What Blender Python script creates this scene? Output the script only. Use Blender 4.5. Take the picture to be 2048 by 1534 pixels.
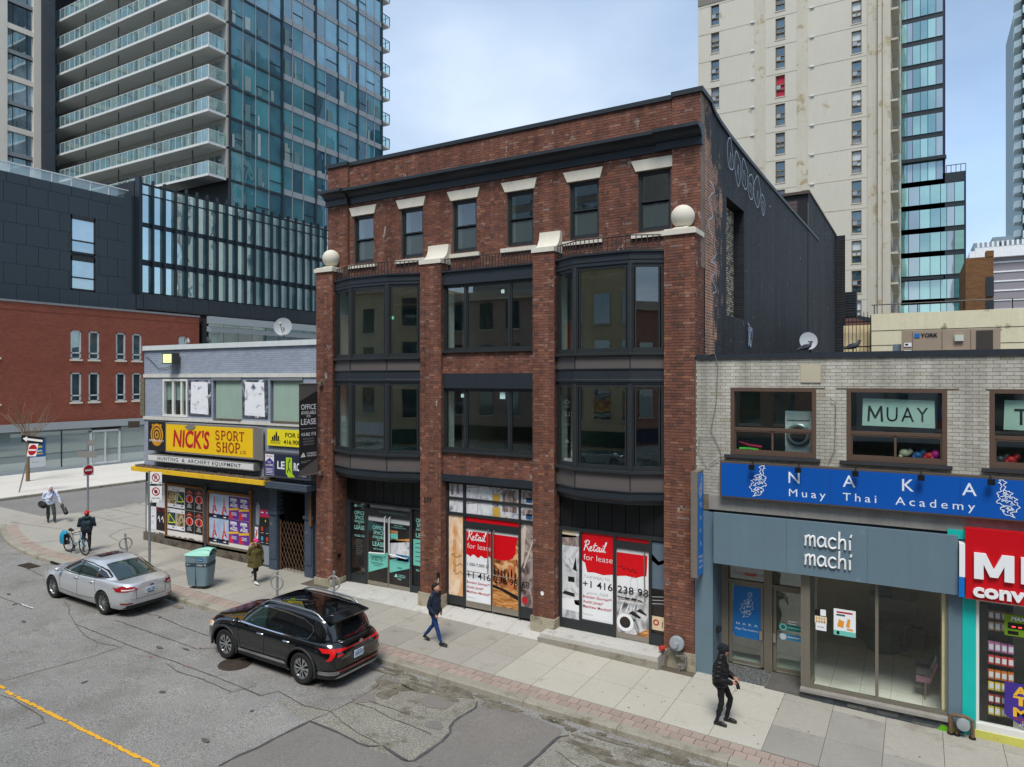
import bpy,bmesh,math,random
from math import sin,cos,pi,radians,sqrt,atan2,hypot
from mathutils import Vector,Matrix
from mathutils.bvhtree import BVHTree
random.seed(7)
sc=bpy.context.scene
for o in list(bpy.data.objects):bpy.data.objects.remove(o)
col=sc.collection
S=0.91  # layout units to metres, applied once to every mesh and location at the very end

# ------------------------------------------------------------------ camera, sky, sun, exposure
cd=bpy.data.cameras.new('camera');cam=bpy.data.objects.new('camera',cd);col.objects.link(cam)
cam.location=(19.905,-19.224,7.8);cam.rotation_euler=(radians(90),0,radians(30.286))
cd.sensor_width=36;cd.lens=1390/2048*36;cd.shift_y=-9/2048;cd.clip_start=.1;cd.clip_end=3000
sc.camera=cam
SUN_EL,SUN_AZ=58,163  # elevation, compass-like angle measured from +y clockwise (the light comes from behind the camera)
wd=bpy.data.worlds.new('World');sc.world=wd;wd.use_nodes=True
nt=wd.node_tree;nt.nodes.clear();N=nt.nodes.new;Lk=nt.links.new
out=N('ShaderNodeOutputWorld');sky=N('ShaderNodeTexSky');sky.sky_type='NISHITA';sky.sun_disc=False
sky.sun_elevation=radians(SUN_EL);sky.sun_rotation=radians(SUN_AZ);sky.air_density=1.0;sky.dust_density=.6;sky.ozone_density=1.3
b1=N('ShaderNodeBackground');b1.inputs['Strength'].default_value=.1;Lk(sky.outputs[0],b1.inputs['Color'])
tc=N('ShaderNodeTexCoord');sep=N('ShaderNodeSeparateXYZ');Lk(tc.outputs['Generated'],sep.inputs[0])
add=N('ShaderNodeMath');add.operation='ADD';add.inputs[1].default_value=.22;Lk(sep.outputs['Z'],add.inputs[0])
mx=N('ShaderNodeMath');mx.operation='MAXIMUM';mx.inputs[1].default_value=.06;Lk(add.outputs[0],mx.inputs[0])
dv=[]
for k in('X','Y'):
    d=N('ShaderNodeMath');d.operation='DIVIDE';Lk(sep.outputs[k],d.inputs[0]);Lk(mx.outputs[0],d.inputs[1]);dv.append(d)
cmb=N('ShaderNodeCombineXYZ');Lk(dv[0].outputs[0],cmb.inputs[0]);Lk(dv[1].outputs[0],cmb.inputs[1]);cmb.inputs[2].default_value=4.3
nz=N('ShaderNodeTexNoise');nz.inputs['Scale'].default_value=.55;nz.inputs['Detail'].default_value=7;nz.inputs['Roughness'].default_value=.52;Lk(cmb.outputs[0],nz.inputs['Vector'])
rp=N('ShaderNodeValToRGB');rp.color_ramp.elements[0].position=.34;rp.color_ramp.elements[0].color=(.12,.12,.12,1);rp.color_ramp.elements[1].position=.6;rp.color_ramp.elements[1].color=(.95,.95,.95,1)
Lk(nz.outputs['Fac'],rp.inputs[0])
nz2=N('ShaderNodeTexNoise');nz2.inputs['Scale'].default_value=.9;nz2.inputs['Detail'].default_value=6;nz2.inputs['Roughness'].default_value=.5;Lk(cmb.outputs[0],nz2.inputs['Vector'])
cc_=N('ShaderNodeValToRGB');cc_.color_ramp.elements[0].position=.36;cc_.color_ramp.elements[0].color=(.33,.45,.62,1);cc_.color_ramp.elements[1].position=.64;cc_.color_ramp.elements[1].color=(.7,.82,.97,1);Lk(nz2.outputs['Fac'],cc_.inputs[0])
b2=N('ShaderNodeBackground');Lk(cc_.outputs[0],b2.inputs['Color']);b2.inputs['Strength'].default_value=.52
ms=N('ShaderNodeMixShader');Lk(rp.outputs[0],ms.inputs[0]);Lk(b1.outputs[0],ms.inputs[1]);Lk(b2.outputs[0],ms.inputs[2]);Lk(ms.outputs[0],out.inputs[0])
sd=bpy.data.lights.new('sun','SUN');sd.energy=1.5;sd.angle=radians(21);sd.color=(1,.955,.89)
sun=bpy.data.objects.new('sun',sd);col.objects.link(sun);sun.location=(0,-40,60)
_a=radians(SUN_AZ);_d=Vector((sin(_a)*cos(radians(SUN_EL)),cos(_a)*cos(radians(SUN_EL)),sin(radians(SUN_EL))))
sun.rotation_euler=_d.to_track_quat('Z','Y').to_euler()
vs=sc.view_settings;vs.view_transform='Standard';vs.look='None';vs.exposure=1.14;vs.gamma=1;vs.use_curve_mapping=False
sc.cycles.use_denoising=True;sc.cycles.max_bounces=6;sc.cycles.transparent_max_bounces=8;sc.cycles.diffuse_bounces=3;sc.cycles.glossy_bounces=3
sc.cycles.caustics_reflective=False;sc.cycles.caustics_refractive=False

# ------------------------------------------------------------------ materials
MATS={}
def lin(c):  # sRGB 0-255 -> linear
    return tuple(((v/255)/12.92 if v/255<=.04045 else((v/255+.055)/1.055)**2.4)for v in c)
def M(name,c=None,rough=.7,metal=0.,var=.12,scale=3.,bump=0.,bscale=60.,spec=.4,coat=0.,emit=None,orand=0.,streak=0.,dirt=None,dscale=1.5,dlo=.55,dhi=.7):
    if name in MATS:return MATS[name]
    m=bpy.data.materials.new(name);m.use_nodes=True;MATS[name]=m
    n=m.node_tree;b=n.nodes['Principled BSDF'];new=n.nodes.new;lk=n.links.new
    b.inputs['Roughness'].default_value=rough;b.inputs['Metallic'].default_value=metal;b.inputs['Specular IOR Level'].default_value=spec
    if coat:b.inputs['Coat Weight'].default_value=coat;b.inputs['Coat Roughness'].default_value=.04
    m.diffuse_color=(*c,1)
    cur=None
    t=new('ShaderNodeTexCoord')
    if var or orand or streak or dirt:
        rgb=new('ShaderNodeRGB');rgb.outputs[0].default_value=(*c,1);cur=rgb.outputs[0]
    def scaleby(fac_socket,lo,hi,cur):
        mr=new('ShaderNodeMapRange');mr.inputs['From Min'].default_value=0.;mr.inputs['From Max'].default_value=1.;mr.inputs['To Min'].default_value=lo;mr.inputs['To Max'].default_value=hi;lk(fac_socket,mr.inputs[0])
        v=new('ShaderNodeVectorMath');v.operation='SCALE';lk(cur,v.inputs[0]);lk(mr.outputs[0],v.inputs['Scale']);return v.outputs[0]
    if var:
        for sc_,a in((scale,var*1.6),(scale*9,var)):
            z=new('ShaderNodeTexNoise');z.inputs['Scale'].default_value=sc_;z.inputs['Detail'].default_value=5;lk(t.outputs['Object'],z.inputs['Vector'])
            cur=scaleby(z.outputs['Fac'],1-a,1+a,cur)
    if streak:
        mp=new('ShaderNodeMapping');mp.inputs['Scale'].default_value=(6,6,.35);lk(t.outputs['Object'],mp.inputs[0])
        z=new('ShaderNodeTexNoise');z.inputs['Scale'].default_value=1.2;z.inputs['Detail'].default_value=6;lk(mp.outputs[0],z.inputs['Vector'])
        cur=scaleby(z.outputs['Fac'],1-streak,1+streak,cur)
    if orand:
        oi=new('ShaderNodeObjectInfo');cur=scaleby(oi.outputs['Random'],1-orand,1+orand,cur)
    if dirt:
        z=new('ShaderNodeTexNoise');z.inputs['Scale'].default_value=dscale;z.inputs['Detail'].default_value=8;z.inputs['Roughness'].default_value=.65;lk(t.outputs['Object'],z.inputs['Vector'])
        r=new('ShaderNodeMapRange');r.inputs['From Min'].default_value=dlo;r.inputs['From Max'].default_value=dhi;lk(z.outputs['Fac'],r.inputs[0])
        mxn=new('ShaderNodeMix');mxn.data_type='RGBA';lk(r.outputs[0],mxn.inputs['Factor']);lk(cur,mxn.inputs[6]);mxn.inputs[7].default_value=(*dirt,1);cur=mxn.outputs[2]
    if cur is None:b.inputs['Base Color'].default_value=(*c,1)
    else:lk(cur,b.inputs['Base Color'])
    if bump:
        z=new('ShaderNodeTexNoise');z.inputs['Scale'].default_value=bscale;z.inputs['Detail'].default_value=3;lk(t.outputs['Object'],z.inputs['Vector'])
        bp=new('ShaderNodeBump');bp.inputs['Strength'].default_value=bump;bp.inputs['Distance'].default_value=.02;lk(z.outputs['Fac'],bp.inputs['Height']);lk(bp.outputs[0],b.inputs['Normal'])
    if emit:b.inputs['Emission Color'].default_value=(*c,1);b.inputs['Emission Strength'].default_value=emit
    return m
def Mc(name,rgb,**k):return M(name,lin(rgb),**k)
def brickmat(name,stops,mode,white=0.,wcol=(.62,.6,.56),wscale=2.2,dark=None,rough=.85,bump=.25):
    """brick colour by island (joined wall) or by object (single bricks); white: old paint and efflorescence blotches"""
    m=bpy.data.materials.new(name);m.use_nodes=True;n=m.node_tree;b=n.nodes['Principled BSDF'];new=n.nodes.new;lk=n.links.new
    b.inputs['Roughness'].default_value=rough;b.inputs['Specular IOR Level'].default_value=.2
    t=new('ShaderNodeTexCoord');ge=new('ShaderNodeNewGeometry')
    src=ge.outputs['Random Per Island']if mode=='island' else new('ShaderNodeObjectInfo').outputs['Random']
    r=new('ShaderNodeValToRGB');cr=r.color_ramp
    while len(cr.elements)<len(stops):cr.elements.new(.5)
    for e,(p,c)in zip(cr.elements,stops):e.position=p;e.color=(*c,1)
    lk(src,r.inputs[0]);cur=r.outputs[0]
    z=new('ShaderNodeTexNoise');z.inputs['Scale'].default_value=.8;z.inputs['Detail'].default_value=6;lk(ge.outputs['Position'],z.inputs['Vector'])
    mr=new('ShaderNodeMapRange');mr.inputs['To Min'].default_value=.76;mr.inputs['To Max'].default_value=1.24;lk(z.outputs['Fac'],mr.inputs[0])
    v=new('ShaderNodeVectorMath');v.operation='SCALE';lk(cur,v.inputs[0]);lk(mr.outputs[0],v.inputs['Scale']);cur=v.outputs[0]
    z3=new('ShaderNodeTexNoise');z3.inputs['Scale'].default_value=26;z3.inputs['Detail'].default_value=4;lk(ge.outputs['Position'],z3.inputs['Vector'])
    mr3=new('ShaderNodeMapRange');mr3.inputs['To Min'].default_value=.75;mr3.inputs['To Max'].default_value=1.25;lk(z3.outputs['Fac'],mr3.inputs[0])
    v3=new('ShaderNodeVectorMath');v3.operation='SCALE';lk(cur,v3.inputs[0]);lk(mr3.outputs[0],v3.inputs['Scale']);cur=v3.outputs[0]
    mps=new('ShaderNodeMapping');mps.inputs['Scale'].default_value=(2.6,2.6,.22);lk(ge.outputs['Position'],mps.inputs[0])
    zs_n=new('ShaderNodeTexNoise');zs_n.inputs['Scale'].default_value=1.1;zs_n.inputs['Detail'].default_value=6;lk(mps.outputs[0],zs_n.inputs['Vector'])
    rs_n=new('ShaderNodeMapRange');rs_n.inputs['From Min'].default_value=.3;rs_n.inputs['From Max'].default_value=.7;rs_n.inputs['To Min'].default_value=.7;rs_n.inputs['To Max'].default_value=1.16;lk(zs_n.outputs['Fac'],rs_n.inputs[0])
    vs_n=new('ShaderNodeVectorMath');vs_n.operation='SCALE';lk(cur,vs_n.inputs[0]);lk(rs_n.outputs[0],vs_n.inputs['Scale']);cur=vs_n.outputs[0]
    if white:
        mp=new('ShaderNodeMapping');mp.inputs['Scale'].default_value=(1.0,1.0,.55);lk(ge.outputs['Position'],mp.inputs[0])
        za=new('ShaderNodeTexNoise');za.inputs['Scale'].default_value=wscale;za.inputs['Detail'].default_value=9;za.inputs['Roughness'].default_value=.72;lk(mp.outputs[0],za.inputs['Vector'])
        ra=new('ShaderNodeMapRange');ra.inputs['From Min'].default_value=.64-white*.12;ra.inputs['From Max'].default_value=.72-white*.1;ra.inputs['To Max'].default_value=.8;lk(za.outputs['Fac'],ra.inputs[0])
        mi=new('ShaderNodeMix');mi.data_type='RGBA';lk(ra.outputs[0],mi.inputs['Factor']);lk(cur,mi.inputs[6]);mi.inputs[7].default_value=(*wcol,1);cur=mi.outputs[2]
    lk(cur,b.inputs['Base Color'])
    bp=new('ShaderNodeBump');bp.inputs['Strength'].default_value=bump;bp.inputs['Distance'].default_value=.01;lk(z3.outputs['Fac'],bp.inputs['Height']);lk(bp.outputs[0],b.inputs['Normal'])
    return m
def glass(name,tint=(.62,.76,.73),base=.05,gain=1.,rough=0.,wave=0.,wscale=.6,milky=0.):
    if name in MATS:return MATS[name]
    m=bpy.data.materials.new(name);m.use_nodes=True;MATS[name]=m;n=m.node_tree;new=n.nodes.new;lk=n.links.new
    n.nodes.remove(n.nodes['Principled BSDF']);o=n.nodes['Material Output']
    tr=new('ShaderNodeBsdfTransparent');tr.inputs[0].default_value=(*tint,1)
    gl=new('ShaderNodeBsdfGlossy');gl.inputs['Roughness'].default_value=rough;gl.inputs['Color'].default_value=(.93,.98,1,1)
    lw=new('ShaderNodeLayerWeight');lw.inputs[0].default_value=.5;pw_=new('ShaderNodeMath');pw_.operation='POWER';pw_.inputs[1].default_value=4.5;lk(lw.outputs['Facing'],pw_.inputs[0])
    ma=new('ShaderNodeMath');ma.operation='MULTIPLY_ADD';ma.use_clamp=True;ma.inputs[1].default_value=.95*gain;ma.inputs[2].default_value=base+.04;lk(pw_.outputs[0],ma.inputs[0])
    if wave:
        t=new('ShaderNodeTexCoord');z=new('ShaderNodeTexNoise');z.inputs['Scale'].default_value=wscale;z.inputs['Detail'].default_value=1;lk(t.outputs['Object'],z.inputs['Vector'])
        bp=new('ShaderNodeBump');bp.inputs['Strength'].default_value=wave;bp.inputs['Distance'].default_value=.05;lk(z.outputs['Fac'],bp.inputs['Height']);lk(bp.outputs[0],gl.inputs['Normal'])
    mi=new('ShaderNodeMixShader');lk(ma.outputs[0],mi.inputs[0]);lk(tr.outputs[0],mi.inputs[1]);lk(gl.outputs[0],mi.inputs[2]);cur=mi.outputs[0]
    if milky:
        df_=new('ShaderNodeBsdfDiffuse');df_.inputs[0].default_value=(.62,.82,.82,1);m2=new('ShaderNodeMixShader');m2.inputs[0].default_value=milky;lk(cur,m2.inputs[1]);lk(df_.outputs[0],m2.inputs[2]);cur=m2.outputs[0]
    lk(cur,o.inputs[0])
    return m
def towerglass(name,c1,c2,refl=.35,wave=.12,wscale=.5,detail=1.6):
    """curtain-wall glass of far towers: reflective pane over a dim room that differs from pane to pane"""
    if name in MATS:return MATS[name]
    m=bpy.data.materials.new(name);m.use_nodes=True;MATS[name]=m;n=m.node_tree;new=n.nodes.new;lk=n.links.new
    b=n.nodes['Principled BSDF'];o=n.nodes['Material Output']
    ge=new('ShaderNodeNewGeometry');oi=new('ShaderNodeObjectInfo')
    z=new('ShaderNodeTexNoise');z.inputs['Scale'].default_value=detail;z.inputs['Detail'].default_value=5;lk(ge.outputs['Position'],z.inputs['Vector'])
    ad=new('ShaderNodeMath');ad.operation='MULTIPLY_ADD';ad.inputs[1].default_value=.65;lk(oi.outputs['Random'],ad.inputs[0]);lk(z.outputs['Fac'],ad.inputs[2])
    mr=new('ShaderNodeMapRange');mr.inputs['From Min'].default_value=.55;mr.inputs['From Max'].default_value=1.15;lk(ad.outputs[0],mr.inputs[0])
    mi=new('ShaderNodeMix');mi.data_type='RGBA';lk(mr.outputs[0],mi.inputs['Factor']);mi.inputs[6].default_value=(*c1,1);mi.inputs[7].default_value=(*c2,1)
    lk(mi.outputs[2],b.inputs['Base Color']);b.inputs['Roughness'].default_value=.6;b.inputs['Specular IOR Level'].default_value=0
    gl=new('ShaderNodeBsdfGlossy');gl.inputs['Roughness'].default_value=.02;gl.inputs['Color'].default_value=(.8,.95,1,1)
    zz=new('ShaderNodeTexNoise');zz.inputs['Scale'].default_value=wscale;zz.inputs['Detail'].default_value=2;lk(ge.outputs['Position'],zz.inputs['Vector'])
    bp=new('ShaderNodeBump');bp.inputs['Strength'].default_value=wave;bp.inputs['Distance'].default_value=.3;lk(zz.outputs['Fac'],bp.inputs['Height']);lk(bp.outputs[0],gl.inputs['Normal'])
    fr=new('ShaderNodeFresnel');fr.inputs['IOR'].default_value=1.6
    ma=new('ShaderNodeMath');ma.operation='MULTIPLY_ADD';ma.use_clamp=True;ma.inputs[1].default_value=1.;ma.inputs[2].default_value=refl;lk(fr.outputs[0],ma.inputs[0])
    ms_=new('ShaderNodeMixShader');lk(ma.outputs[0],ms_.inputs[0]);lk(b.outputs[0],ms_.inputs[1]);lk(gl.outputs[0],ms_.inputs[2]);lk(ms_.outputs[0],o.inputs[0])
    return m
def tiled(name,c,c2,bw,bh,mortar,axis='xz',rough=.8,bias=0.,msize=.012,bump=.3,var=.25):
    """small masonry far away: brick pattern as colour and fine relief"""
    if name in MATS:return MATS[name]
    m=bpy.data.materials.new(name);m.use_nodes=True;MATS[name]=m;n=m.node_tree;new=n.nodes.new;lk=n.links.new
    b=n.nodes['Principled BSDF'];b.inputs['Roughness'].default_value=rough;b.inputs['Specular IOR Level'].default_value=.2
    ge=new('ShaderNodeNewGeometry');sp=new('ShaderNodeSeparateXYZ');lk(ge.outputs['Position'],sp.inputs[0]);cb=new('ShaderNodeCombineXYZ')
    lk(sp.outputs[axis[0].upper()],cb.inputs[0]);lk(sp.outputs[axis[1].upper()],cb.inputs[1])
    br=new('ShaderNodeTexBrick');br.inputs['Scale'].default_value=1;br.inputs['Brick Width'].default_value=bw;br.inputs['Row Height'].default_value=bh;br.inputs['Mortar Size'].default_value=msize;br.inputs['Bias'].default_value=bias
    br.inputs['Color1'].default_value=(*c,1);br.inputs['Color2'].default_value=(*c2,1);br.inputs['Mortar'].default_value=(*mortar,1);lk(cb.outputs[0],br.inputs['Vector'])
    z=new('ShaderNodeTexNoise');z.inputs['Scale'].default_value=.7;z.inputs['Detail'].default_value=7;lk(ge.outputs['Position'],z.inputs['Vector'])
    mr=new('ShaderNodeMapRange');mr.inputs['To Min'].default_value=1-var;mr.inputs['To Max'].default_value=1+var;lk(z.outputs['Fac'],mr.inputs[0])
    v=new('ShaderNodeVectorMath');v.operation='SCALE';lk(br.outputs[0],v.inputs[0]);lk(mr.outputs[0],v.inputs['Scale']);lk(v.outputs[0],b.inputs['Base Color'])
    bp=new('ShaderNodeBump');bp.inputs['Strength'].default_value=bump;bp.inputs['Distance'].default_value=.015;bp.invert=True;lk(br.outputs['Fac'],bp.inputs['Height']);lk(bp.outputs[0],b.inputs['Normal'])
    m['vec']=1
    return m

# ------------------------------------------------------------------ mesh helpers
BASE={}  # world position of the empty (or mesh origin) that a part hangs from; None = part built in local coordinates
def root_of(o):
    return BASE.get(o.name,Vector((0,0,0)))
class MB:
    def __init__(s):s.v=[];s.f=[];s.m=[]
    def add(s,vs_,fs,m=0):
        k=len(s.v);s.v.extend([tuple(p)for p in vs_]);s.f.extend([tuple(i+k for i in f)for f in fs]);s.m.extend([m]*len(fs));return s
    def box(s,x0,x1,y0,y1,z0,z1,m=0,skip=''):
        v=[(x0,y0,z0),(x1,y0,z0),(x1,y1,z0),(x0,y1,z0),(x0,y0,z1),(x1,y0,z1),(x1,y1,z1),(x0,y1,z1)]
        F={'b':(0,3,2,1),'t':(4,5,6,7),'f':(0,1,5,4),'k':(2,3,7,6),'l':(3,0,4,7),'r':(1,2,6,5)}
        return s.add(v,[F[k]for k in 'btfklr' if k not in skip],m)
    def quad(s,a,b,c,d,m=0):return s.add([a,b,c,d],[(0,1,2,3)],m)
    def poly(s,pts,m=0):return s.add(pts,[tuple(range(len(pts)))],m)
    def prism(s,base,top,m=0,caps=True):
        n=len(base);F=[(i,(i+1)%n,n+(i+1)%n,n+i)for i in range(n)]
        if caps:F+=[tuple(range(n))[::-1],tuple(range(n,2*n))]
        return s.add(list(base)+list(top),F,m)
    def extr_y(s,pts,y0,y1,m=0):  # pts (x,z) counter-clockwise seen from -y
        return s.prism([(x,y1,z)for x,z in pts],[(x,y0,z)for x,z in pts],m)
    def extr_x(s,pts,x0,x1,m=0):  # pts (y,z)
        return s.prism([(x0,y,z)for y,z in pts],[(x1,y,z)for y,z in pts],m)
    def extr_z(s,pts,z0,z1,m=0):
        return s.prism([(x,y,z0)for x,y in pts],[(x,y,z1)for x,y in pts],m)
    def tube(s,pts,r,n=8,m=0,cap=True,closed=False):
        pts=[Vector(p)for p in pts];L=len(pts);rr=r if isinstance(r,(list,tuple))else[r]*L
        V=[];up=None
        for i,p in enumerate(pts):
            if closed:d=(pts[(i+1)%L]-pts[i-1])
            else:d=(pts[min(i+1,L-1)]-pts[max(i-1,0)])
            d.normalize()
            if up is None:
                up=Vector((0,0,1))if abs(d.z)<.9 else Vector((1,0,0))
            a=d.cross(up)
            if a.length<1e-5:a=d.cross(Vector((.3,1,.2)))
            a.normalize();b=a.cross(d);b.normalize();up=b
            V+=[p+a*(rr[i]*cos(2*pi*k/n))+b*(rr[i]*sin(2*pi*k/n))for k in range(n)]
        F=[];R=L if closed else L-1
        for i in range(R):
            j=(i+1)%L
            F+=[(i*n+k,j*n+k,j*n+(k+1)%n,i*n+(k+1)%n)for k in range(n)]
        if cap and not closed:F+=[tuple(range(n)),tuple(range((L-1)*n,L*n))[::-1]]
        return s.add(V,F,m)
    def lathe(s,prof,c=(0,0,0),n=24,m=0,axis='z',cap=True):
        V=[];c=Vector(c)
        for r,h in prof:
            for k in range(n):
                a=2*pi*k/n;p=(r*cos(a),r*sin(a),h)
                if axis=='y':p=(p[0],p[2],p[1])
                if axis=='x':p=(p[2],p[0],p[1])
                V.append(c+Vector(p))
        F=[]
        for i in range(len(prof)-1):F+=[(i*n+k,i*n+(k+1)%n,(i+1)*n+(k+1)%n,(i+1)*n+k)for k in range(n)]
        if cap:F+=[tuple(range(n))[::-1],tuple(range((len(prof)-1)*n,len(prof)*n))]
        return s.add(V,F,m)
    def ball(s,c,r,n=20,k=12,m=0,sc_=(1,1,1)):
        prof=[(max(1e-4,sin(pi*i/k)),-cos(pi*i/k))for i in range(k+1)]
        V=[];F=[]
        for a,h in prof:
            for j in range(n):V.append((c[0]+r*sc_[0]*a*cos(2*pi*j/n),c[1]+r*sc_[1]*a*sin(2*pi*j/n),c[2]+r*sc_[2]*h))
        for i in range(k):F+=[(i*n+j,i*n+(j+1)%n,(i+1)*n+(j+1)%n,(i+1)*n+j)for j in range(n)]
        return s.add(V,F,m)
    def frame_y(s,x0,x1,z0,z1,w,y0,y1,m=0,bot=None):  # rectangular ring in a wall that faces -y
        b=w if bot is None else bot
        s.box(x0,x0+w,y0,y1,z0,z1,m);s.box(x1-w,x1,y0,y1,z0,z1,m)
        s.box(x0+w,x1-w,y0,y1,z1-w,z1,m);s.box(x0+w,x1-w,y0,y1,z0,z0+b,m);return s
    def grid(s,fn,nu,nv,m=0):
        V=[fn(i/nu,j/nv)for j in range(nv+1)for i in range(nu+1)]
        return s.add(V,[(j*(nu+1)+i,j*(nu+1)+i+1,(j+1)*(nu+1)+i+1,(j+1)*(nu+1)+i)for j in range(nv)for i in range(nu)],m)
    def mesh(s,name,off=Vector((0,0,0)),fn=None):
        me=bpy.data.meshes.new(name)
        V=s.v
        if fn:V=[fn(*p)for p in V]
        me.from_pydata([(p[0]-off.x,p[1]-off.y,p[2]-off.z)for p in V],[],s.f)
        me.polygons.foreach_set('material_index',s.m);return me
    def build(s,name,mat,parent=None,smooth=None,at=None,fn=None,fix=False,kind=None,label=None):
        base=Vector((0,0,0))
        if parent is not None:
            rb=root_of(parent);base=Vector((0,0,0))if rb is None else rb
        o_at=Vector(at)if at is not None else(base if parent is not None else Vector((0,0,0)))
        local=parent is not None and root_of(parent)is None
        if local and at is None:o_at=Vector((0,0,0))
        me=s.mesh(name,o_at,fn)
        for mm in(mat if isinstance(mat,(list,tuple))else[mat]):me.materials.append(mm)
        if fix:
            bm=bmesh.new();bm.from_mesh(me);bmesh.ops.recalc_face_normals(bm,faces=bm.faces);bm.to_mesh(me);bm.free()
        if smooth is not None:
            me.polygons.foreach_set('use_smooth',[True]*len(me.polygons));me.set_sharp_from_angle(angle=radians(smooth))
        return link(name,me,parent,o_at-base if not local else o_at,o_at,kind,label)
def link(name,me,parent=None,loc=(0,0,0),world=None,kind=None,label=None):
    o=bpy.data.objects.new(name,me);col.objects.link(o);o.location=loc
    if parent is not None:
        o.parent=parent;BASE[o.name]=None if root_of(parent)is None else(Vector(world)if world is not None else root_of(parent)+Vector(loc))
    else:BASE[o.name]=Vector(loc)
    if kind:o['kind']=kind
    if label:o['label']=label
    return o
def tag(o,label,cat,group=None,kind=None):
    o['label']=label;o['category']=cat
    if group:o['group']=group
    if kind:o['kind']=kind
    return o
def thing(name,label,cat,loc=(0,0,0),group=None,rotz=None):
    o=bpy.data.objects.new(name,None);col.objects.link(o);o.location=loc;o.empty_display_size=.3
    BASE[o.name]=Vector(loc)
    if rotz is not None:o.rotation_euler=(0,0,rotz);BASE[o.name]=None
    return tag(o,label,cat,group)
def copy_tree(o,parent=None):
    c=o.copy();col.objects.link(c);c.parent=parent
    BASE[c.name]=BASE.get(o.name)
    for ch in list(o.children):copy_tree(ch,c)
    return c
# ------------------------------------------------------------------ flat print: lettering and shapes on signs
_TX={}
def text2d(s,bold=0.,shear=0.,space=1.):
    k=(s,bold,shear,space)
    if k in _TX:return _TX[k]
    cu=bpy.data.curves.new('lettering','FONT');cu.body=s;cu.size=1.;cu.offset=bold;cu.shear=shear;cu.space_character=space;cu.resolution_u=3;cu.fill_mode='FRONT'
    ob=bpy.data.objects.new('lettering',cu);me=bpy.data.meshes.new_from_object(ob)
    V=[(v.co.x,v.co.y)for v in me.vertices];F=[tuple(p.vertices)for p in me.polygons]
    bpy.data.objects.remove(ob);bpy.data.curves.remove(cu);bpy.data.meshes.remove(me)
    xs=[a for a,b in V]or[0];V=[(a-min(xs),b)for a,b in V]
    _TX[k]=(V,F,max(xs)-min(xs));return _TX[k]
class Print:
    def __init__(s,o,u=(1,0,0),v=(0,0,1),n=(0,-1,0),e=.004):
        s.o=Vector(o);s.u=Vector(u);s.w=Vector(v);s.n=Vector(n);s.e=e;s.l=1;s.mb=MB();s.mats=[];s.k=0
    def mi(s,m):
        if m not in s.mats:s.mats.append(m)
        return s.mats.index(m)
    def P(s,a,b,l=None):return s.o+s.u*a+s.w*b+s.n*(s.e*(s.l if l is None else l))
    def up(s):s.l+=1;return s
    def poly(s,pts,m):s.mb.poly([s.P(a,b)for a,b in pts],s.mi(m));return s
    def rect(s,a0,b0,a1,b1,m):return s.poly([(a0,b0),(a1,b0),(a1,b1),(a0,b1)],m)
    def ell(s,a,b,ra,rb,m,n=24,t0=0,t1=2*pi):return s.poly([(a+ra*cos(t0+(t1-t0)*i/n),b+rb*sin(t0+(t1-t0)*i/n))for i in range(n)],m)
    def ring(s,a,b,r0,r1,m,n=28,ky=1.):
        for i in range(n):
            t,q=2*pi*i/n,2*pi*(i+1)/n
            s.poly([(a+r0*cos(t),b+ky*r0*sin(t)),(a+r1*cos(t),b+ky*r1*sin(t)),(a+r1*cos(q),b+ky*r1*sin(q)),(a+r0*cos(q),b+ky*r0*sin(q))],m)
        return s
    def stroke(s,pts,w,m):
        for(a,b),(c,d)in zip(pts,pts[1:]):
            L=hypot(c-a,d-b)or 1e-6;x,y=-(d-b)/L*w/2,(c-a)/L*w/2;ex,ey=(c-a)/L*w*.3,(d-b)/L*w*.3
            s.k=(s.k+1)%60;ll=s.l+s.k*.012  # each segment a hair above the last, never in one plane
            s.mb.poly([s.P(*q,l=ll)for q in((a+x-ex,b+y-ey),(a-x-ex,b-y-ey),(c-x+ex,d-y+ey),(c+x+ex,d+y+ey))],s.mi(m))
        return s
    def text(s,t,a,b,h,m,bold=0.,shear=0.,space=1.,al='l',wide=1.,fit=None):
        V,F,L=text2d(t,bold,shear,space);k=h/.729
        kx=k*wide if fit is None else fit/max(L,1e-6)
        off={'l':0,'c':-L*kx/2,'r':-L*kx}[al]
        s.mb.add([s.P(a+off+x*kx,b+y*k)for x,y in V],F,s.mi(m));return s
    def board(s,a0,b0,a1,b1,th,m):  # the panel itself: front face at layer 0, th thick
        P=[s.o+s.u*a+s.w*b for a,b in((a0,b0),(a1,b0),(a1,b1),(a0,b1))];Q=[p-s.n*th for p in P]
        s.mb.add(P+Q,[(0,1,2,3),(7,6,5,4),(1,0,4,5),(2,1,5,6),(3,2,6,7),(0,3,7,4)],s.mi(m));return s
    def build(s,name,parent=None,**k):return s.mb.build(name,s.mats,parent,**k)

def g(x):return-.02*x  # the street falls gently to the right
def gz(off=0.):return lambda x,y,z:(x,y,z+g(x)+off)
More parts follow.
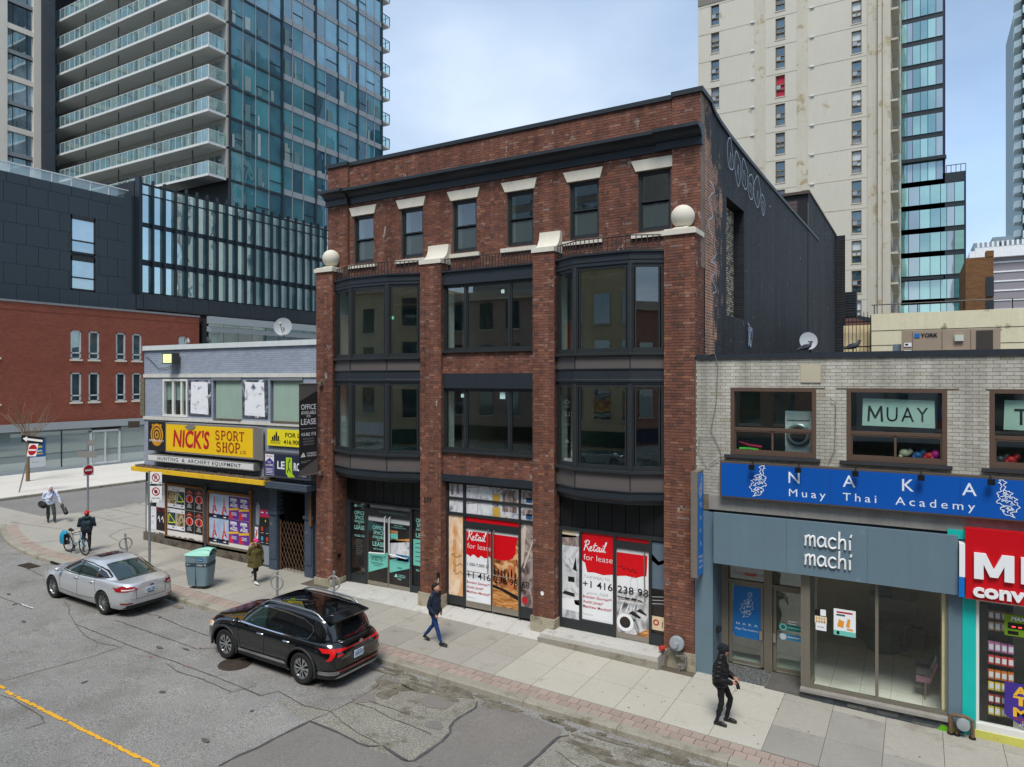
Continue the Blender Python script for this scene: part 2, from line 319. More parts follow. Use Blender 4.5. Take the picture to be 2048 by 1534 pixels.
# ================================================================== GROUND
asph=Mc('asphalt',(135,133,129),rough=.92,var=.17,scale=.35,bump=.5,bscale=45,spec=.25,dirt=lin((112,109,103)),dscale=.6,dlo=.5,dhi=.75)
def speckle(m,s1=70.,amt=.55):
    n=m.node_tree;b=n.nodes['Principled BSDF'];src=b.inputs['Base Color'].links[0].from_socket
    t=n.nodes.new('ShaderNodeTexCoord');z=n.nodes.new('ShaderNodeTexNoise');z.inputs['Scale'].default_value=s1;z.inputs['Detail'].default_value=2;n.links.new(t.outputs['Object'],z.inputs['Vector'])
    r=n.nodes.new('ShaderNodeMapRange');r.inputs['From Min'].default_value=.3;r.inputs['From Max'].default_value=.7;r.inputs['To Min'].default_value=1-amt;r.inputs['To Max'].default_value=1+amt;n.links.new(z.outputs['Fac'],r.inputs[0])
    v=n.nodes.new('ShaderNodeVectorMath');v.operation='SCALE';n.links.new(src,v.inputs[0]);n.links.new(r.outputs[0],v.inputs['Scale']);n.links.new(v.outputs[0],b.inputs['Base Color'])
    return m
speckle(asph,38,.45)
asph2=speckle(Mc('asphalt_patch',(121,117,112),rough=.93,var=.1,scale=.8,bump=.35,bscale=60,spec=.25),45,.25)
asph3=speckle(Mc('asphalt_old',(134,131,121),rough=.92,var=.16,scale=1.1,bump=.6,bscale=40,spec=.25,dirt=lin((104,99,88)),dscale=1.6,dlo=.56,dhi=.68),38,.5)
tar=Mc('tar_seal',(78,77,78),rough=.6,var=.2,scale=4)
crackm=Mc('crack_dirt',(96,91,83),rough=.95,var=.3,scale=8)
conc=[speckle(Mc('pavement_concrete',(160,156,146),rough=.9,var=.07,scale=.8,bump=.2,bscale=70,spec=.2,orand=.07,dirt=lin((124,118,106)),dscale=1.1,dlo=.58,dhi=.8),55,.12),
        speckle(Mc('pavement_concrete_new',(178,174,162),rough=.9,var=.05,scale=.9,bump=.15,bscale=70,spec=.2,orand=.04,dirt=lin((150,142,124)),dscale=1.4,dlo=.6,dhi=.8),55,.1),
        speckle(Mc('pavement_concrete_grey',(149,146,138),rough=.9,var=.08,scale=1.2,bump=.2,bscale=70,spec=.2,orand=.06,dirt=lin((110,106,98)),dscale=1.4,dlo=.58,dhi=.78),55,.12)]
apronm=speckle(Mc('apron_concrete',(186,184,178),rough=.9,var=.08,scale=1.2,bump=.15,bscale=60,spec=.2,dirt=lin((140,136,126)),dscale=2.2,dlo=.56,dhi=.75),60,.12)
whitec=Mc('bright_concrete',(205,202,194),rough=.9,var=.05,scale=.6,bump=.1,spec=.2,orand=.03)
jointm=Mc('joint_dirt',(92,84,72),rough=1,var=.2)
paverm=speckle(Mc('paver_clay',(158,142,131),rough=.9,var=.1,scale=4,bump=.2,spec=.2,orand=.1,dirt=lin((150,138,120)),dscale=1.2,dlo=.5,dhi=.7),60,.15)
kerbm=speckle(Mc('kerb_concrete',(150,145,132),rough=.92,var=.12,scale=1.5,bump=.35,bscale=50,spec=.2,orand=.07,dirt=lin((104,96,76)),dscale=1.8,dlo=.52,dhi=.72),50,.18)
def struct(o):o['kind']='structure';return o
gm=MB();gm.quad((-420,-300,-.2),(420,-300,-.2),(420,420,-.2),(-420,420,-.2));struct(gm.build('ground',conc[2],fn=gz()))
rd=MB();nx=60
for i in range(nx):
    x0,x1=-150+300*i/nx,-150+300*(i+1)/nx;rd.quad((x0,-19.5,-.15),(x1,-19.5,-.15),(x1,-2.,-.15),(x0,-2.,-.15))
road=struct(rd.build('road',asph,fn=gz()))
sr=MB()
for i in range(12):sr.quad((-28.2,-2+11*i,-.146),(-19,-2+11*i,-.146),(-19,9+11*i,-.146),(-28.2,9+11*i,-.146))
sstreet=struct(sr.build('side_street',speckle(Mc('asphalt_side',(128,126,123),rough=.92,var=.1,scale=.5,bump=.4,bscale=45,spec=.25),38,.3),fn=gz()))
# tar seals, cracks and patches lie on the road as thin sheets
def ribbon(pts,w,jit=.3,seg=.18):
    q=[]
    for(a,b),(c,d)in zip(pts,pts[1:]):
        n=max(1,int(hypot(c-a,d-b)/seg))
        for i in range(n):q.append((a+(c-a)*i/n,b+(d-b)*i/n))
    q.append(pts[-1]);V=[]
    q=[(x+random.uniform(-1,1)*w*jit,y+random.uniform(-1,1)*w*jit)for x,y in q]
    for i,(x,y)in enumerate(q):
        a=q[max(0,i-1)];b=q[min(len(q)-1,i+1)];L=hypot(b[0]-a[0],b[1]-a[1])or 1;k=w*random.uniform(.6,1.25)/2
        if i in(0,len(q)-1):k*=.4
        V.append(((x-(b[1]-a[1])/L*k,y+(b[0]-a[0])/L*k),(x+(b[1]-a[1])/L*k,y-(b[0]-a[0])/L*k)))
    return V
def ribbon_mesh(name,pts,w,mat,z,**k):
    V=ribbon(pts,w,**k);m=MB()
    for(a,b),(c,d)in zip(V,V[1:]):m.quad((*b,z),(*d,z),(*c,z),(*a,z))
    return m.build(name,mat,road,fn=gz())
def blob(cx,cy,rx,ry,n=26,j=.25,ph=0):
    r=[1+random.uniform(-j,j)for _ in range(n)];r=[(r[i-1]+r[i]+r[(i+1)%n])/3 for i in range(n)]
    return[(cx+rx*r[i]*cos(2*pi*i/n+ph),cy+ry*r[i]*sin(2*pi*i/n+ph))for i in range(n)]
def patch(name,pts,mat,z):m=MB();m.poly([(x,y,z)for x,y in pts]);return m.build(name,mat,road,fn=gz())
patch('asphalt_patch',[(7.35,-9.9),(7.31,-9.29),(7.41,-8.84),(7.45,-7.95),(7.5,-7.48),(8.5,-7.5),(9.3,-7.58),(10.5,-7.58),(10.64,-7.1),(10.7,-8.6),(10.6,-9.9)],asph2,-.141)
patch('asphalt_patch',[(10.62,-7.47),(10.6,-6.09),(10.39,-5.64),(10.38,-4.9),(10.47,-4.32),(11.5,-4.4),(12.73,-4.6),(12.81,-5.0),(12.74,-6.39),(12.7,-7.6),(12.2,-8.8),(10.7,-8.6)],asph2,-.138)
patch('asphalt_patch',[(5.9,-7.05),(6.8,-6.98),(7.6,-6.8),(7.64,-6.2),(8.9,-6.25),(10.6,-6.2),(10.55,-7.5),(9.4,-7.6),(8.5,-7.5),(7.5,-7.44),(6.6,-7.3)],asph3,-.1445)
patch('asphalt_patch',[(7.3,-4.3),(7.64,-6.2),(8.9,-6.25),(10.55,-6.2),(10.39,-5.6),(10.38,-4.5),(10.3,-4.2),(8.8,-4.22)],asph3,-.1435)
patch('asphalt_patch',[(12.85,-4.6),(12.8,-6.4),(13.2,-8),(17,-8.2),(19,-8),(24,-8),(24,-4.35),(18,-4.45)],asph3,-.1425)
dampm=Mc('gutter_dirt',(103,97,84),rough=.9,var=.35,scale=3,bump=.4,bscale=50,dirt=lin((126,120,106)),dscale=3,dlo=.45,dhi=.65)
for k in range(46):
    x=random.uniform(7.2,20)if k>8 else random.uniform(-9,7);patch('gutter_dirt',blob(x,-4.1+.012*(10-x)-random.uniform(.12,.3)-(random.random()**3)*.5*(x>7),random.uniform(.12,.6),random.uniform(.05,.14),j=.5),dampm,-.1345+.0006*(k%5))
for cx,cy,rx,ry in((7.9,-4.9,.55,.18),(8.6,-4.75,.5,.12),(9.5,-4.75,.35,.16),(8.1,-5.4,.22,.3),(13.6,-5.0,.5,.12),(14.6,-5.2,.7,.14),(15.4,-5.1,.3,.1),(14.2,-5.6,.25,.12)):
    patch('gutter_dirt',blob(cx,cy,rx,ry,j=.55),dampm,-.133)
for cx,cy,rx,ry in((7.61,-4.75,.35,.22),(7.75,-5.87,.28,.25),(9.4,-5.02,.42,.38),(10.07,-6.02,.25,.2)):
    patch('asphalt_patch',blob(cx,cy,rx,ry,j=.35),asph2,-.1335)
for pts in([(7.29,-9.78),(7.31,-9.29),(7.41,-8.84),(7.42,-8.36),(7.45,-7.95),(7.49,-7.44),(7.8,-7.46),(8.51,-7.48),(9.13,-7.57),(9.41,-7.55),(9.61,-7.4)],[(9.64,-7.35),(9.97,-7.44),(10.24,-7.51),(10.55,-7.55)],
            [(10.32,-7.57),(10.52,-7.56),(10.62,-7.47),(10.64,-7.1),(10.67,-6.53),(10.6,-6.09),(10.46,-5.91),(10.37,-5.66),(10.4,-5.27),(10.46,-4.86),(10.29,-4.49)],[(12.74,-7.2),(12.74,-6.39),(12.78,-5.82),(12.78,-5.21),(12.81,-4.94),(12.98,-4.76)]):
    ribbon_mesh('tar_seal',pts,.07,tar,-.131,jit=.12)
for pts in([(-.82,-10.29),(-.74,-9.6),(-.59,-8.83),(-.47,-8.03),(-.48,-7.1)],[(-6.1,-6.04),(-5.27,-6.29),(-4.63,-6.62),(-3.5,-7.01),(-2.29,-7.38),(-1.34,-7.48),(-.53,-7.3)],[(-3.5,-7.01),(-3.48,-6.59),(-3.29,-6.32)],
            [(-3.5,-7.01),(-2.18,-7.06),(-.48,-7.1),(.8,-7.11),(1.96,-7.1),(3.61,-7.1),(5.41,-7.18)],[(1.62,-7.26),(2.48,-7.45),(3.46,-7.38),(4.7,-7.46),(4.96,-6.78)],[(-3.11,-5.92),(-2.8,-5.28),(-1.94,-5.16),(-.32,-5.34),(.99,-5.38)],
            [(-2.8,-6.14),(-.04,-6.17),(1.54,-6.2),(1.92,-5.84)],[(4.71,-7.44),(4.81,-7.16),(5.48,-7.2),(5.66,-6.79),(6.23,-6.88),(6.83,-6.98),(7.59,-6.84),(8.1,-7.06),(8.87,-7.25),(9.57,-7.36)],[(7.59,-6.84),(7.64,-6.23),(7.65,-5.74),(7.61,-5.16),(7.36,-4.87),(7.3,-4.44)],
            [(7.64,-6.23),(8.34,-6.18),(9.03,-6.33),(9.59,-6.33),(10.3,-6.4)],[(7.96,-5.94),(8.7,-5.94),(9.28,-5.95)],[(7.59,-6.84),(7.49,-7.44)],[(.02,-10.64),(.56,-10.58),(2.01,-10.64),(2.38,-10.76),(2.3,-11.17)],[(-11.84,-4.71),(-9.65,-4.95),(-7,-5.2)],
            [(-25,-7.2),(-12,-7.0),(-6.1,-7.05)],[(13,-5.5),(13.9,-5.9),(14.6,-5.7),(15.6,-6.3)],[(13.9,-5.9),(14.1,-6.7),(14.9,-7.2)]):
    ribbon_mesh('crack',pts,.024,crackm,-.1305,jit=.5)
# painted lines, worn at their edges
yel=Mc('yellow_paint',(222,166,44),rough=.8,var=.12,scale=6);whp=Mc('white_paint_worn',(200,200,195),rough=.8,var=.12,scale=6)
def dash(name,x0,x1,y,w,mat):
    m=MB();n=max(4,int((x1-x0)/.06));a=[(x0+(x1-x0)*i/n,y+w/2-random.random()**3*w*.5)for i in range(n+1)];b=[(x0+(x1-x0)*i/n,y-w/2+random.random()**3*w*.5)for i in range(n+1)]
    for i in range(n):
        if random.random()<.03:continue
        m.quad((*b[i],-.135),(*b[i+1],-.135),(*a[i+1],-.135),(*a[i],-.135))
    return m.build(name,mat,road,fn=gz())
dash('yellow_line',-.62,-.28,-10.4,.12,yel);dash('yellow_line',-.1,9,-10.46,.11,yel);dash('yellow_line',-9,-3,-10.35,.11,yel)
dash('white_line',-6.95,-6.1,-7.0,.07,whp)
for x,y in((.9,-7.25),(2.35,-7.1),(1.55,-6.1)):patch('red_mark',blob(x,y,.06,.035,12),Mc('red_spray',(160,104,98),rough=.9),-.1295)
# kerb line: bends round the corner at the side street
def ko(x):return .012*(10-x)+(.027*(-12-x)**2 if x<-12 else 0)
def gp(x,y,z):  # rows of the pavement follow the kerb near it
    k=max(0.,min(1.,(-y-.4)/3.4));return(x,y+ko(x)*k,z+g(x))
pave=struct(MB().box(-12.2,46,-4.0,.9,-.3,-.035).build('pavement',jointm,fn=gp))
kerb=struct(MB().box(-18,46,-4.02,-3.83,-.25,-.03).build('kerb',jointm,fn=lambda x,y,z:(x,y+ko(max(x,-12)),z+g(x)))if False else MB().box(-12,46,-4.03,-3.83,-.25,-.03).build('kerb',jointm,fn=lambda x,y,z:(x,y+.012*(10-x),z+g(x))))
def kerb_piece(x0,x1):
    m=MB();n=max(1,int((x1-x0)/.5))
    prof=[(-3.805,-.03),(-3.805,.004),(-4.07,.004),(-4.1,-.025),(-4.13,-.26)]
    for i in range(n):
        a,b=x0+(x1-x0)*i/n,x0+(x1-x0)*(i+1)/n
        for(ya,za),(yb,zb)in zip(prof,prof[1:]):m.quad((a,ya,za),(a,yb,zb),(b,yb,zb),(b,ya,za))
    for xx in(x0,x1):m.poly([(xx,y,z)for y,z in prof]+[(xx,-3.805,-.26)])
    return m
x=-12.
kx=[x]
while x<34:x+=2.58+random.uniform(-.1,.1);kx.append(x)
for a,b in zip(kx,kx[1:]):
    kerb_piece(a+.006,b-.006).build('kerb_stone',kerbm,kerb,fn=lambda x,y,z:(x,y+ko(x),z+g(x)))
for a,b in((-14.2,-12.006),(-16.4,-14.206),(-18.3,-16.406),(-20.2,-18.306)):
    kerb_piece(a,b).build('kerb_stone',kerbm,kerb,fn=lambda x,y,z:(x,y+ko(x),z+g(x)))
# clay pavers, two rows
pv=MB().box(0,.272,0,.256,-.02,.0,skip='b');pvm=pv.mesh('paver');pvm.materials.append(paverm)
cnt=0;far=MB()
x=-16.5
while x<34:
    for r,y in((0,-3.8),(1,-3.53)):
        xx=x+.14*r
        y2=y+ko(xx)*(min(1,(-y-.4)/3.4))
        if-16.6<xx<22.6 and cnt<300:
            o=link('paver',pvm,pave,(xx,y2,g(xx)+random.uniform(-.002,.004)));o.rotation_euler=(random.uniform(-.006,.006),.02,random.uniform(-.01,.01)-.012);cnt+=1
        else:far.box(xx,xx+.272,y2,y2+.256,-.02,.0,skip='b')
    x+=.284
far.build('paver_row',paverm,pave,fn=gz(),kind='stuff')
# concrete slabs
xs=[-12.2];k=8.85-1.155*18
while k<44:
    if k>-11.5:xs.append(k)
    k+=1.155
rows=[(-3.235,-1.955),(-1.945,-.475)]
for i,(a,b)in enumerate(zip(xs,xs[1:])):
    for r,(y0,y1)in enumerate(rows):
        newer=9.9<a<15.8
        m=MB().box(a+.005,b-.005,y0,y1,-.06,0,skip='b')
        o=m.build('paving_slab',conc[1]if newer else(conc[2]if(i*7+r*3)%5==0 or a>15.8 and r==0 else conc[0]),pave,fn=gp)
    y0,y1=-.465,.25
    if b<.3:MB().box(a+.005,b-.005,y0,.75,-.06,0,skip='b').build('paving_slab',conc[0],pave,fn=gp)
    elif a>13.7:MB().box(a+.005,b-.005,y0,1.6 if a<17.4 else .2,-.06,0,skip='b').build('paving_slab',conc[1]if a<15.8 else conc[0],pave,fn=gp)
MB().box(.62,1.9,-.8,-.478,-.02,.003).build('paving_patch',conc[2],pave,fn=gp)
# light apron that ramps up to the doors, and the step in front of the third bay
ap=MB();axs=[.95,2.3,3.6,4.9,6.2,7.45,8.7,9.95]
for a,b in zip(axs,axs[1:]):
    m=MB();zf=[g(a)+.004,g(b)+.004];zb=[.02+.08*min(1,(a-.9)/4),.02+.08*min(1,(b-.9)/4)]
    m.add([(a+.004,-.465,zf[0]),(b-.004,-.465,zf[1]),(b-.004,.85,zb[1]),(a+.004,.85,zb[0]),(a+.004,-.465,-.5),(b-.004,-.465,-.5)],[(0,1,2,3),(4,5,1,0)])
    m.build('apron_slab',apronm,pave)
stp=MB()
for a,b in((9.96,11.6),(11.605,13.66)):stp.box(a,b,-.52,.62,-.6,.06)
stp.build('door_step',apronm,pave)
MB().box(9.9,13.7,-.56,-.5,-.3,-.05).build('step_base',kerbm,pave)
# corner of the pavement and the concrete crossing
cp=MB();outer=[]
for i in range(15):
    xx=-12.2-8.0*i/14;outer.append((xx,-3.8+ko(xx)))
cor=outer+[(-20.7,-1.2),(-20.8,.4),(-20.1,2.4),(-20.1,60),(-12.2,60),(-12.2,-.4)]
cp.poly([(x,y,-.002)for x,y in cor]);cpo=cp.build('pavement_corner',conc[0],fn=gz());struct(cpo)
for pts in([(-12.2,-1.95),(-14.5,-1.7),(-16.2,-.6),(-17,1.5),(-17.2,9)],[(-12.2,1.6),(-20.1,1.9)],[(-12.2,5),(-20.1,5.1)],[(-14.4,-1.7),(-15.3,-3.3)],[(-16.3,-.6),(-20.4,-1.3)],[(-12.2,-.5),(-13.6,-.2),(-14.4,.9),(-14.2,1.6)],[(-17.1,3.4),(-20.1,3.4)]):
    V=ribbon(pts,.03,jit=.15);m=MB()
    for(a,b),(c,d)in zip(V,V[1:]):m.quad((*b,.004),(*d,.004),(*c,.004),(*a,.004))
    m.build('slab_joint',jointm,cpo,fn=gz())
for k in range(28):  # paver band that follows the corner
    a,b=-16.6-.13*k,-16.6-.13*(k+1)
    if b<-19.9:break
    m=MB();m.add([(a,-3.8+ko(a)+.02,0),(b,-3.8+ko(b)+.02,0),(b,-3.8+ko(b)+.5,0),(a,-3.8+ko(a)+.5,0)],[(0,1,2,3)]);m.build('paver_band',paverm,cpo,fn=gz(.004))
cx_=MB().quad((-30,-3.2,-.139),(-19,-3.2,-.139),(-19,.62,-.139),(-30,.62,-.139));struct(cx_.build('crossing',conc[0],fn=gz()))
sk=MB();sk.box(-20.25,-20.0,2.0,60,-.2,.006);struct(sk.build('side_kerb',kerbm,fn=gz()))
fk=MB();fk.box(-28.15,-27.9,-20,90,-.2,.006);struct(fk.build('far_kerb',kerbm,fn=gz()))
farp=struct(MB().box(-37.7,-28.15,-20,90,-.2,-.01).build('far_pavement',jointm,fn=gz()))
for i in range(20):
    for a,b in((-31.3,-28.16),(-34.5,-31.32),(-37.7,-34.52)):
        if i==2 and a==-34.5:continue
        MB().box(a,b,-19+4.6*i,-14.42+4.6*i,-.05,0,skip='b').build('paving_slab',whitec,farp,fn=gz())
soil=Mc('soil',(96,84,70),rough=1,var=.25,scale=4,bump=.6)
# drain and manhole
iron=Mc('cast_iron',(74,64,56),rough=.75,metal=.3,var=.2,scale=9,bump=.2)
mh=thing('manhole_cover','round rusty cast iron manhole cover beside the black car','manhole cover',(3.32,-6.28,g(3.3)-.15))
m=MB();c=(3.32,-6.28,g(3.3)-.148);m.lathe([(.0,.016),(.43,.016),(.45,.01),(.45,0)],c,40,cap=False);m.build('plate',iron,mh)
for r0,r1 in((.40,.435),(.27,.30),(.13,.16)):
    m=MB();m.lathe([(r0,.014),(r0,.026),(r1,.026),(r1,.014)],c,36,cap=False);m.build('ring',iron,mh)
m=MB()
for rr,nn in((.215,18),(.345,30)):
    for i in range(nn):
        a=2*pi*i/nn;x,y=c[0]+rr*cos(a),c[1]+rr*sin(a);m.box(x-.022,x+.022,y-.022,y+.022,c[2]+.014,c[2]+.025)
m.box(c[0]-.09,c[0]+.09,c[1]-.02,c[1]+.02,c[2]+.014,c[2]+.026)
m.build('lug_pattern',iron,mh,kind='stuff')
dr=thing('drain_inlet','dark drain slot in the kerb near the corner','drain',(-10.9,-4.0,g(-10.9)-.1))
m=MB();m.box(-11.4,-10.5,-4.13+ko(-11),-4.06+ko(-11),-.12,-.03);m.build('slot',Mc('drain_dark',(30,26,22),rough=1),dr,fn=gz())
m=MB();m.box(-12.2,-11.3,-4.75,-4.3,-.147,-.12)
for i in range(6):m.box(-12.15+.14*i,-12.07+.14*i,-4.7,-4.35,-.12,-.108)
m.build('grate',iron,dr,fn=gz())
# crumbs of litter and grit in the gutter and along the walls
lit=MB()
for k in range(420):
    if k<260:x=random.uniform(6.5,18);y=-4.13+ko(x)-random.random()**2*.75;z=g(x)-.128
    else:x=random.uniform(-11.5,0)if k<360 else random.uniform(14.6,20.5);y=(.45 if k<360 else-.1)-random.random()**2*(.35 if k<360 else .5);z=g(x)+.004
    s_=random.uniform(.006,.022);a=random.uniform(0,3);lit.add([(x+s_*cos(a),y+s_*sin(a),z),(x-s_*sin(a),y+s_*cos(a)*.7,z),(x-s_*cos(a),y-s_*sin(a),z+s_*.5),(x+s_*sin(a),y-s_*cos(a)*.7,z)],[(0,1,2,3)],0 if random.random()<.35 else 1)
lo=lit.build('litter',[Mc('litter_white',(205,205,200)),Mc('litter_brown',(112,92,70))]);tag(lo,'specks of paper and grit along the kerb and walls','litter',kind='stuff')

# gum spots and oil marks
gumm=Mc('gum_spot',(96,92,86),rough=.9);oilm=Mc('oil_mark',(92,89,84),rough=.6,var=.2,scale=5);random.seed(77)
for k in range(60):
    x,y=random.uniform(-12,21),random.uniform(-3.1,-.6);m=MB();m.poly([(a,b,.0045)for a,b in blob(x,y,random.uniform(.012,.03),random.uniform(.012,.03),8)]);m.build('gum_spot',gumm,pave,fn=gp)
for k in range(16):
    x,y=random.uniform(-9,15),random.uniform(-9.5,-4.8);patch('oil_mark',blob(x,y,random.uniform(.03,.16),random.uniform(.03,.1),12,.5),oilm,-.1292)
# ================================================================== MAIN BRICK BUILDING
slate=Mc('slate_metal',(38,45,51),rough=.45,var=.1,scale=2,spec=.45,streak=.12)
slate2=Mc('slate_frame',(43,47,49),rough=.42,var=.06,scale=3,spec=.45)
taupe=Mc('taupe_panel',(94,88,86),rough=.55,var=.05,scale=2,spec=.35)
blackp=Mc('black_panel',(24,26,28),rough=.5,var=.08,scale=2,spec=.4)
stone=Mc('cast_stone',(212,207,192),rough=.85,var=.06,scale=3,bump=.12,bscale=50,spec=.25,streak=.06,dirt=lin((178,168,146)),dscale=2.5,dlo=.6,dhi=.8)
basest=Mc('base_stone',(170,162,142),rough=.95,var=.18,scale=3,bump=.6,bscale=22,spec=.2,dirt=lin((112,104,86)),dscale=3,dlo=.5,dhi=.7)
mortar=Mc('mortar',(128,112,102),rough=1,var=.25,scale=2.5)
wing=glass('window_glass',(.8,.93,.88),base=.15,gain=1.2,wave=.02,wscale=.9)
screenm=glass('insect_screen_glass',(.42,.47,.46),base=.03,gain=.8,rough=.25,milky=.08)
roomw=Mc('room_wall',(190,180,156),rough=.9,var=.1);roomd=Mc('room_dark',(172,172,158),rough=.95,var=.2,scale=1.5);jamb=Mc('white_jamb',(225,228,222),rough=.8,var=.03)
redstops=[(0.,lin((94,69,62))),(.14,lin((110,75,64))),(.4,lin((122,81,67))),(.64,lin((129,86,70))),(.84,lin((116,83,75))),(.95,lin((146,101,79))),(1.,lin((134,113,105)))]
brk_i=brickmat('red_brick_wall',redstops,'island',white=.24,wscale=3.2);brk_o=brickmat('red_brick_single',redstops,'object',white=.24,wscale=3.2)
# -- bricks: (u0,u1,v0,v1, plane) collected for a whole facade; the 300 nearest become objects, the rest one joined part
CAM=Vector(cam.location)
def field(lst,axis,c,u0,u1,v0,v1,holes=(),L=.232,H=.118,h=.084,gap=.011,phase=0.,sign=-1):
    """Flemish bond. axis 'x': wall facing -y at y=c, u=x; axis 'y': wall facing +x at x=c, u=y"""
    r=int(math.floor(v0/h))
    while r*h<v1:
        za,zb=max(v0,r*h+gap/2),min(v1,(r+1)*h-gap/2)
        if zb-za>.012:
            seq=[L,H];per=L+H+2*gap;u=u0-per+((r%2)*(per/2 if L!=H else per/4))-random.uniform(0,.008)+phase;k=0
            while u<u1:
                w=seq[k%2];a,b=max(u,u0),min(u+w,u1)
                if b-a>.02:
                    parts=[(a,b,za,zb)]
                    for(h0,h1,g0,g1)in holes:
                        nn=[]
                        for(p,q,s0,s1)in parts:
                            if q<=h0 or p>=h1 or s1<=g0 or s0>=g1:nn.append((p,q,s0,s1));continue
                            if s0<g0-.02:nn.append((p,q,s0,g0));continue
                            if s1>g1+.02:nn.append((p,q,g1,s1));continue
                            if p<h0-.02:nn.append((p,h0,s0,s1))
                            if q>h1+.02:nn.append((h1,q,s0,s1))
                        parts=nn
                    for p in parts:
                        if p[1]-p[0]>.02:lst.append((axis,c,*p))
                u+=w+gap;k+=1
        r+=1
def lay(lst,parent,m_obj,m_isl,name='brick',proud=.012,limit=300,jitter=.004):
    def ctr(b):
        u,v=(b[2]+b[3])/2,(b[4]+b[5])/2
        return Vector((u,b[1],v))if b[0]=='x' else Vector((b[1],u,v))
    lst=sorted(lst,key=lambda b:(ctr(b)-CAM).length-3.*((b[3]-b[2])>.18))
    cache={};rest=MB();base=root_of(parent)
    for i,b in enumerate(lst):
        ax,c,u0,u1,v0,v1=b;j=random.uniform(0,jitter);p=proud+j
        if i<limit:
            k=(ax,round(u1-u0,3),round(v1-v0,3),round(j,3))
            if k not in cache:
                w,h=u1-u0,v1-v0;m=MB()
                if ax=='x':m.box(-w/2,w/2,-p,0,-h/2,h/2,skip='k')
                else:m.box(0,p,-w/2,w/2,-h/2,h/2,skip='l')
                me=m.mesh('brick');me.materials.append(m_obj);cache[k]=me
            w=ctr(b);link(name,cache[k],parent,w-base,w)
        else:
            if ax=='x':rest.box(u0,u1,c-p,c,v0,v1,skip='k')
            else:rest.box(c,c+p,u0,u1,v0,v1,skip='l')
    if rest.v:rest.build('brickwork',m_isl,parent,kind='stuff')
def holed(m,x0,x1,z0,z1,y0,y1,holes):
    """solid wall between y0 and y1 with rectangular openings"""
    xs_=sorted({x0,x1,*[h for q in holes for h in q[:2]]});zs_=sorted({z0,z1,*[h for q in holes for h in q[2:]]})
    xs_=[x for x in xs_ if x0<=x<=x1];zs_=[z for z in zs_ if z0<=z<=z1]
    for a,b in zip(xs_,xs_[1:]):
        run=None
        for c,d in zip(zs_,zs_[1:]):
            inside=any(h[0]<=(a+b)/2<=h[1]and h[2]<=(c+d)/2<=h[3]for h in holes)
            if inside:
                if run:m.box(a,b,y0,y1,*run);run=None
            else:run=(run[0],d)if run else(c,d)
        if run:m.box(a,b,y0,y1,*run)
    return m
mainb=thing('brick_building','four storey dark red brick building with black bay windows and stone ball finials','building',(7.3,.8,0))
PIER=[(0.,.83),(5.,5.87),(9.44,10.18),(13.68,14.55)]
BR=[]
UY=.6
WIN=[1.35,3.64,5.93,8.13,10.42,12.68];WW=1.01;WZ=(12.17,13.97)
# upper wall and parapet
holes=[(x,x+WW,*WZ)for x in WIN]
w=MB();holed(w,.1,14.58,11.0,15.95,UY,UY+.35,holes);w.build('upper_wall',mortar,mainb)
lint=[(x-.05,x+WW+.05,13.97,14.31)for x in WIN]
field(BR,'x',UY,1.12,13.76,11.5,14.5,holes+lint);field(BR,'x',UY,1.12,13.76,15.0,15.94)
for a,b in((.1,1.12),(13.76,14.58)):
    MB().box(a,b,UY-.09,UY,11.4,15.95).build('corner_pilaster',mortar,mainb)
    field(BR,'x',UY-.09,a,b,11.5,14.5,[]);field(BR,'x',UY-.09,a,b,15.0,15.94)
field(BR,'y',1.12,UY-.09,UY,11.5,14.5);field(BR,'y',1.12,UY-.09,UY,15.,15.94)
# piers
for i,(a,b)in enumerate(PIER):
    MB().box(a,b,0,.95 if i in(0,3)else .4,.3,11.86).build('pier',mortar,mainb)
    zb=(.22,.42,.36,.16)[i]
    MB().box(a-.06,b+.05,-.07,.85 if i==0 else .42,-.6,zb).build('pier_base',basest,mainb)
    field(BR,'x',0,a,b,zb,11.86)
    field(BR,'y',b,0,.78 if i==0 else .36,zb,11.86 if i<3 else 8.4)if i<3 else None
field(BR,'y',14.55,0,.95,8.4,11.86)
# middle bay infill
MB().box(5.87,9.44,.12,.4,7.98,8.71).build('spandrel_wall',mortar,mainb);field(BR,'x',.12,5.87,9.44,7.98,8.71)
MB().box(5.87,9.44,.12,.4,4.57,5.33).build('spandrel_wall',mortar,mainb);field(BR,'x',.12,5.87,9.44,4.57,5.33)
lay(BR,mainb,brk_o,brk_i)
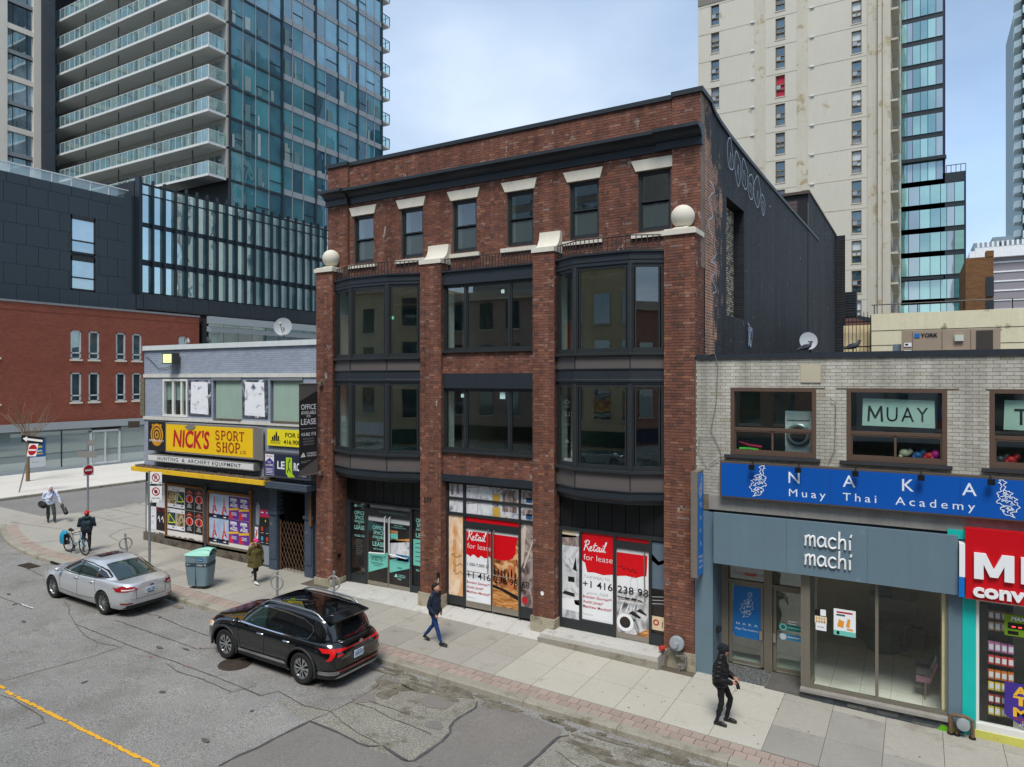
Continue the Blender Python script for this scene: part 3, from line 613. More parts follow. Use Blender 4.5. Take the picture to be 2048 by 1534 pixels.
# pier caps, scrolls and balls
for i,(a,b)in enumerate(PIER):
    if i in(0,3):
        c=MB().box(a-.06,b+.06,-.08,.8,11.86,12.0).box(a,b,-.02,.74,12.0,12.04);cx,cy=(a+b)/2,.36
        c.prism([(cx-.3,cy-.3,12.04),(cx+.3,cy-.3,12.04),(cx+.3,cy+.3,12.04),(cx-.3,cy+.3,12.04)],[(cx-.12,cy-.12,12.14),(cx+.12,cy-.12,12.14),(cx+.12,cy+.12,12.14),(cx-.12,cy+.12,12.14)])
        cap=c.build('pier_cap',stone,mainb)
        MB().ball((cx,cy,12.43),.335,32,18).build('ball_finial',stone,cap,smooth=60)
    else:
        cap=MB().box(a-.03,b+.03,-.06,.6,11.76,11.91).build('pier_cap',stone,mainb)
        pr_=[(-.02,11.91)]+[(.42-.40*cos(t),12.5-.55*sin(t))for t in[pi/2*k/10 for k in range(10,-1,-1)]]
        pr_=[(-.02,11.91)]+[(-.0+.44*(1-cos(pi/2*k/10)),11.93+.55*sin(pi/2*k/10))for k in range(11)][1:]
        # concave sweep from the front of the cap up to the wall
        cv=[(-.02+.46*sin(pi/2*k/10),11.91+.57*(1-cos(pi/2*k/10)))for k in range(11)]
        MB().extr_x(cv+[(.6,12.48),(.6,11.91)],a+.0,b-.0).build('scroll_block',stone,cap,smooth=30)
# coping of the parapet
cp_=MB().box(1.12,13.76,UY-.07,UY+.45,15.93,16.06).box(.02,1.14,UY-.17,UY+.45,15.95,16.09).box(13.74,14.66,UY-.17,UY+1.0,15.95,16.09);cp_.build('coping',slate,mainb)
# cornice: fascia, cove and crown; it steps forward over the corner pilasters
def cornice(x0,x1,o):
    pr_=[(UY+.02,14.46),(UY-.06-o,14.46),(UY-.06-o,14.68),(UY-.1-o,14.70)]+[(UY-.12-o-.3*(1-cos(t)),14.70+.17*sin(t))for t in[pi/2*k/6 for k in range(7)]]+[(UY-.46-o,14.88),(UY-.46-o,14.98),(UY+.02,15.04)]
    return MB().extr_x(pr_,x0,x1).build('cornice',slate,mainb,smooth=35)
cornice(1.15,13.3,0);cornice(.02,1.149,.1);cornice(13.301,14.64,.1)
# sash windows of the top floor
def room(parent,x0,x1,y0,y1,z0,z1,mats,name='room'):
    m=MB();m.box(x0,x1,y0,y1,z0,z1,skip='f');return m.build(name,mats,parent)
for x in WIN:
    a,b=x,x+WW;z0,z1=WZ
    fr=MB();fr.frame_y(a,b,z0,z1,.07,UY+.08,UY+.2);fr.frame_y(a+.07,b-.07,z0+.9,z1-.07,.045,UY+.1,UY+.16)
    fr.box(a+.07,b-.07,UY+.13,UY+.19,z0+.86,z0+.93);fr.frame_y(a+.07,b-.07,z0+.07,z0+.9,.045,UY+.13,UY+.19,bot=.09)
    wf=fr.build('window_frame',slate2,mainb)
    MB().quad((a+.11,UY+.13,z0+.94),(b-.11,UY+.13,z0+.94),(b-.11,UY+.13,z1-.11),(a+.11,UY+.13,z1-.11)).build('pane',wing,wf)
    MB().quad((a+.11,UY+.16,z0+.15),(b-.11,UY+.16,z0+.15),(b-.11,UY+.16,z0+.87),(a+.11,UY+.16,z0+.87)).build('pane',screenm,wf)
    MB().box(a-.02,b+.02,UY+.2,UY+.62,z0-.02,z1+.02,skip='fk').build('window_reveal',jamb,wf)
    MB().extr_y([(a-.05,13.985),(b+.05,13.985),(b+.14,14.31),(a-.2,14.31)],UY-.06,UY+.2).build('lintel',stone,mainb)
    sl=MB()
    for k in range(8):u0=a-.2+(WW+.34)*k/8;sl.box(u0+.002,u0+(WW+.34)/8-.002,UY-.1,UY+.12,11.99,12.12)
    sl.box(a-.2,b+.14,UY-.08,UY+.1,12.0,12.115);sl.build('sill',stone,mainb)
m=MB();m.box(.4,14.3,UY+.6,7.,11.6,14.6,skip='f');m.build('room',[roomd],mainb)
for x in(3.0,5.3,7.5,9.8,12.0):MB().box(x-.1,x+.1,UY+.4,4.5,11.62,14.55).build('room_partition',roomw,mainb)
# bay windows
def offset_path(path,o):
    """moves an open polyline outward (towards -y) by o with mitred corners; its ends slide along the piers (x fixed)"""
    q=[]
    for i,(x,y)in enumerate(path):
        def nrm(a,b):L=hypot(b[0]-a[0],b[1]-a[1]);return((b[1]-a[1])/L,-(b[0]-a[0])/L)
        if 0<i<len(path)-1:
            n1,n2=nrm(path[i-1],path[i]),nrm(path[i],path[i+1]);k=o/(1+n1[0]*n2[0]+n1[1]*n2[1]);q.append((x+(n1[0]+n2[0])*k,y+(n1[1]+n2[1])*k))
        else:
            n1=nrm(path[0],path[1])if i==0 else nrm(path[-2],path[-1]);q.append((x,y+o/n1[1]if abs(n1[1])>.1 else y))
    return q
def sweep(m,path,prof,back=.5):
    """prof: (offset, z) from bottom to top; closed to the back"""
    rings=[]
    for o,z in prof:rings.append([(x,y,z)for x,y in offset_path(path,o)])
    for r1,r2 in zip(rings,rings[1:]):
        for i in range(len(path)-1):m.quad(r1[i],r1[i+1],r2[i+1],r2[i])
    for r_,flip in((rings[0],1),(rings[-1],0)):
        p=list(r_)+[(r_[-1][0],back,r_[-1][2]),(r_[0][0],back,r_[0][2])];m.poly(p[::-1]if flip else p)
    return m
def facet_box(m,A,B,u0,u1,n0,n1,z0,z1,mi=0):
    A=Vector((*A,0));B=Vector((*B,0));u=(B-A).normalized();n=Vector((u.y,-u.x,0))
    P=[A+u*a+n*b for a,b in((u0,n0),(u1,n0),(u1,n1),(u0,n1))]
    return m.prism([(p.x,p.y,z0)for p in P],[(p.x,p.y,z1)for p in P],mi)
def bay(path,name):
    bw=MB().box(path[0][0]+.02,path[-1][0]-.02,.45,.5,4.3,4.35).build('bay_window',slate,mainb)
    sweep(MB(),path,[(.03,11.12),(.03,11.20),(.0,11.2),(.02,11.24),(.02,11.42),(.08,11.44),(.08,11.50)]).build('roof_fascia',slate,bw)
    for(z0,z1,top)in((8.57,11.12,0),(5.16,7.66,1)):
        sweep(MB(),path,[(.03,z0-.1),(.1,z0-.08),(.1,z0-.01),(.04,z0)]).build('bay_sill',slate2,bw)
        fr=MB()
        for A,B in zip(path,path[1:]):
            L=hypot(B[0]-A[0],B[1]-A[1]);e0=.0;e1=L
            for(u0,u1)in((e0+.01,e0+.1),(e1-.1,e1-.01)):facet_box(fr,A,B,u0,u1,-.1,-.005,z0+.001,z1-.001)
            facet_box(fr,A,B,e0+.1,e1-.1,-.1,-.01,z1-.1,z1-.002);facet_box(fr,A,B,e0+.1,e1-.1,-.1,-.01,z0+.002,z0+.13)
            facet_box(fr,A,B,.13,.17,-.07,-.02,z0+.13,z1-.1);facet_box(fr,A,B,L-.17,L-.13,-.07,-.02,z0+.13,z1-.1)
        for P in path[1:-1]:fr.tube([(P[0],P[1]+.02,z0+.002),(P[0],P[1]+.02,z1-.002)],.075,8)
        f=fr.build('bay_frame',slate2,bw)
        for A,B in zip(path,path[1:]):
            L=hypot(B[0]-A[0],B[1]-A[1]);a,b=Vector((*A,0)),Vector((*B,0));u=(b-a).normalized();n=Vector((u.y,-u.x,0))
            p,q=a+u*.15-n*.05,b-u*.15-n*.05
            MB().quad((p.x,p.y,z0+.12),(q.x,q.y,z0+.12),(q.x,q.y,z1-.09),(p.x,p.y,z1-.09)).build('pane',wing,f)
    sweep(MB(),path,[(.0,8.10),(.0,8.472)]).build('taupe_panel',taupe,bw)
    sweep(MB(),path,[(.01,7.66),(.01,7.70),(.04,7.72),(.04,7.78),(.02,7.80),(.02,8.07),(.05,8.08),(.05,8.11)]).build('bay_band',slate,bw)
    sweep(MB(),path,[(.0,4.56),(.0,5.062)]).build('taupe_panel',taupe,bw)
    sweep(MB(),path,[(-.14,4.17),(-.08,4.18),(-.06,4.26),(.0,4.30),(.02,4.34),(.02,4.53),(.05,4.54),(.05,4.57)]).build('bay_skirt',slate,bw)
    # white inner reveals and the rooms behind
    for(z0,z1)in((8.5,11.3),(5.1,7.9)):
        x0,x1=path[0][0]+.02,path[-1][0]-.02
        MB().box(x0,x0+.06,.3,.75,z0,z1).build('white_reveal',jamb,bw);MB().box(x1-.06,x1,.3,.75,z0,z1).build('white_reveal',jamb,bw)
    # railing on the roof of the bay: bows forward
    rl=MB();x0,x1=path[0][0]+.02,path[-1][0]-.02;pts=[]
    op=offset_path(path,-.04);op=[(op[0][0]+.02,op[0][1])]+op[1:-1]+[(op[-1][0]-.02,op[-1][1])];ls=[hypot(b[0]-a[0],b[1]-a[1])for a,b in zip(op,op[1:])]
    for(a,b),L_ in zip(zip(op,op[1:]),ls):
        for q in range(max(2,int(L_/.14))):f=q/max(2,int(L_/.14));pts.append((a[0]+(b[0]-a[0])*f,a[1]+(b[1]-a[1])*f))
    pts.append(op[-1])
    for P in path[1:-1]:
        for za,zb in((4.56,5.06),(8.1,8.47),(11.22,11.42)):MB().tube([(P[0],P[1]-.012,za),(P[0],P[1]-.012,zb)],.016,6).build('corner_shade_line',slate,bw)  # dark line added at each bay corner to sharpen the change of shade
    rl.tube([(x,y,11.93)for x,y in pts],.017,6);rl.tube([(x,y,11.58)for x,y in pts],.012,6)
    ro=rl.build('roof_railing',Mc('railing_iron',(56,50,50),rough=.6),bw)
    bme=MB().box(-.011,.011,-.011,.011,11.5,11.93).mesh('baluster');bme.materials.append(MATS['railing_iron'])
    for x,y in pts[::1]:link('baluster',bme,ro,Vector((x,y,0))-root_of(ro),(x,y,0))
    return bw
bay([(.85,.12),(2.07,-.35),(3.79,-.35),(4.985,.06)],'a');bay([(10.2,.14),(11.06,-.35),(12.8,-.35),(13.665,.1)],'b')
# rooms of the two middle floors, with bits of ceiling and back walls one can make out
for z0,z1 in((8.2,11.4),(4.8,7.95)):
    m=MB();m.box(.6,14.2,.8,9.,z0,z1,skip='f');m.build('room',roomd,mainb)
    for x in(5.2,9.7):MB().box(x-.1,x+.1,2.4,9,z0,z1).build('room_partition',roomw,mainb)
    for x,h in((2.2,1.9),(7.9,2.1),(12.3,1.9)):MB().box(x,x+.95,7.6,7.7,z0+.02,z0+h).build('room_door',jamb,mainb)
    for x in(2,7,12):MB().tube([(x-.9,3.2,z1-.5),(x+1.2,4.6,z1-.5)],.05,8).build('ceiling_duct',roomw,mainb)
# middle bay windows
for z0,z1 in((8.71,11.02),(5.33,7.5)):
    fr=MB();y0,y1=.16,.3
    fr.frame_y(5.87,9.44,z0,z1,.07,y0,y1,bot=.1)
    for a,b in((5.94,6.74),(6.79,8.46),(8.51,9.37)):fr.frame_y(a,b,z0+.1,z1-.07,.05,y0+.03,y1-.02)
    fr.box(6.74,6.79,y0+.005,y1,z0+.1,z1-.07);fr.box(8.46,8.51,y0+.005,y1,z0+.1,z1-.07);fr.box(5.8,9.46,.02,.2,z0-.02,z0+.04)
    f=fr.build('triple_window',slate2,mainb)
    for a,b in((5.99,6.69),(6.84,8.41),(8.56,9.32)):MB().quad((a,.22,z0+.15),(b,.22,z0+.15),(b,.22,z1-.12),(a,.22,z1-.12)).build('pane',wing,f)
    MB().box(5.84,5.92,.32,.72,z0,z1).build('white_reveal',jamb,f)
MB().box(5.875,9.435,.08,.5,11.0,11.42).box(5.875,9.435,.0,.5,11.42,11.47).box(5.875,9.435,.3,.62,11.46,11.5).build('beam_fascia',slate,mainb)
MB().box(5.875,9.435,.09,.3,7.49,7.99).build('beam_fascia',slate,mainb);MB().box(5.875,9.435,.05,.4,4.33,4.575).build('beam_fascia',slate,mainb)
rl=MB();rl.tube([(5.9,.14,11.89),(9.42,.14,11.89)],.017,6);rl.tube([(5.9,.14,11.56),(9.42,.14,11.56)],.012,6);ro=rl.build('roof_railing',MATS['railing_iron'],mainb)
bme=MB().box(-.011,.011,-.011,.011,11.47,11.89).mesh('baluster');bme.materials.append(MATS['railing_iron'])
for k in range(30):p=(5.95+3.44*k/29,.14,0);link('baluster',bme,ro,Vector(p)-root_of(ro),p)
paper=Mc('note_paper',(190,225,215),rough=.9)
MB().box(6.56,6.68,.205,.212,7.18,7.3).build('window_note',paper,mainb);MB().box(8.15,8.27,.205,.212,10.6,10.72).build('window_note',paper,mainb);MB().box(8.1,8.3,.205,.212,7.15,7.38).build('window_note',paper,mainb)
Print((3.86,-.28,9.85),u=(.95,.32,0),n=(.32,-.95,0)).ell(.1,.1,.075,.075,Mc('exit_green',(40,170,120),rough=.6)).up().stroke([(.06,.1),(.13,.1)],.014,jamb).stroke([(.105,.125),(.135,.1),(.105,.075)],.014,jamb).build('exit_sticker',mainb)
# ---- shopfronts
steel=Mc('brushed_steel',(168,160,148),rough=.35,metal=.8,var=.05)
def battens(x0,x1,y,z0,z1):
    m=MB().box(x0,x1,y,y+.1,z0,z1);n=int((x1-x0)/.42)
    o=m.build('panel_backing',blackp,mainb)
    for k in range(n):MB().box(x0+(x1-x0)*k/n+.012,x0+(x1-x0)*(k+1)/n-.012,y-.03,y,z0+.005,z1).build('panel_board',blackp,o)
battens(.86,5.0,.78,3.15,4.25);battens(10.2,13.68,.42,3.18,4.25)
MB().box(.86,5.,.5,1.2,4.2,4.3).box(10.2,13.68,.3,1.2,4.2,4.3).build('soffit',blackp,mainb)
# photographic window graphics are prints: soft colour fields
def photo(name,stops,scale=3.,stretch=(1,1,1),rough=.35,dist=1.5):
    if name in MATS:return MATS[name]
    m=bpy.data.materials.new(name);m.use_nodes=True;MATS[name]=m;n=m.node_tree;b=n.nodes['Principled BSDF'];b.inputs['Roughness'].default_value=rough;b.inputs['Specular IOR Level'].default_value=.4
    t=n.nodes.new('ShaderNodeTexCoord');mp=n.nodes.new('ShaderNodeMapping');mp.inputs['Scale'].default_value=stretch;n.links.new(t.outputs['Object'],mp.inputs[0])
    z=n.nodes.new('ShaderNodeTexNoise');z.inputs['Scale'].default_value=scale;z.inputs['Detail'].default_value=6;z.inputs['Distortion'].default_value=dist;n.links.new(mp.outputs[0],z.inputs['Vector'])
    r=n.nodes.new('ShaderNodeValToRGB');cr=r.color_ramp
    while len(cr.elements)<len(stops):cr.elements.new(.5)
    for e,(p,c)in zip(cr.elements,stops):e.position=p;e.color=(*lin(c),1)
    n.links.new(z.outputs['Fac'],r.inputs[0]);n.links.new(r.outputs[0],b.inputs['Base Color']);return m
ph_bar=photo('photo_bar',[(.3,(40,30,28)),(.42,(120,62,34)),(.52,(190,120,70)),(.62,(235,190,140)),(.75,(70,60,60))],2.6)
ph_wood=photo('photo_wood',[(.3,(120,72,34)),(.5,(190,126,66)),(.7,(226,176,110))],2.5,(1,1,4))
ph_cream=photo('photo_cream',[(.3,(196,120,62)),(.45,(232,186,136)),(.6,(244,222,196)),(.75,(214,160,110))],1.6,(1.4,1,.5))
ph_room=photo('photo_room',[(.28,(120,124,130)),(.42,(196,200,204)),(.6,(226,228,230)),(.75,(150,146,146))],1.6,(1.6,1,1))
ph_loft=photo('photo_loft',[(.3,(70,58,56)),(.45,(130,112,108)),(.6,(176,164,160)),(.75,(90,72,70))],2.4,(1.5,1,.8))
ph_yard=photo('photo_yard',[(.3,(92,96,104)),(.45,(160,164,172)),(.58,(214,216,220)),(.66,(176,150,70)),(.75,(110,78,74))],2.8)
ph_gym=photo('photo_gym',[(.3,(86,84,84)),(.45,(168,168,170)),(.6,(222,222,224)),(.78,(140,120,104))],2.2,(1.6,1,.9))
ph_dark=photo('photo_dark',[(.3,(20,22,24)),(.5,(36,34,34)),(.7,(56,46,40))],1.5)
adred=Mc('sign_red',(214,10,26),rough=.35,var=.03);adwhite=Mc('sign_white',(236,238,240),rough=.4,var=.03);adblack=Mc('sign_black',(22,22,24),rough=.4,var=.03);adredtx=Mc('sign_red_text',(188,30,44),rough=.4)
teal=Mc('sign_teal',(112,196,182),rough=.4,var=.03);tealt=Mc('sign_teal_text',(150,214,204),rough=.4,var=.0);tealdk=Mc('sign_teal_dark',(44,84,86),rough=.3,var=.05);chalk=Mc('chalk_line',(170,172,176),rough=.8)
backw=Mc('vinyl_backing',(200,205,208),rough=.5,var=.03)
# LEFT shop (office entrance), y=.75
SY=.75
lf=MB();lf.box(.86,1.1,SY-.08,SY+.1,0,3.16);lf.box(1.1,5.0,SY-.06,SY+.1,3.08,3.15)
for a,b in((1.82,1.92),(3.98,4.08)):lf.box(a,b,SY-.06,SY+.08,.05,3.08)
lf.box(1.92,3.98,SY-.06,SY+.08,2.66,2.93)
lf.box(1.1,1.82,SY-.05,SY+.08,.02,.34);lf.box(4.08,5.0,SY-.05,SY+.08,.02,.32)
shopl=lf.build('shopfront',slate2,mainb)
def pane_y(a,b,c,d,y,parent,mat=None,name='pane'):return MB().quad((a,y,c),(b,y,c),(b,y,d),(a,y,d)).build(name,mat or wing,parent)
pane_y(1.1,1.82,.34,3.08,SY+.03,shopl);pane_y(4.08,5.,.32,3.08,SY+.03,shopl);pane_y(1.92,3.98,2.93,3.08,SY+.03,shopl)
for(a,b,side)in((1.93,2.94,0),(2.96,3.97,1)):
    d=MB();d.frame_y(a,b,.07,2.65,.025,SY-.03,SY+.03,bot=.14);dr_=d.build('glass_door',steel,shopl)
    p=Print((a,SY-.0,0));W=b-a
    p.rect(.03,.21,W-.03,2.62,ph_dark).up();p.rect(.03,2.46,W-.03,2.62,backw)
    if side==0:
        p.poly([(.03,.5),(W-.03,.82),(W-.03,1.34),(.03,1.22)],teal).poly([(.03,2.05),(.55,2.2),(W-.12,2.28),(.03,2.46)],tealdk).up()
        for t,z,h,f in(('OFFICE',2.15,.15,.58),('SPACE',1.97,.14,.5),('AVAILABLE',1.82,.11,.58),('FOR',1.73,.06,.14),('LEASE',1.53,.17,.58),('1,800 TO 10,000 SF',1.4,.055,.5)):p.text(t,W*.52,z,h,tealt,.012,al='c',fit=f)
        p.text('416 862 1710',W*.45,.98,.085,adblack,al='c',fit=.55)
        for z,w_ in((1.14,.45),(1.09,.5),(.9,.6),(.85,.6),(.79,.35)):p.rect(W*.45-w_/2,z,W*.45+w_/2,z+.018,tealdk)
    else:
        p.poly([(.03,.62),(W-.03,.9),(W-.03,1.3),(.03,1.1)],teal).rect(.05,1.2,W-.05,1.86,ph_room).poly([(.05,1.72),(W-.05,1.86),(W-.05,1.98),(.05,1.84)],ph_wood).rect(.05,1.9,.42,2.2,teal).up()
        p.rect(.05,2.1,.42,2.2,ph_wood).rect(.35,1.12,W-.06,1.35,Mc('blue_chairs',(30,110,160))).poly([(.4,1.2),(.62,1.32),(.9,1.22),(.9,1.14),(.4,1.12)],Mc('plant_green',(70,120,40)))
        p.text('BRAND NEW',W*.45,2.37,.05,tealt,al='c',fit=.4).text('FULL BUILDING RENOVATION',W*.45,2.3,.045,tealt,al='c',fit=.66)
        p.poly([(.25,.5),(.33,.62),(.37,.62),(.42,.5)],tealt).text('CUSHMAN &',.45,.57,.05,tealt,.01,fit=.32).text('WAKEFIELD',.45,.505,.05,tealt,.01,fit=.32)
        for z,w_ in((.45,.2),(.42,.16),(.86,.2),(.83,.24)):p.rect(W*.5-w_/2,z,W*.5+w_/2,z+.014,tealt if z<.6 else tealdk)
    p.build('door_poster',dr_)
    hx=b-.1 if side==0 else a+.1;ox=a+.15 if side==0 else b-.12
    MB().tube([(hx,SY-.04,2.7),(hx,SY-.12,2.66),(hx,SY-.12,1.4),(hx,SY-.12,1.33),(ox,SY-.12,1.27),(ox,SY-.04,1.27)],.022,8).build('door_handle',adwhite,dr_)
p=Print((1.12,SY,0));p.poly([(.0,.55),(.68,.62),(.68,2.85),(0,2.72)],ph_dark).up()
for t,z,h,f in(('OFFICE',2.62,.15,.5),('SPACE',2.45,.14,.44),('AVAILABLE',2.32,.1,.5),('FOR',2.25,.05,.1),('LEASE',2.06,.16,.5),('416 862 1710',1.78,.085,.5)):p.text(t,.38,z,h,tealt,.01,al='c',fit=f)
for k in range(9):p.rect(.2,1.66-.07*k-.14*(k<0),.2+.36-.05*(k%3),1.675-.07*k,Mc('grey_print',(110,120,120)))
p.poly([(.1,2.92),(.18,3.02),(.22,3.02),(.27,2.92)],tealt).text('CUSHMAN &',.3,2.975,.035,tealt,fit=.26).text('WAKEFIELD',.3,2.93,.035,tealt,fit=.26);p.build('window_poster',shopl)
p=Print((4.1,SY,0));p.rect(0,.35,.88,3.06,ph_dark).up().rect(0,1.05,.88,2.0,teal).up()
for t,z,h,f in(('OFFICE',2.62,.15,.6),('SPACE',2.45,.14,.52),('AVAILABLE',2.32,.1,.6),('FOR',2.25,.05,.1),('LEASE',2.08,.16,.6),('416 862 1710',.85,.085,.6)):p.text(t,.42,z,h,tealt,.01,al='c',fit=f)
for k in range(5):p.rect(.1,1.85-.16*k,.5,1.875-.16*k,tealdk)
p.build('window_poster',shopl)
p=Print((2.0,SY-.06,2.72));p.text('OFFICE SPACE AVAILABLE FOR LEASE   416 862 1710',.5,.1,.05,Mc('grey_letter',(120,150,146)),fit=1.3);p.build('door_header_text',shopl)
# MIDDLE shop, y=.35
MY=.35
mf=MB();mf.box(5.875,5.96,MY-.06,MY+.1,.05,4.32);mf.box(9.36,9.44,MY-.06,MY+.1,.05,4.32)
mf.box(6.58,6.66,MY-.06,MY+.08,.05,4.32);mf.box(8.75,8.82,MY-.06,MY+.08,.05,4.32)
for a,b in((5.96,6.58),(6.66,8.75),(8.82,9.36)):
    mf.box(a,b,MY-.05,MY+.08,4.22,4.32);mf.box(a,b,MY-.05,MY+.08,3.69,3.76);mf.box(a,b,MY-.05,MY+.08,3.15,3.24)
mf.box(6.66,8.75,MY-.055,MY+.08,2.78,2.98);mf.box(5.96,6.58,MY-.05,MY+.08,.1,.4);mf.box(8.82,9.36,MY-.05,MY+.08,.1,.45)
shopm=mf.build('shopfront',slate2,mainb)
def gfx(o,parts,parent,name='window_poster',extra=None):
    p=Print(o)
    for q in parts:
        if q=='up':p.up()
        else:getattr(p,q[0])(*q[1:])
    if extra:extra(p)
    return p.build(name,parent)
for z0,z1 in((3.77,4.21),(3.25,3.68)):
    hi=z0>3.5
    gfx((5.96,MY,0),[('rect',.02,z0,.6,z1,ph_room)]+(['up',('rect',.1,z0+.05,.2,z1,ph_loft),('rect',.32,z0+.1,.44,z1,ph_loft)]if hi else[]),shopm)
    gfx((6.66,MY,0),[('rect',.02,z0,1.05,z1,ph_room),('rect',1.05,z0,2.07,z1,ph_yard),'up',('rect',1.08,z0,1.35,z0+.22 if hi else z1-.12,Mc('print_yellow',(196,158,60))),('rect',1.45,z0+(.0 if hi else .2),2.0,z1-.05,ph_loft),'up']+[('stroke',[(1.52+.12*k,z0+(.0 if hi else .2)),(1.52+.12*k,z1-.05)],.012,adblack)for k in range(4)]+[('stroke',[(.45,z0),(.52,z1)],.02,ph_loft),('stroke',[(.0,z1-.1),(.6,z1-.02)],.015,ph_loft)],shopm)
    gfx((8.82,MY,0),[('rect',.0,z0,.54,z1,ph_yard),'up',('rect',.06,z0+.15,.46,z1-.08,ph_loft),('rect',.18,z0+.05,.4,z0+.2,Mc('print_blue',(30,84,132)))],shopm)
def graf(p):
    for k in range(3):
        x0,z0=.1+.05*k,1.75-.28*k
        p.stroke([(x0+.09*i+.03*sin(i*2.1+k),z0+.09*sin(i*1.9+k)*(1-.1*i))for i in range(6)],.012,adblack)
gfx((5.96,MY,0),[('rect',.0,.4,.62,3.14,ph_cream),'up',('rect',.18,1.2,.3,2.3,Mc('print_tan',(214,158,104))),'up'],shopm,extra=graf)
gfx((6.66,MY,0),[('rect',.0,2.99,2.09,3.14,adred)],shopm)
def handwriting(p,x,z,k,w,m):
    for t in([(.05,0),(.2,.95)],[(0,.8),(.25,1.),(.5,.9),(.42,.62),(.15,.5),(.3,.4),(.62,.0)],[(.68,.22),(.85,.32),(.8,.45),(.68,.35),(.7,.08),(.85,.03),(1.02,.15)],[(1.2,.8),(1.1,.3),(1.12,.06),(1.25,.06),(1.35,.2)],[(1.,.55),(1.4,.6)],[(1.72,.4),(1.55,.42),(1.42,.2),(1.5,.03),(1.68,.2),(1.74,.42),(1.7,.12),(1.78,.04),(1.88,.14)],[(2.,.42),(1.94,.15),(2.,.04),(2.12,.14)],[(2.06,.6),(2.08,.65)],[(2.12,.14),(2.35,.8),(2.38,1.),(2.28,.9),(2.2,.3),(2.24,.05),(2.4,.1)]):
        c_=[]
        for i in range(len(t)-1):
            p0,p1,p2,p3=t[max(0,i-1)],t[i],t[i+1],t[min(len(t)-1,i+2)]
            for q in range(4):f=q/4;c_.append(tuple(.5*(2*p1[j]+(p2[j]-p0[j])*f+(2*p0[j]-5*p1[j]+4*p2[j]-p3[j])*f*f+(3*p1[j]-p0[j]-3*p2[j]+p3[j])*f**3)for j in(0,1)))
        c_.append(t[-1]);p.stroke([(x+k*(a+.15*b),z+k*b*1.05)for a,b in c_],w,m)
def retail(p,W,x0,tx=0.):
    handwriting(p,.06,2.36,.3,.03,adwhite);p.text('for lease',.06,2.08,.19,adwhite,-.012,fit=.95)
doors=[(6.67,7.69),(7.72,8.74)]
for i,(a,b)in enumerate(doors):
    d=MB();d.frame_y(a,b,.1,2.77,.02,MY-.03,MY+.03,bot=.2);dd=d.build('glass_door',steel,shopm);W=b-a
    edge=[(W-.02-(W-.04)*k/12,1.84+.05*sin(k*1.7)+(.05 if i else-.0)+random.uniform(-.02,.02))for k in range(13)]
    p=Print((a,MY,0));p.rect(.02,.3,W-.02,2.74,adwhite if i==0 else ph_bar).up();p.rect(.02,2.66,W-.02,2.75,backw)
    if i==0:p.poly([(.02,2.66)]+edge[::-1]+[(W-.02,2.66)],adred)
    else:p.poly([(.02,2.66),(.02,1.86),(.3,1.83),(.6,1.86),(.78,1.95),(.88,2.1),(.9,2.35),(.95,2.6),(.96,2.66)],adred).rect(.02,.3,W-.02,.95,ph_wood)
    p.up()
    if i==0:
        retail(p,W,a);p.text('1,500-7,000 SF',.06,1.5,.1,adblack,fit=.86).text('+1 416',.03,1.08,.22,adblack,.004,fit=.95)
        for t,z,f in(('Brandon Gorman**',.9,.93),('Austin Jones*',.74,.66),('Matthew Marshall*',.58,.93)):p.text(t,.04,z,.085,adredtx,.006,fit=f)
        p.rect(.05,.42,.4,.43,chalk)
    else:
        p.poly([(.02,1.0),(.5,.9),(W-.02,.74),(W-.02,.6),(.3,.86),(.02,.9)],adblack).up().text('238 98',.08,1.07,.22,adblack,.004,fit=.9)
        for k in range(7):p.ell(.1+.13*k,1.4+.08*sin(k*3),.03,.16,ph_dark,10)
        p.ell(.72,1.3,.14,.42,Mc('print_copper',(196,116,70)),18);p.ell(.22,1.25,.12,.09,MATS['print_copper'],14)
    p.build('door_poster',dd)
    hx=b-.09 if i==0 else a+.1;ox=a+.1 if i==0 else b-.1
    MB().tube([(hx,MY-.03,2.8),(hx,MY-.1,2.77),(hx,MY-.1,1.36),(hx+(-.04 if i==0 else .04),MY-.1,1.33),(ox,MY-.1,1.33),(ox,MY-.03,1.33)],.016,8).build('door_handle',steel,dd)
gfx((8.82,MY,0),[('rect',.0,.45,.54,3.14,ph_loft),'up',('poly',[(.0,2.9),(.14,3.1),(.2,3.0),(.08,1.9),(0,1.7)],Mc('print_beige',(206,190,176))),('stroke',[(.1,1.7),(.5,2.8)],.05,MATS['print_beige']),('stroke',[(.1,2.3),(.52,2.1)],.03,MATS['print_beige']),'up',('text','68',.03,1.06,.22,adblack,.004),('ell',.13,.66,.1,.13,adredtx,20),('text','J',.3,.6,.12,adblack)],shopm)
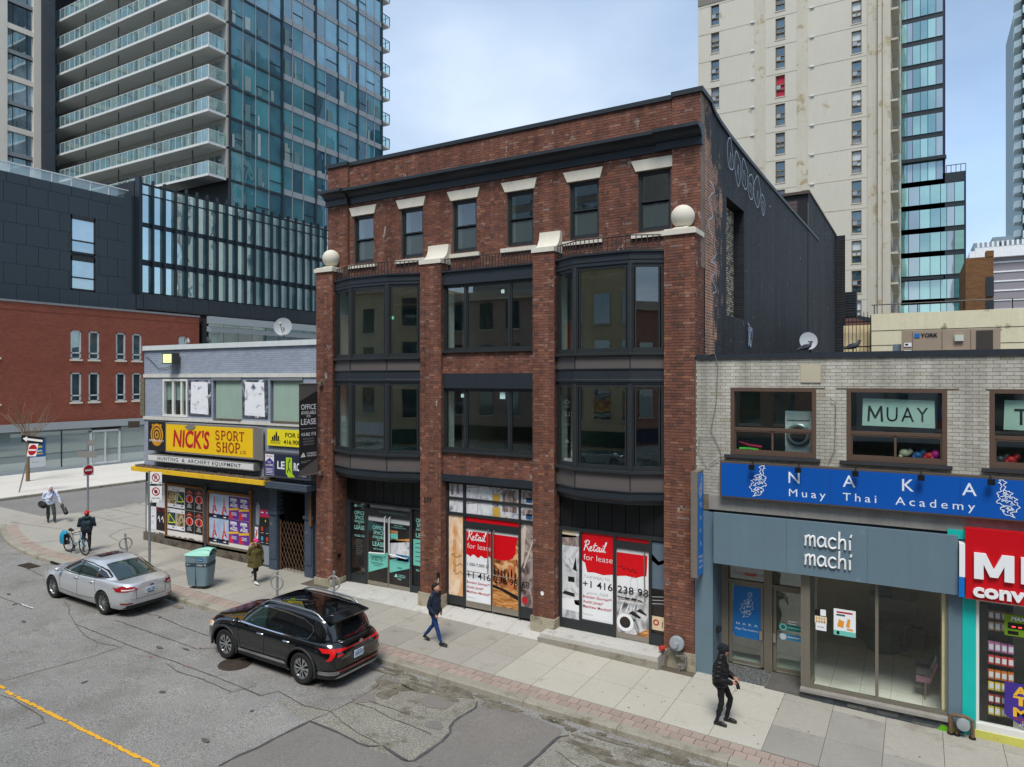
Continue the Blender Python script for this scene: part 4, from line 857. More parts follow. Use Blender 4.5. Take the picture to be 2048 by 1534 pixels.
# RIGHT shop, y=.35
rf=MB();rf.box(10.185,10.3,MY-.06,MY+.12,.0,3.18);rf.box(10.3,13.68,MY-.06,MY+.12,3.1,3.2)
for a,b in((10.9,10.98),(12.01,12.1),(13.13,13.21)):rf.box(a,b,MY-.06,MY+.08,.06,3.1)
rf.box(12.1,13.13,MY-.055,MY+.08,2.76,2.97);rf.box(10.3,10.9,MY-.05,MY+.08,.06,.36);rf.box(10.98,12.01,MY-.05,MY+.08,.06,.42);rf.box(13.21,13.68,MY-.05,MY+.08,.06,.4)
shopr=rf.build('shopfront',slate2,mainb)
gfx((10.3,MY,0),[('rect',0,.36,.6,3.1,ph_room),'up',('rect',0,2.62,.6,2.95,ph_loft),('poly',[(.0,2.85),(.5,2.9),(.4,3.08),(0,3.1)],Mc('print_lamp',(214,200,170))),('poly',[(.36,1.9),(.46,2.3),(.5,1.85)],adblack),('rect',.2,1.5,.42,1.66,adblack),('poly',[(.0,.95),(.36,1.0),(.6,.85),(.6,.6),(0,.62)],adwhite),('poly',[(.08,1.2),(.42,1.16),(.42,1.05),(.0,1.1)],ph_dark),('poly',[(.4,.95),(.6,.98),(.6,.8),(.44,.82)],ph_dark)],shopr)
def tagging(p):
    p.text('TAXWEALTH',.06,1.7,.09,chalk,-.012,shear=.1,fit=.85).text('gorno 2020',.15,1.22,.09,chalk,-.012,shear=.3,fit=.7)
W=1.03
p=Print((10.98,MY,0));p.rect(0,.42,W,3.1,adwhite).up().poly([(0,3.1),(0,2.22),(.1,2.15),(.14,1.98),(.17,1.88),(.4,1.9),(.7,1.86),(W,1.92),(W,3.1)],adred).up()
handwriting(p,.05,2.54,.3,.03,adwhite);p.text('for lease',.05,2.25,.19,adwhite,-.012,fit=.95).text('+1 416',.02,1.42,.22,adblack,.004,fit=.98)
for t,z,f in(('Brandon Gorman**',1.09,.95),('Austin Jones*',.94,.67),('Matthew Marshall*',.79,.95)):p.text(t,.03,z,.085,adredtx,.006,fit=f)
p.rect(.04,.58,.36,.59,chalk);tagging(p);p.build('window_poster',shopr)
p=Print((12.1,MY,0));p.rect(0,2.98,W,3.09,adred).build('transom_poster',shopr)
d=MB();d.frame_y(12.1,13.13,.08,2.75,.02,MY-.03,MY+.03,bot=.16);dd=d.build('glass_door',steel,shopr)
p=Print((12.1,MY,0));p.rect(.02,.24,W-.02,2.74,ph_gym).up();p.rect(.02,2.62,W-.02,2.74,backw).rect(.02,1.5,W-.02,2.62,adwhite).up()
p.poly([(.02,2.62),(.02,1.9),(.3,1.95),(.6,1.92),(.8,2.0),(.94,2.02),(.96,2.3),(.97,2.62)],adred)
for k in range(3):p.poly([(.15+.24*k,.75+.1*k),(.5+.22*k,.62+.12*k),(.62+.16*k,.66+.12*k),(.3+.22*k,.84+.1*k)],ph_dark).stroke([(.1+.22*k,.8+.1*k),(.26+.22*k,1.3+.02*k)],.035,adwhite).stroke([(.05+.22*k,1.3),(.4+.2*k,1.26)],.03,ph_dark)
p.ell(.28,.56,.19,.22,ph_dark,22);p.up().ring(.28,.56,.17,.27,adwhite,22).poly([(.02,.24),(.6,.24),(W-.02,.5),(W-.02,.3),(W-.02,.24)],ph_wood)
p.up().text('238 98',.04,1.42,.22,adblack,.004,fit=.96);p.stroke([(.1+.07*i,2.2+.06*sin(i*2.3)-.012*i)for i in range(9)],.014,adblack).stroke([(.56+.12*cos(i*.7),1.75+.2*sin(i*.7))for i in range(10)],.008,chalk)
p.build('door_poster',dd)
MB().tube([(13.0,MY-.03,2.7),(13.0,MY-.1,2.68),(13.02,MY-.1,1.3),(12.98,MY-.1,1.26),(12.2,MY-.1,1.26),(12.2,MY-.03,1.26)],.016,8).build('door_handle',steel,dd)
gfx((13.21,MY,0),[('rect',0,.4,.46,3.06,ph_dark),'up',('rect',0,1.7,.46,3.06,Mc('print_slate',(92,108,122))),('poly',[(0,2.7),(.2,2.5),(.46,2.62),(.46,2.5),(.18,2.38),(0,2.5)],Mc('print_cream',(226,206,170))),('rect',0,.5,.46,.9,MATS['print_cream']),'up',('text','68',.03,1.4,.22,adblack,.004),('ring',.12,.72,.05,.09,adredtx,18),('text','J',.28,.64,.13,adblack)]+[('stroke',[(.0,1.25+.1*k),(.4,1.3+.1*k)],.02,chalk)for k in range(3)],shopr)
# back of the ground floor rooms
m=MB();m.box(.9,14.2,1.05,8,.0,4.2,skip='f');m.build('room',roomd,mainb)
# house number, lock box, vent box
Print((5.16,-.025,3.56)).text('577',0,0,.17,Mc('iron_black',(30,28,28)),.02,fit=.34).build('house_number',mainb)
MB().box(.83,.86,.25,.42,1.0,1.15).build('intercom',adblack,mainb);MB().box(5.74,5.84,-.07,-.02,1.04,1.2).build('lock_box',adblack,mainb)
m=MB();m.tube([(5.8,-.04,1.04),(5.78,-.04,.86),(5.74,-.04,.78)],.014,6);m.build('vent_pipe',stone,mainb)
Print((9.72,-.016,1.05)).ell(.06,.06,.06,.07,adwhite,16).build('round_sticker',mainb)
# ---- side wall, painted black over old brick, with bricked-up opening
def sidepaint(name,axis='yz'):
    m=bpy.data.materials.new(name);m.use_nodes=True;n=m.node_tree;new=n.nodes.new;lk=n.links.new;b=n.nodes['Principled BSDF'];b.inputs['Roughness'].default_value=.7;b.inputs['Specular IOR Level'].default_value=.35
    ge=new('ShaderNodeNewGeometry');sp=new('ShaderNodeSeparateXYZ');lk(ge.outputs['Position'],sp.inputs[0]);cb=new('ShaderNodeCombineXYZ');lk(sp.outputs['Y'],cb.inputs[0]);lk(sp.outputs['Z'],cb.inputs[1])
    def brick(c1,c2,mo,bias=0):
        br=new('ShaderNodeTexBrick');br.inputs['Scale'].default_value=1;br.inputs['Brick Width'].default_value=.22;br.inputs['Row Height'].default_value=.076;br.inputs['Mortar Size'].default_value=.008;br.inputs['Bias'].default_value=bias
        for k,c in(('Color1',c1),('Color2',c2),('Mortar',mo)):br.inputs[k].default_value=(*lin(c),1)
        lk(cb.outputs[0],br.inputs['Vector']);return br
    blk=brick((30,33,38),(44,47,52),(14,15,18));old=brick((150,92,58),(92,62,50),(170,160,146))
    # exposed near the street front: threshold of a noise shifted by distance from the front
    mp=new('ShaderNodeMapping');mp.inputs['Scale'].default_value=(1,1,.5);lk(ge.outputs['Position'],mp.inputs[0])
    z=new('ShaderNodeTexNoise');z.inputs['Scale'].default_value=1.9;z.inputs['Detail'].default_value=9;z.inputs['Roughness'].default_value=.8;lk(mp.outputs[0],z.inputs['Vector'])
    d=new('ShaderNodeMapRange');d.inputs['From Min'].default_value=1.1;d.inputs['From Max'].default_value=3.6;d.inputs['To Min'].default_value=.3;d.inputs['To Max'].default_value=-.42;lk(sp.outputs['Y'],d.inputs[0])
    zz=new('ShaderNodeMapRange');zz.inputs['From Min'].default_value=12.6;zz.inputs['From Max'].default_value=13.8;zz.inputs['To Min'].default_value=0;zz.inputs['To Max'].default_value=-.3;lk(sp.outputs['Z'],zz.inputs[0])
    zc_=new('ShaderNodeMapRange');zc_.inputs['From Min'].default_value=.28;zc_.inputs['From Max'].default_value=.72;zc_.clamp=False;lk(z.outputs['Fac'],zc_.inputs[0])
    a1=new('ShaderNodeMath');a1.operation='ADD';lk(zc_.outputs[0],a1.inputs[0]);lk(d.outputs[0],a1.inputs[1]);a2=new('ShaderNodeMath');a2.operation='ADD';lk(a1.outputs[0],a2.inputs[0]);lk(zz.outputs[0],a2.inputs[1])
    th=new('ShaderNodeMapRange');th.inputs['From Min'].default_value=.5;th.inputs['From Max'].default_value=.56;lk(a2.outputs[0],th.inputs[0])
    mi=new('ShaderNodeMix');mi.data_type='RGBA';lk(th.outputs[0],mi.inputs['Factor']);lk(blk.outputs[0],mi.inputs[6]);lk(old.outputs[0],mi.inputs[7])
    # pale run-off streaks and flakes of the paint
    m2=new('ShaderNodeMapping');m2.inputs['Scale'].default_value=(2,2.2,.12);lk(ge.outputs['Position'],m2.inputs[0])
    z2=new('ShaderNodeTexNoise');z2.inputs['Scale'].default_value=1.4;z2.inputs['Detail'].default_value=7;lk(m2.outputs[0],z2.inputs['Vector'])
    r2=new('ShaderNodeMapRange');r2.inputs['From Min'].default_value=.35;r2.inputs['From Max'].default_value=.8;r2.inputs['To Min'].default_value=.7;r2.inputs['To Max'].default_value=2.1;lk(z2.outputs['Fac'],r2.inputs[0])
    v=new('ShaderNodeVectorMath');v.operation='SCALE';lk(mi.outputs[2],v.inputs[0]);lk(r2.outputs[0],v.inputs['Scale'])
    z4=new('ShaderNodeTexNoise');z4.inputs['Scale'].default_value=3.;z4.inputs['Detail'].default_value=9;z4.inputs['Roughness'].default_value=.75;lk(ge.outputs['Position'],z4.inputs['Vector'])
    r4=new('ShaderNodeMapRange');r4.inputs['From Min'].default_value=.645;r4.inputs['From Max'].default_value=.67;lk(z4.outputs['Fac'],r4.inputs[0])
    m4=new('ShaderNodeMix');m4.data_type='RGBA';lk(r4.outputs[0],m4.inputs['Factor']);lk(v.outputs[0],m4.inputs[6]);m4.inputs[7].default_value=(*lin((178,160,130)),1)
    lk(m4.outputs[2],b.inputs['Base Color'])
    bp=new('ShaderNodeBump');bp.inputs['Strength'].default_value=1.;bp.inputs['Distance'].default_value=.03;bp.invert=True;lk(blk.outputs['Fac'],bp.inputs['Height']);lk(bp.outputs[0],b.inputs['Normal'])
    return m
sidem=sidepaint('black_painted_brick')
def sx(y):return 14.585+.021*(y-.9)
def side_poly(m,pts,off=0.,mi=0):m.poly([(sx(y)+off,y,z)for y,z in pts],mi)
TOPS=[(.95,16.0),(1.45,15.98),(1.6,15.85),(2.0,15.74),(2.6,15.66),(3.5,15.6),(5,15.55),(9,15.5),(14,15.5),(23.2,15.55)]
def topz(y):
    for(a,b),(c,d)in zip(TOPS,TOPS[1:]):
        if a<=y<=c:return b+(d-b)*(y-a)/(c-a)
    return 15.6
sw=MB();ny0,ny1,nz0,nz1=3.35,5.7,9.85,13.62
side_poly(sw,[(.95,0),(ny0,0),(ny0,topz(ny0))]+[p for p in TOPS[::-1]if p[0]<ny0]);side_poly(sw,[(ny0,nz1),(ny1,nz1),(ny1,topz(ny1)),(5,15.55),(3.5,15.6),(ny0,topz(ny0))]);side_poly(sw,[(ny0,0),(ny1,0),(ny1,nz0),(ny0,nz0)])
side_poly(sw,[(ny1,0),(23.2,0),(23.2,15.55),(14,15.5),(9,15.5),(ny1,topz(ny1))])
# the niche
for a,b in(((ny0,nz0),(ny1,nz0)),((ny1,nz0),(ny1,nz1)),((ny1,nz1),(ny0,nz1)),((ny0,nz1),(ny0,nz0))):sw.quad((sx(a[0]),*a),(sx(b[0]),*b),(sx(b[0])-.35,*b),(sx(a[0])-.35,*a))
side_poly(sw,[(ny0,nz0),(ny1,nz0),(ny1,nz1),(ny0,nz1)],-.35,1)
flaky=tiled('flaking_niche_brick',lin((196,186,160)),lin((60,60,62)),.22,.076,lin((40,40,42)),'yz',bias=-.1)
sw.build('side_wall',[sidem,flaky],mainb)
scp=MB()
for(a,b),(c,d)in zip(TOPS[1:],TOPS[2:]):scp.prism([(sx(a)-.5,a,b),(sx(a)+.06,a,b),(sx(c)+.06,c,d),(sx(c)-.5,c,d)],[(sx(a)-.5,a,b+.13),(sx(a)+.06,a,b+.13),(sx(c)+.06,c,d+.13),(sx(c)-.5,c,d+.13)])
scp.build('side_coping',slate,mainb)
rfm=Mc('roof_felt',(70,72,74),rough=.9)
MB().poly([(.2,1,15.2),(14.5,1,15.2),(15,23,15.2),(.2,23,15.2)]).box(.12,.3,.95,23,0,15.9).build('roof',rfm,mainb)
# graffiti outlines on the side wall (bubble letters) and on the piers
gw=Mc('spray_white',(170,186,204),rough=.8,var=.1,scale=4)
def wob(cx,cz,w,h,n=18,k=2,ph=0):return[(cx+w*cos(2*pi*i/n+ph)*(1+.15*sin(k*2*pi*i/n)),cz+h*sin(2*pi*i/n+ph))for i in range(n+1)]
def graf_piece(strokes,w_,name='graffiti'):
    q=Print((sx(3.)+.012,0,0),u=(.021,1,0),n=(1,0,0))
    for t in strokes:
        c_=[]
        for i in range(len(t)-1):
            p0,p1,p2,p3=t[max(0,i-1)],t[i],t[i+1],t[min(len(t)-1,i+2)]
            for k in range(4):f=k/4;c_.append(tuple(.5*(2*p1[j]+(p2[j]-p0[j])*f+(2*p0[j]-5*p1[j]+4*p2[j]-p3[j])*f*f+(3*p1[j]-p0[j]-3*p2[j]+p3[j])*f**3)for j in(0,1)))
        c_.append(t[-1]);q.stroke(c_,w_,gw)
    return q.build(name,mainb)
random.seed(4)
for k in range(6):  # loose outlined bubbles, no two alike
    y0=3.5+.98*k;z0=14.98-.1*k+random.uniform(-.08,.08);w_,h_=random.uniform(.36,.52),random.uniform(.42,.58);t=[(y0+w_*random.uniform(.75,1.25)*cos(2*pi*i/7+.4),z0+h_*random.uniform(.75,1.25)*sin(2*pi*i/7+.4))for i in range(7)];graf_piece([t+[t[0]]],.035)
    graf_piece([[(y0-.2*w_,z0-h_*.5),(y0+random.uniform(-.2,.1),z0+h_*.2),(y0+.25*w_,z0+random.uniform(-.2,.1)),(y0+.1,z0-h_*.7)]],.028)
graf_piece([[(6.0+.16*(i%2)+.03*i+random.uniform(-.05,.05),9.75-.09*i)for i in range(10)]],.05);graf_piece([[(6.3+.3*cos(i*1.2),9.3+.35*sin(i*1.7))for i in range(9)]],.04)
graf_piece([[(1.3+.28*sin(i*1.7)+random.uniform(-.1,.1),13.6-.2*i)for i in range(9)]],.035);graf_piece([[(1.6+.3*sin(i*2.3),11.8-.22*i+random.uniform(-.1,.1))for i in range(8)]],.03)
# rear block, taller, with siding at its front
rb=MB();y0,y1,zt=19.6,31.,17.5
rb.poly([(sx(y0)+.02,y0,0),(sx(y1)+.02,y1,0),(sx(y1)+.02,y1,zt-.3),(sx(y0)+.02,y0,zt)]);rb.build('rear_side_wall',sidem,mainb)
sid=MB().box(11,sx(y0),y0-.05,y0+.1,14,zt-.1).build('rear_front_wall',blackp,mainb)
for k in range(10):MB().box(11,sx(y0)-.5,y0-.08,y0-.05,15.1+.2*k,15.28+.2*k).build('siding_board',Mc('brown_siding',(84,70,68),rough=.7),sid)
MB().box(11,sx(y0)+.1,y0-.2,y0+.1,zt-.12,zt+.02).prism([(sx(y0)-.3,y0,zt),(sx(y0)+.08,y0,zt),(sx(y1)+.08,y1,zt-.3),(sx(y1)-.3,y1,zt-.3)],[(sx(y0)-.3,y0,zt+.1),(sx(y0)+.08,y0,zt+.1),(sx(y1)+.08,y1,zt-.2),(sx(y1)-.3,y1,zt-.2)]).build('rear_coping',Mc('brown_coping',(78,66,62),rough=.7),mainb)
MB().box(15.2,15.8,30.95,31.,0,17.2).build('rear_end_wall',sidem,mainb)
lowr=MB();lowr.poly([(15.25,31,0),(16.2,52,0),(16.2,52,13.4),(15.25,31,12.2)]);lowr.build('rear_low_wall',sidem,mainb)
lowb=MB();lowb.poly([(15.27,31,11.6),(16.22,50,11.9),(16.22,50,12.8),(15.27,31,12.2)]);lowb.build('rear_low_brick',brk_i,mainb)

lbx=MB().box(15.5,16.3,33,34.2,12.0,13.7).build('louvre_box',adblack,mainb)
for k in range(9):MB().box(15.5,16.32,32.96,33,12.1+.17*k,12.2+.17*k).build('louvre_slat',slate,lbx)
# ================================================================== CORNER SHOP with yellow sign
NY=.1
lav=tiled('lavender_brick',lin((160,168,180)),lin((146,156,172)),.24,.078,lin((126,134,148)),'xz',msize=.006,bump=.45,var=.22)
dkblue=tiled('slate_blue_brick',lin((74,84,96)),lin((66,76,90)),.24,.078,lin((52,60,70)),'xz',msize=.006,bump=.4,var=.25)
cream=Mc('cream_band',(206,204,196),rough=.8,var=.1,scale=2,streak=.15,dirt=lin((140,136,126)),dscale=2.5,dlo=.6,dhi=.75)
yelp=Mc('yellow_fascia',(226,182,34),rough=.6,var=.1,scale=3,dirt=lin((120,100,50)),dscale=3.5,dlo=.6,dhi=.75)
grime=Mc('grimy_concrete',(110,100,88),rough=.95,var=.3,scale=3,bump=.6,bscale=25,dirt=lin((70,64,58)),dscale=3,dlo=.45,dhi=.6)
nick=thing('corner_shop','pale lavender painted two storey corner shop with boarded poster covered front','building',(-5.9,.4,.1))
WINS=[(-9.82,-7.99),(-6.26,-4.42),(-2.69,-.83)]
# upper wall, rounded at the street corner
m=MB();holed(m,-11.0,-.02,3.6,9.13,NY,NY+.3,[(a,b,6.1,7.82)for a,b in WINS]);m.build('upper_wall',lav,nick)
def corner_ring(z0,z1,o=0.,n=8):
    pts=[(-11.0+(-(.8+o))*sin(pi/2*k/n),NY+.8-(.8+o)*cos(pi/2*k/n))for k in range(n+1)];return pts
cw=MB();pr_=corner_ring(0,0)
for(a,b),(c,d)in zip(pr_,pr_[1:]):cw.quad((a,b,3.6),(c,d,3.6),(c,d,9.13),(a,b,9.13))
cw.quad((-11.8,.9,0),(-11.8,14,0),(-11.8,14,9.13),(-11.8,.9,9.13));cw.build('corner_wall',lav,nick,smooth=40)
def band(z0,z1,o,mat,name,x1=-.02):
    m=MB();p=[(x1,NY-o),(-11.0,NY-o)]+corner_ring(0,0,o)[1:]+[(-11.8-o,14)]
    q=[(x1,NY+.1),(-11.0,NY+.1),(-11.7,.9),(-11.7,14)]
    for(a,b),(c,d)in zip(p,p[1:]):m.quad((a,b,z0),(c,d,z0),(c,d,z1),(a,b,z1))
    m.poly([(x,y,z1)for x,y in p]+[(x,y,z1)for x,y in q[::-1]]);m.poly([(x,y,z0)for x,y in p]+[(x,y,z0)for x,y in q[::-1]])
    return m.build(name,mat,nick)
band(9.12,9.33,.09,Mc('white_flashing',(208,214,214),rough=.5,var=.06,streak=.1),'roof_flashing');band(7.87,8.03,.05,cream,'stone_band');band(5.93,6.07,.06,cream,'stone_band')
for k in range(7):MB().box(-11.52,-11.2,NY-.02+.0,NY+.1,6.1+.25*k,6.33+.25*k).build('glass_block',Mc('glass_block',(112,108,86),rough=.3,var=.15),nick)
MB().poly([(-11.6,1,9.15),(-.1,.3,9.15),(-.1,14,9.15),(-11.6,14,9.15)]).build('roof',MATS['roof_felt'],nick)
wfr=Mc('white_window_frame',(222,222,216),rough=.5,var=.04)
# three upper windows
a,b=WINS[0];m=MB();m.frame_y(a+.02,b-.02,6.1,7.8,.1,NY-.02,NY+.12);m.box(-9.14,-9.0,NY,NY+.1,6.2,7.7);m.box(-8.52,-8.4,NY,NY+.1,6.2,7.7);f=m.build('window_frame',wfr,nick)
for p,q in((-9.7,-9.14),(-9.0,-8.52),(-8.4,-8.1)):MB().quad((p,NY+.06,6.2),(q,NY+.06,6.2),(q,NY+.06,7.7),(p,NY+.06,7.7)).build('pane',wing,f)
MB().quad((a,NY+.16,6.85),(b,NY+.16,6.85),(b,NY+.16,7.8),(a,NY+.16,7.8)).build('blind',Mc('pale_blind',(190,200,196),rough=.9),f)
MB().box(a,b,NY+.3,NY+2,6.0,7.9,skip='f').build('room',roomd,nick)
bo=Mc('pale_green_board',(150,172,158),rough=.7,var=.06,scale=1.5,streak=.12,dirt=lin((190,192,170)),dscale=1.2,dlo=.62,dhi=.8)
for a,b in WINS[1:]:
    MB().box(a+.12,b-.02,NY+.06,NY+.12,6.1,7.74).build('window_board',bo,nick);MB().box(a-.02,b+.02,NY-.06,NY+.14,7.74,7.84).build('window_head',Mc('grey_metal_trim',(120,124,130),rough=.6),nick);MB().box(a+.1,b+.02,NY-.08,NY+.1,6.05,6.12).build('window_sill',grime,nick)
rag=photo('worn_print',[(.28,(90,90,100)),(.36,(170,172,180)),(.43,(232,234,238)),(.8,(240,242,244))],3.2,(1,1,1),.7,.4)
rage=photo('worn_print_edge',[(.35,(40,40,50)),(.55,(96,98,110)),(.68,(220,222,228))],4.,(1,1,1),.7,.4)
for(a,b,t,u)in((-7.91,-6.38,'BODE',''),(-4.35,-2.82,'ROOM','.CA')):
    p=Print((a,NY-.035,6.2));W=b-a;p.board(0,0,W,1.56,.02,rage);p.poly([(.16,.1),(W-.14,.06),(W-.2,1.46),(.2,1.48)],rag).up().text(t,W*.5,.32 if u=='' else .95,.13,adwhite,.02,al='c',fit=.9)
    if u:p.text(u,W*.5,.12,.1,adwhite,.02,al='c',fit=.8)
    tag(p.build('worn_poster'),'sun bleached '+('poster between the sash window and the boarded window' if not u else 'poster between the two boarded windows'),'poster','worn posters on the upper wall')
# projecting ledge, yellow at the front
def ledge(x0,x1,y,z0,z1,mat,name,cor=True):
    m=MB();p=[(x1,y),(x0+.45,y)]+([(x0+.45-.5*sin(pi/2*k/6),y+.5-.5*cos(pi/2*k/6))for k in range(1,7)]if cor else[])+[(x0-.05 if cor else x0+.45,.7)]
    for(a,b),(c,d)in zip(p,p[1:]):m.quad((a,b,z0),(c,d,z0),(c,d,z1),(a,b,z1))
    m.poly([(x,yy,z1)for x,yy in p]+[(x1,.7,z1)]);m.poly([(x,yy,z0)for x,yy in p]+[(x1,.7,z0)]);m.quad((x1,y,z0),(x1,.7,z0),(x1,.7,z1),(x1,y,z1));return m.build(name,mat,nick)
ledge(-11.55,-2.35,-.52,3.6,3.78,yelp,'yellow_ledge');ledge(-11.4,-2.35,-.42,3.78,3.84,grime,'ledge_debris');ledge(-3.0,-.05,-.45,3.52,3.74,dkblue,'grey_ledge',False)
# debris on the ledge
dm=MB()
for k in range(260):
    x=random.uniform(-11.3,-2.4);y=random.uniform(-.42,-.2);s_=random.uniform(.02,.07);a=random.uniform(0,3);dm.add([(x,y,3.84),(x+s_*cos(a),y+s_*sin(a),3.84),(x+random.uniform(-.05,.05),y,3.84+s_*1.2)],[(0,1,2)])
dm.build('dead_leaves',grime,nick,kind='stuff')
# lower wall
LY=.4
m=MB();holed(m,-11.6,-.02,0,3.6,LY,LY+.25,[(-2.5,-.9,0,3.5)]);m.build('lower_wall',dkblue,nick);MB().quad((-11.6,.4,0),(-11.6,14,0),(-11.6,14,3.6),(-11.6,.4,3.6)).build('lower_side_wall',dkblue,nick)
MB().box(-11.62,-4.2,LY-.1,LY,0,.52).build('plinth',grime,nick,fn=lambda x,y,z:(x,y,z+(g(x)if z<.1 else .1)))
rust=Mc('rusty_wood',(126,84,44),rough=.85,var=.25,scale=4,dirt=lin((80,56,40)),dscale=4)
for x0,x1,z0,z1 in((-9.98,-9.9,.5,3.0),(-9.98,-7.2,2.93,3.02),(-7.26,-7.16,.2,3.0),(-6.98,-6.9,.5,2.95),(-6.98,-4.2,2.84,2.94),(-4.22,-4.1,.35,3.15),(-9.98,-7.2,.5,.6),(-6.98,-4.2,.45,.55)):MB().box(x0,x1,LY-.1,LY-.0,z0,z1).build('board_frame',rust,nick)
MB().box(-7.14,-7.0,LY-.12,LY,.1,3.1).build('steel_post',dkblue,nick)
hoard=Mc('hoarding_paper',(222,220,214),rough=.85,var=.06,scale=2,dirt=lin((160,150,130)),dscale=2.2,dlo=.66,dhi=.75)
def torn(x0,x1,z0,z1,seed):
    random.seed(seed);n=18;p=[(x0,z1)]+[(x0+(x1-x0)*k/n,z0-.12*random.random()-(.1 if random.random()<.2 else 0))for k in range(n+1)]+[(x1,z1)]
    return MB().poly([(x,LY-.012,z)for x,z in p]).build('hoarding_paper',hoard,nick)
torn(-11.5,-10.05,.7,3.0,1);torn(-9.9,-7.26,.72,2.93,2);torn(-6.9,-4.22,.55,2.84,3)
pw=Mc('poster_white',(226,228,234),rough=.6,var=.03);pblk=Mc('poster_black',(28,26,26),rough=.55,var=.05);pred=Mc('poster_red',(206,50,32),rough=.55);porange=Mc('poster_vermilion',(190,66,40),rough=.55)
ppur=Mc('poster_purple',(96,44,142),rough=.55,var=.05);pyel=Mc('poster_yellow',(232,182,40),rough=.55);pmag=Mc('poster_magenta',(190,30,110),rough=.55);psky=photo('poster_sky',[(.3,(150,176,208)),(.6,(190,206,224)),(.75,(226,226,226))],.9,rough=.6);pnavy=Mc('poster_navy',(36,50,80),rough=.6,var=.15)
pcarn=photo('poster_plants',[(.34,(36,32,20)),(.45,(110,88,44)),(.56,(196,180,140)),(.68,(72,70,36))],5,rough=.6);pneon=Mc('poster_neon',(206,216,40),rough=.5);pteal=Mc('poster_darkteal',(44,62,72),rough=.6,var=.15)
def scrib(p,x,z,w,h,m,t=.012):
    n=max(4,int(w/(h*.42)));p.stroke([(x+w*i/n,z+h*((i%2)*.8+.1*sin(i*2.7)))for i in range(n+1)],t,m)
def P_line(p,x,z,w,m,h=.014):p.rect(x-w/2,z,x+w/2,z+h,m)
def po_red(p,W,H):  # black sheet with a red eye shape
    p.rect(0,0,W,H,pblk).up().ring(W/2,H*.52,.0,W*.4,pw,24,.72).up().ell(W/2,H*.52,W*.36,W*.26,pred,24).up().ell(W/2,H*.52,W*.09,W*.25,pblk,16)
    scrib(p,W*.36,H*.87,W*.28,.06,porange,.02);scrib(p,W*.14,H*.75,W*.72,.09,porange,.03);P_line(p,W/2,H*.83,W*.4,pw);
    for k,w_ in enumerate((.2,.45,.3,.55,.5)):P_line(p,W/2,H*(.28-.04*k),W*w_,pw)
def po_bike(p,W,H):
    p.rect(0,0,W,H,pw).up().rect(.02,H*.2,W-.02,H*.82,pteal).up().stroke([(W*.16,H*.32),(W*.22,H*.76),(W*.92,H*.36),(W*.16,H*.32),(W*.16,H*.7)],.045,pneon);scrib(p,.05,H*.88,.14,.04,pblk);P_line(p,W*.7,H*.1,W*.2,pblk,.05)
    p.rect(0,-.03,W,0.02,pblk)
def po_plant(p,W,H):
    p.rect(0,0,W,H,pw).up().rect(.02,H*.2,W-.02,H*.82,pcarn);scrib(p,W*.6,H*.88,.16,.04,pblk);P_line(p,W*.8,H*.1,W*.2,pblk,.05);p.rect(0,-.03,W,0.02,pblk)
def po_tower(p,W,H):
    p.rect(0,0,W,H,psky).up().rect(0,0,W,H*.14,pnavy)
    for k in range(9):p.ell(W*(.06+.11*k),H*(.14+.02*sin(k*5)),W*.06,H*.05,pnavy,8)
    p.up().poly([(W*.3,H*.18),(W*.48,H*.62),(W*.5,H*.9),(W*.56,H*.9),(W*.6,H*.6),(W*.86,H*.24),(W*.7,H*.3),(W*.52,H*.36),(W*.42,H*.16)],pred).up().ell(W*.55,H*.55,W*.03,H*.05,psky,10).ell(W*.56,H*.4,W*.05,H*.04,psky,10);p.rect(W*.5,H*.05,W*.76,H*.1,pw)
def po_rock(p,W,H):
    p.rect(0,0,W,H,ppur).up()
    p.stroke([(W*(.2+.6*(k%2)),H*(.92-.018*k))for k in range(6)],.02,pw)
    p.text('ROCK',W/2,H*.78,.12,pw,.035,al='c',fit=W*.7).text('OF',W/2,H*.68,.09,pw,.03,al='c').text('AGES',W/2,H*.55,.14,pw,.035,al='c',fit=W*.74)
    p.poly([(.0,H*.36),(W,H*.44),(W,H*.53),(0,H*.46)],pyel).poly([(0,0),(W*.5,0),(W*.34,H*.3),(0,H*.34)],pmag).up().poly([(W*.04,0),(W*.2,.0),(W*.3,H*.2),(W*.1,H*.26)],pred)
    for k in range(3):P_line(p,W*.55,H*(.28-.05*k),W*.5,pw,.02)
def po_plain(p,W,H):
    p.rect(0,0,W,H,pw).up();scrib(p,W*.15,H*.55,W*.25,.06,pblk);scrib(p,W*.5,H*.56,W*.3,.05,adredtx,.016)
    for k in range(3):P_line(p,W/2,H*(.35-.05*k),W*.5,chalk)
def po_legs(p,W,H):
    p.rect(0,0,W,H,pblk).up().rect(0,H*.85,W,H,Mc('poster_maroon',(96,24,30))).stroke([(W*.2,H*.5),(W*.3,H*.62),(W*.38,H*.38)],.05,pw).stroke([(W*.58,H*.5),(W*.7,H*.62),(W*.8,H*.38)],.05,pw);P_line(p,W/2,H*.9,W*.5,pw,.03)
def po_black(p,W,H):p.rect(0,0,W,H,pblk).up();P_line(p,W/2,.08,W*.1,pw)
def poster(fn,x0,x1,z0,z1,sag=.0):
    p=Print((x0,LY-.02,z0),e=.003);fn(p,x1-x0,z1-z0)
    if random.random()<.5:pass
    return p.build('poster',nick)
random.seed(21)
for i,x in enumerate((-11.42,-10.72)):
    for k,(z0,z1)in enumerate(((1.86,2.9),(.78,1.84))):poster([[po_black,po_plain],[po_plain,po_legs]][i][k],x,x+.68,z0,z1)
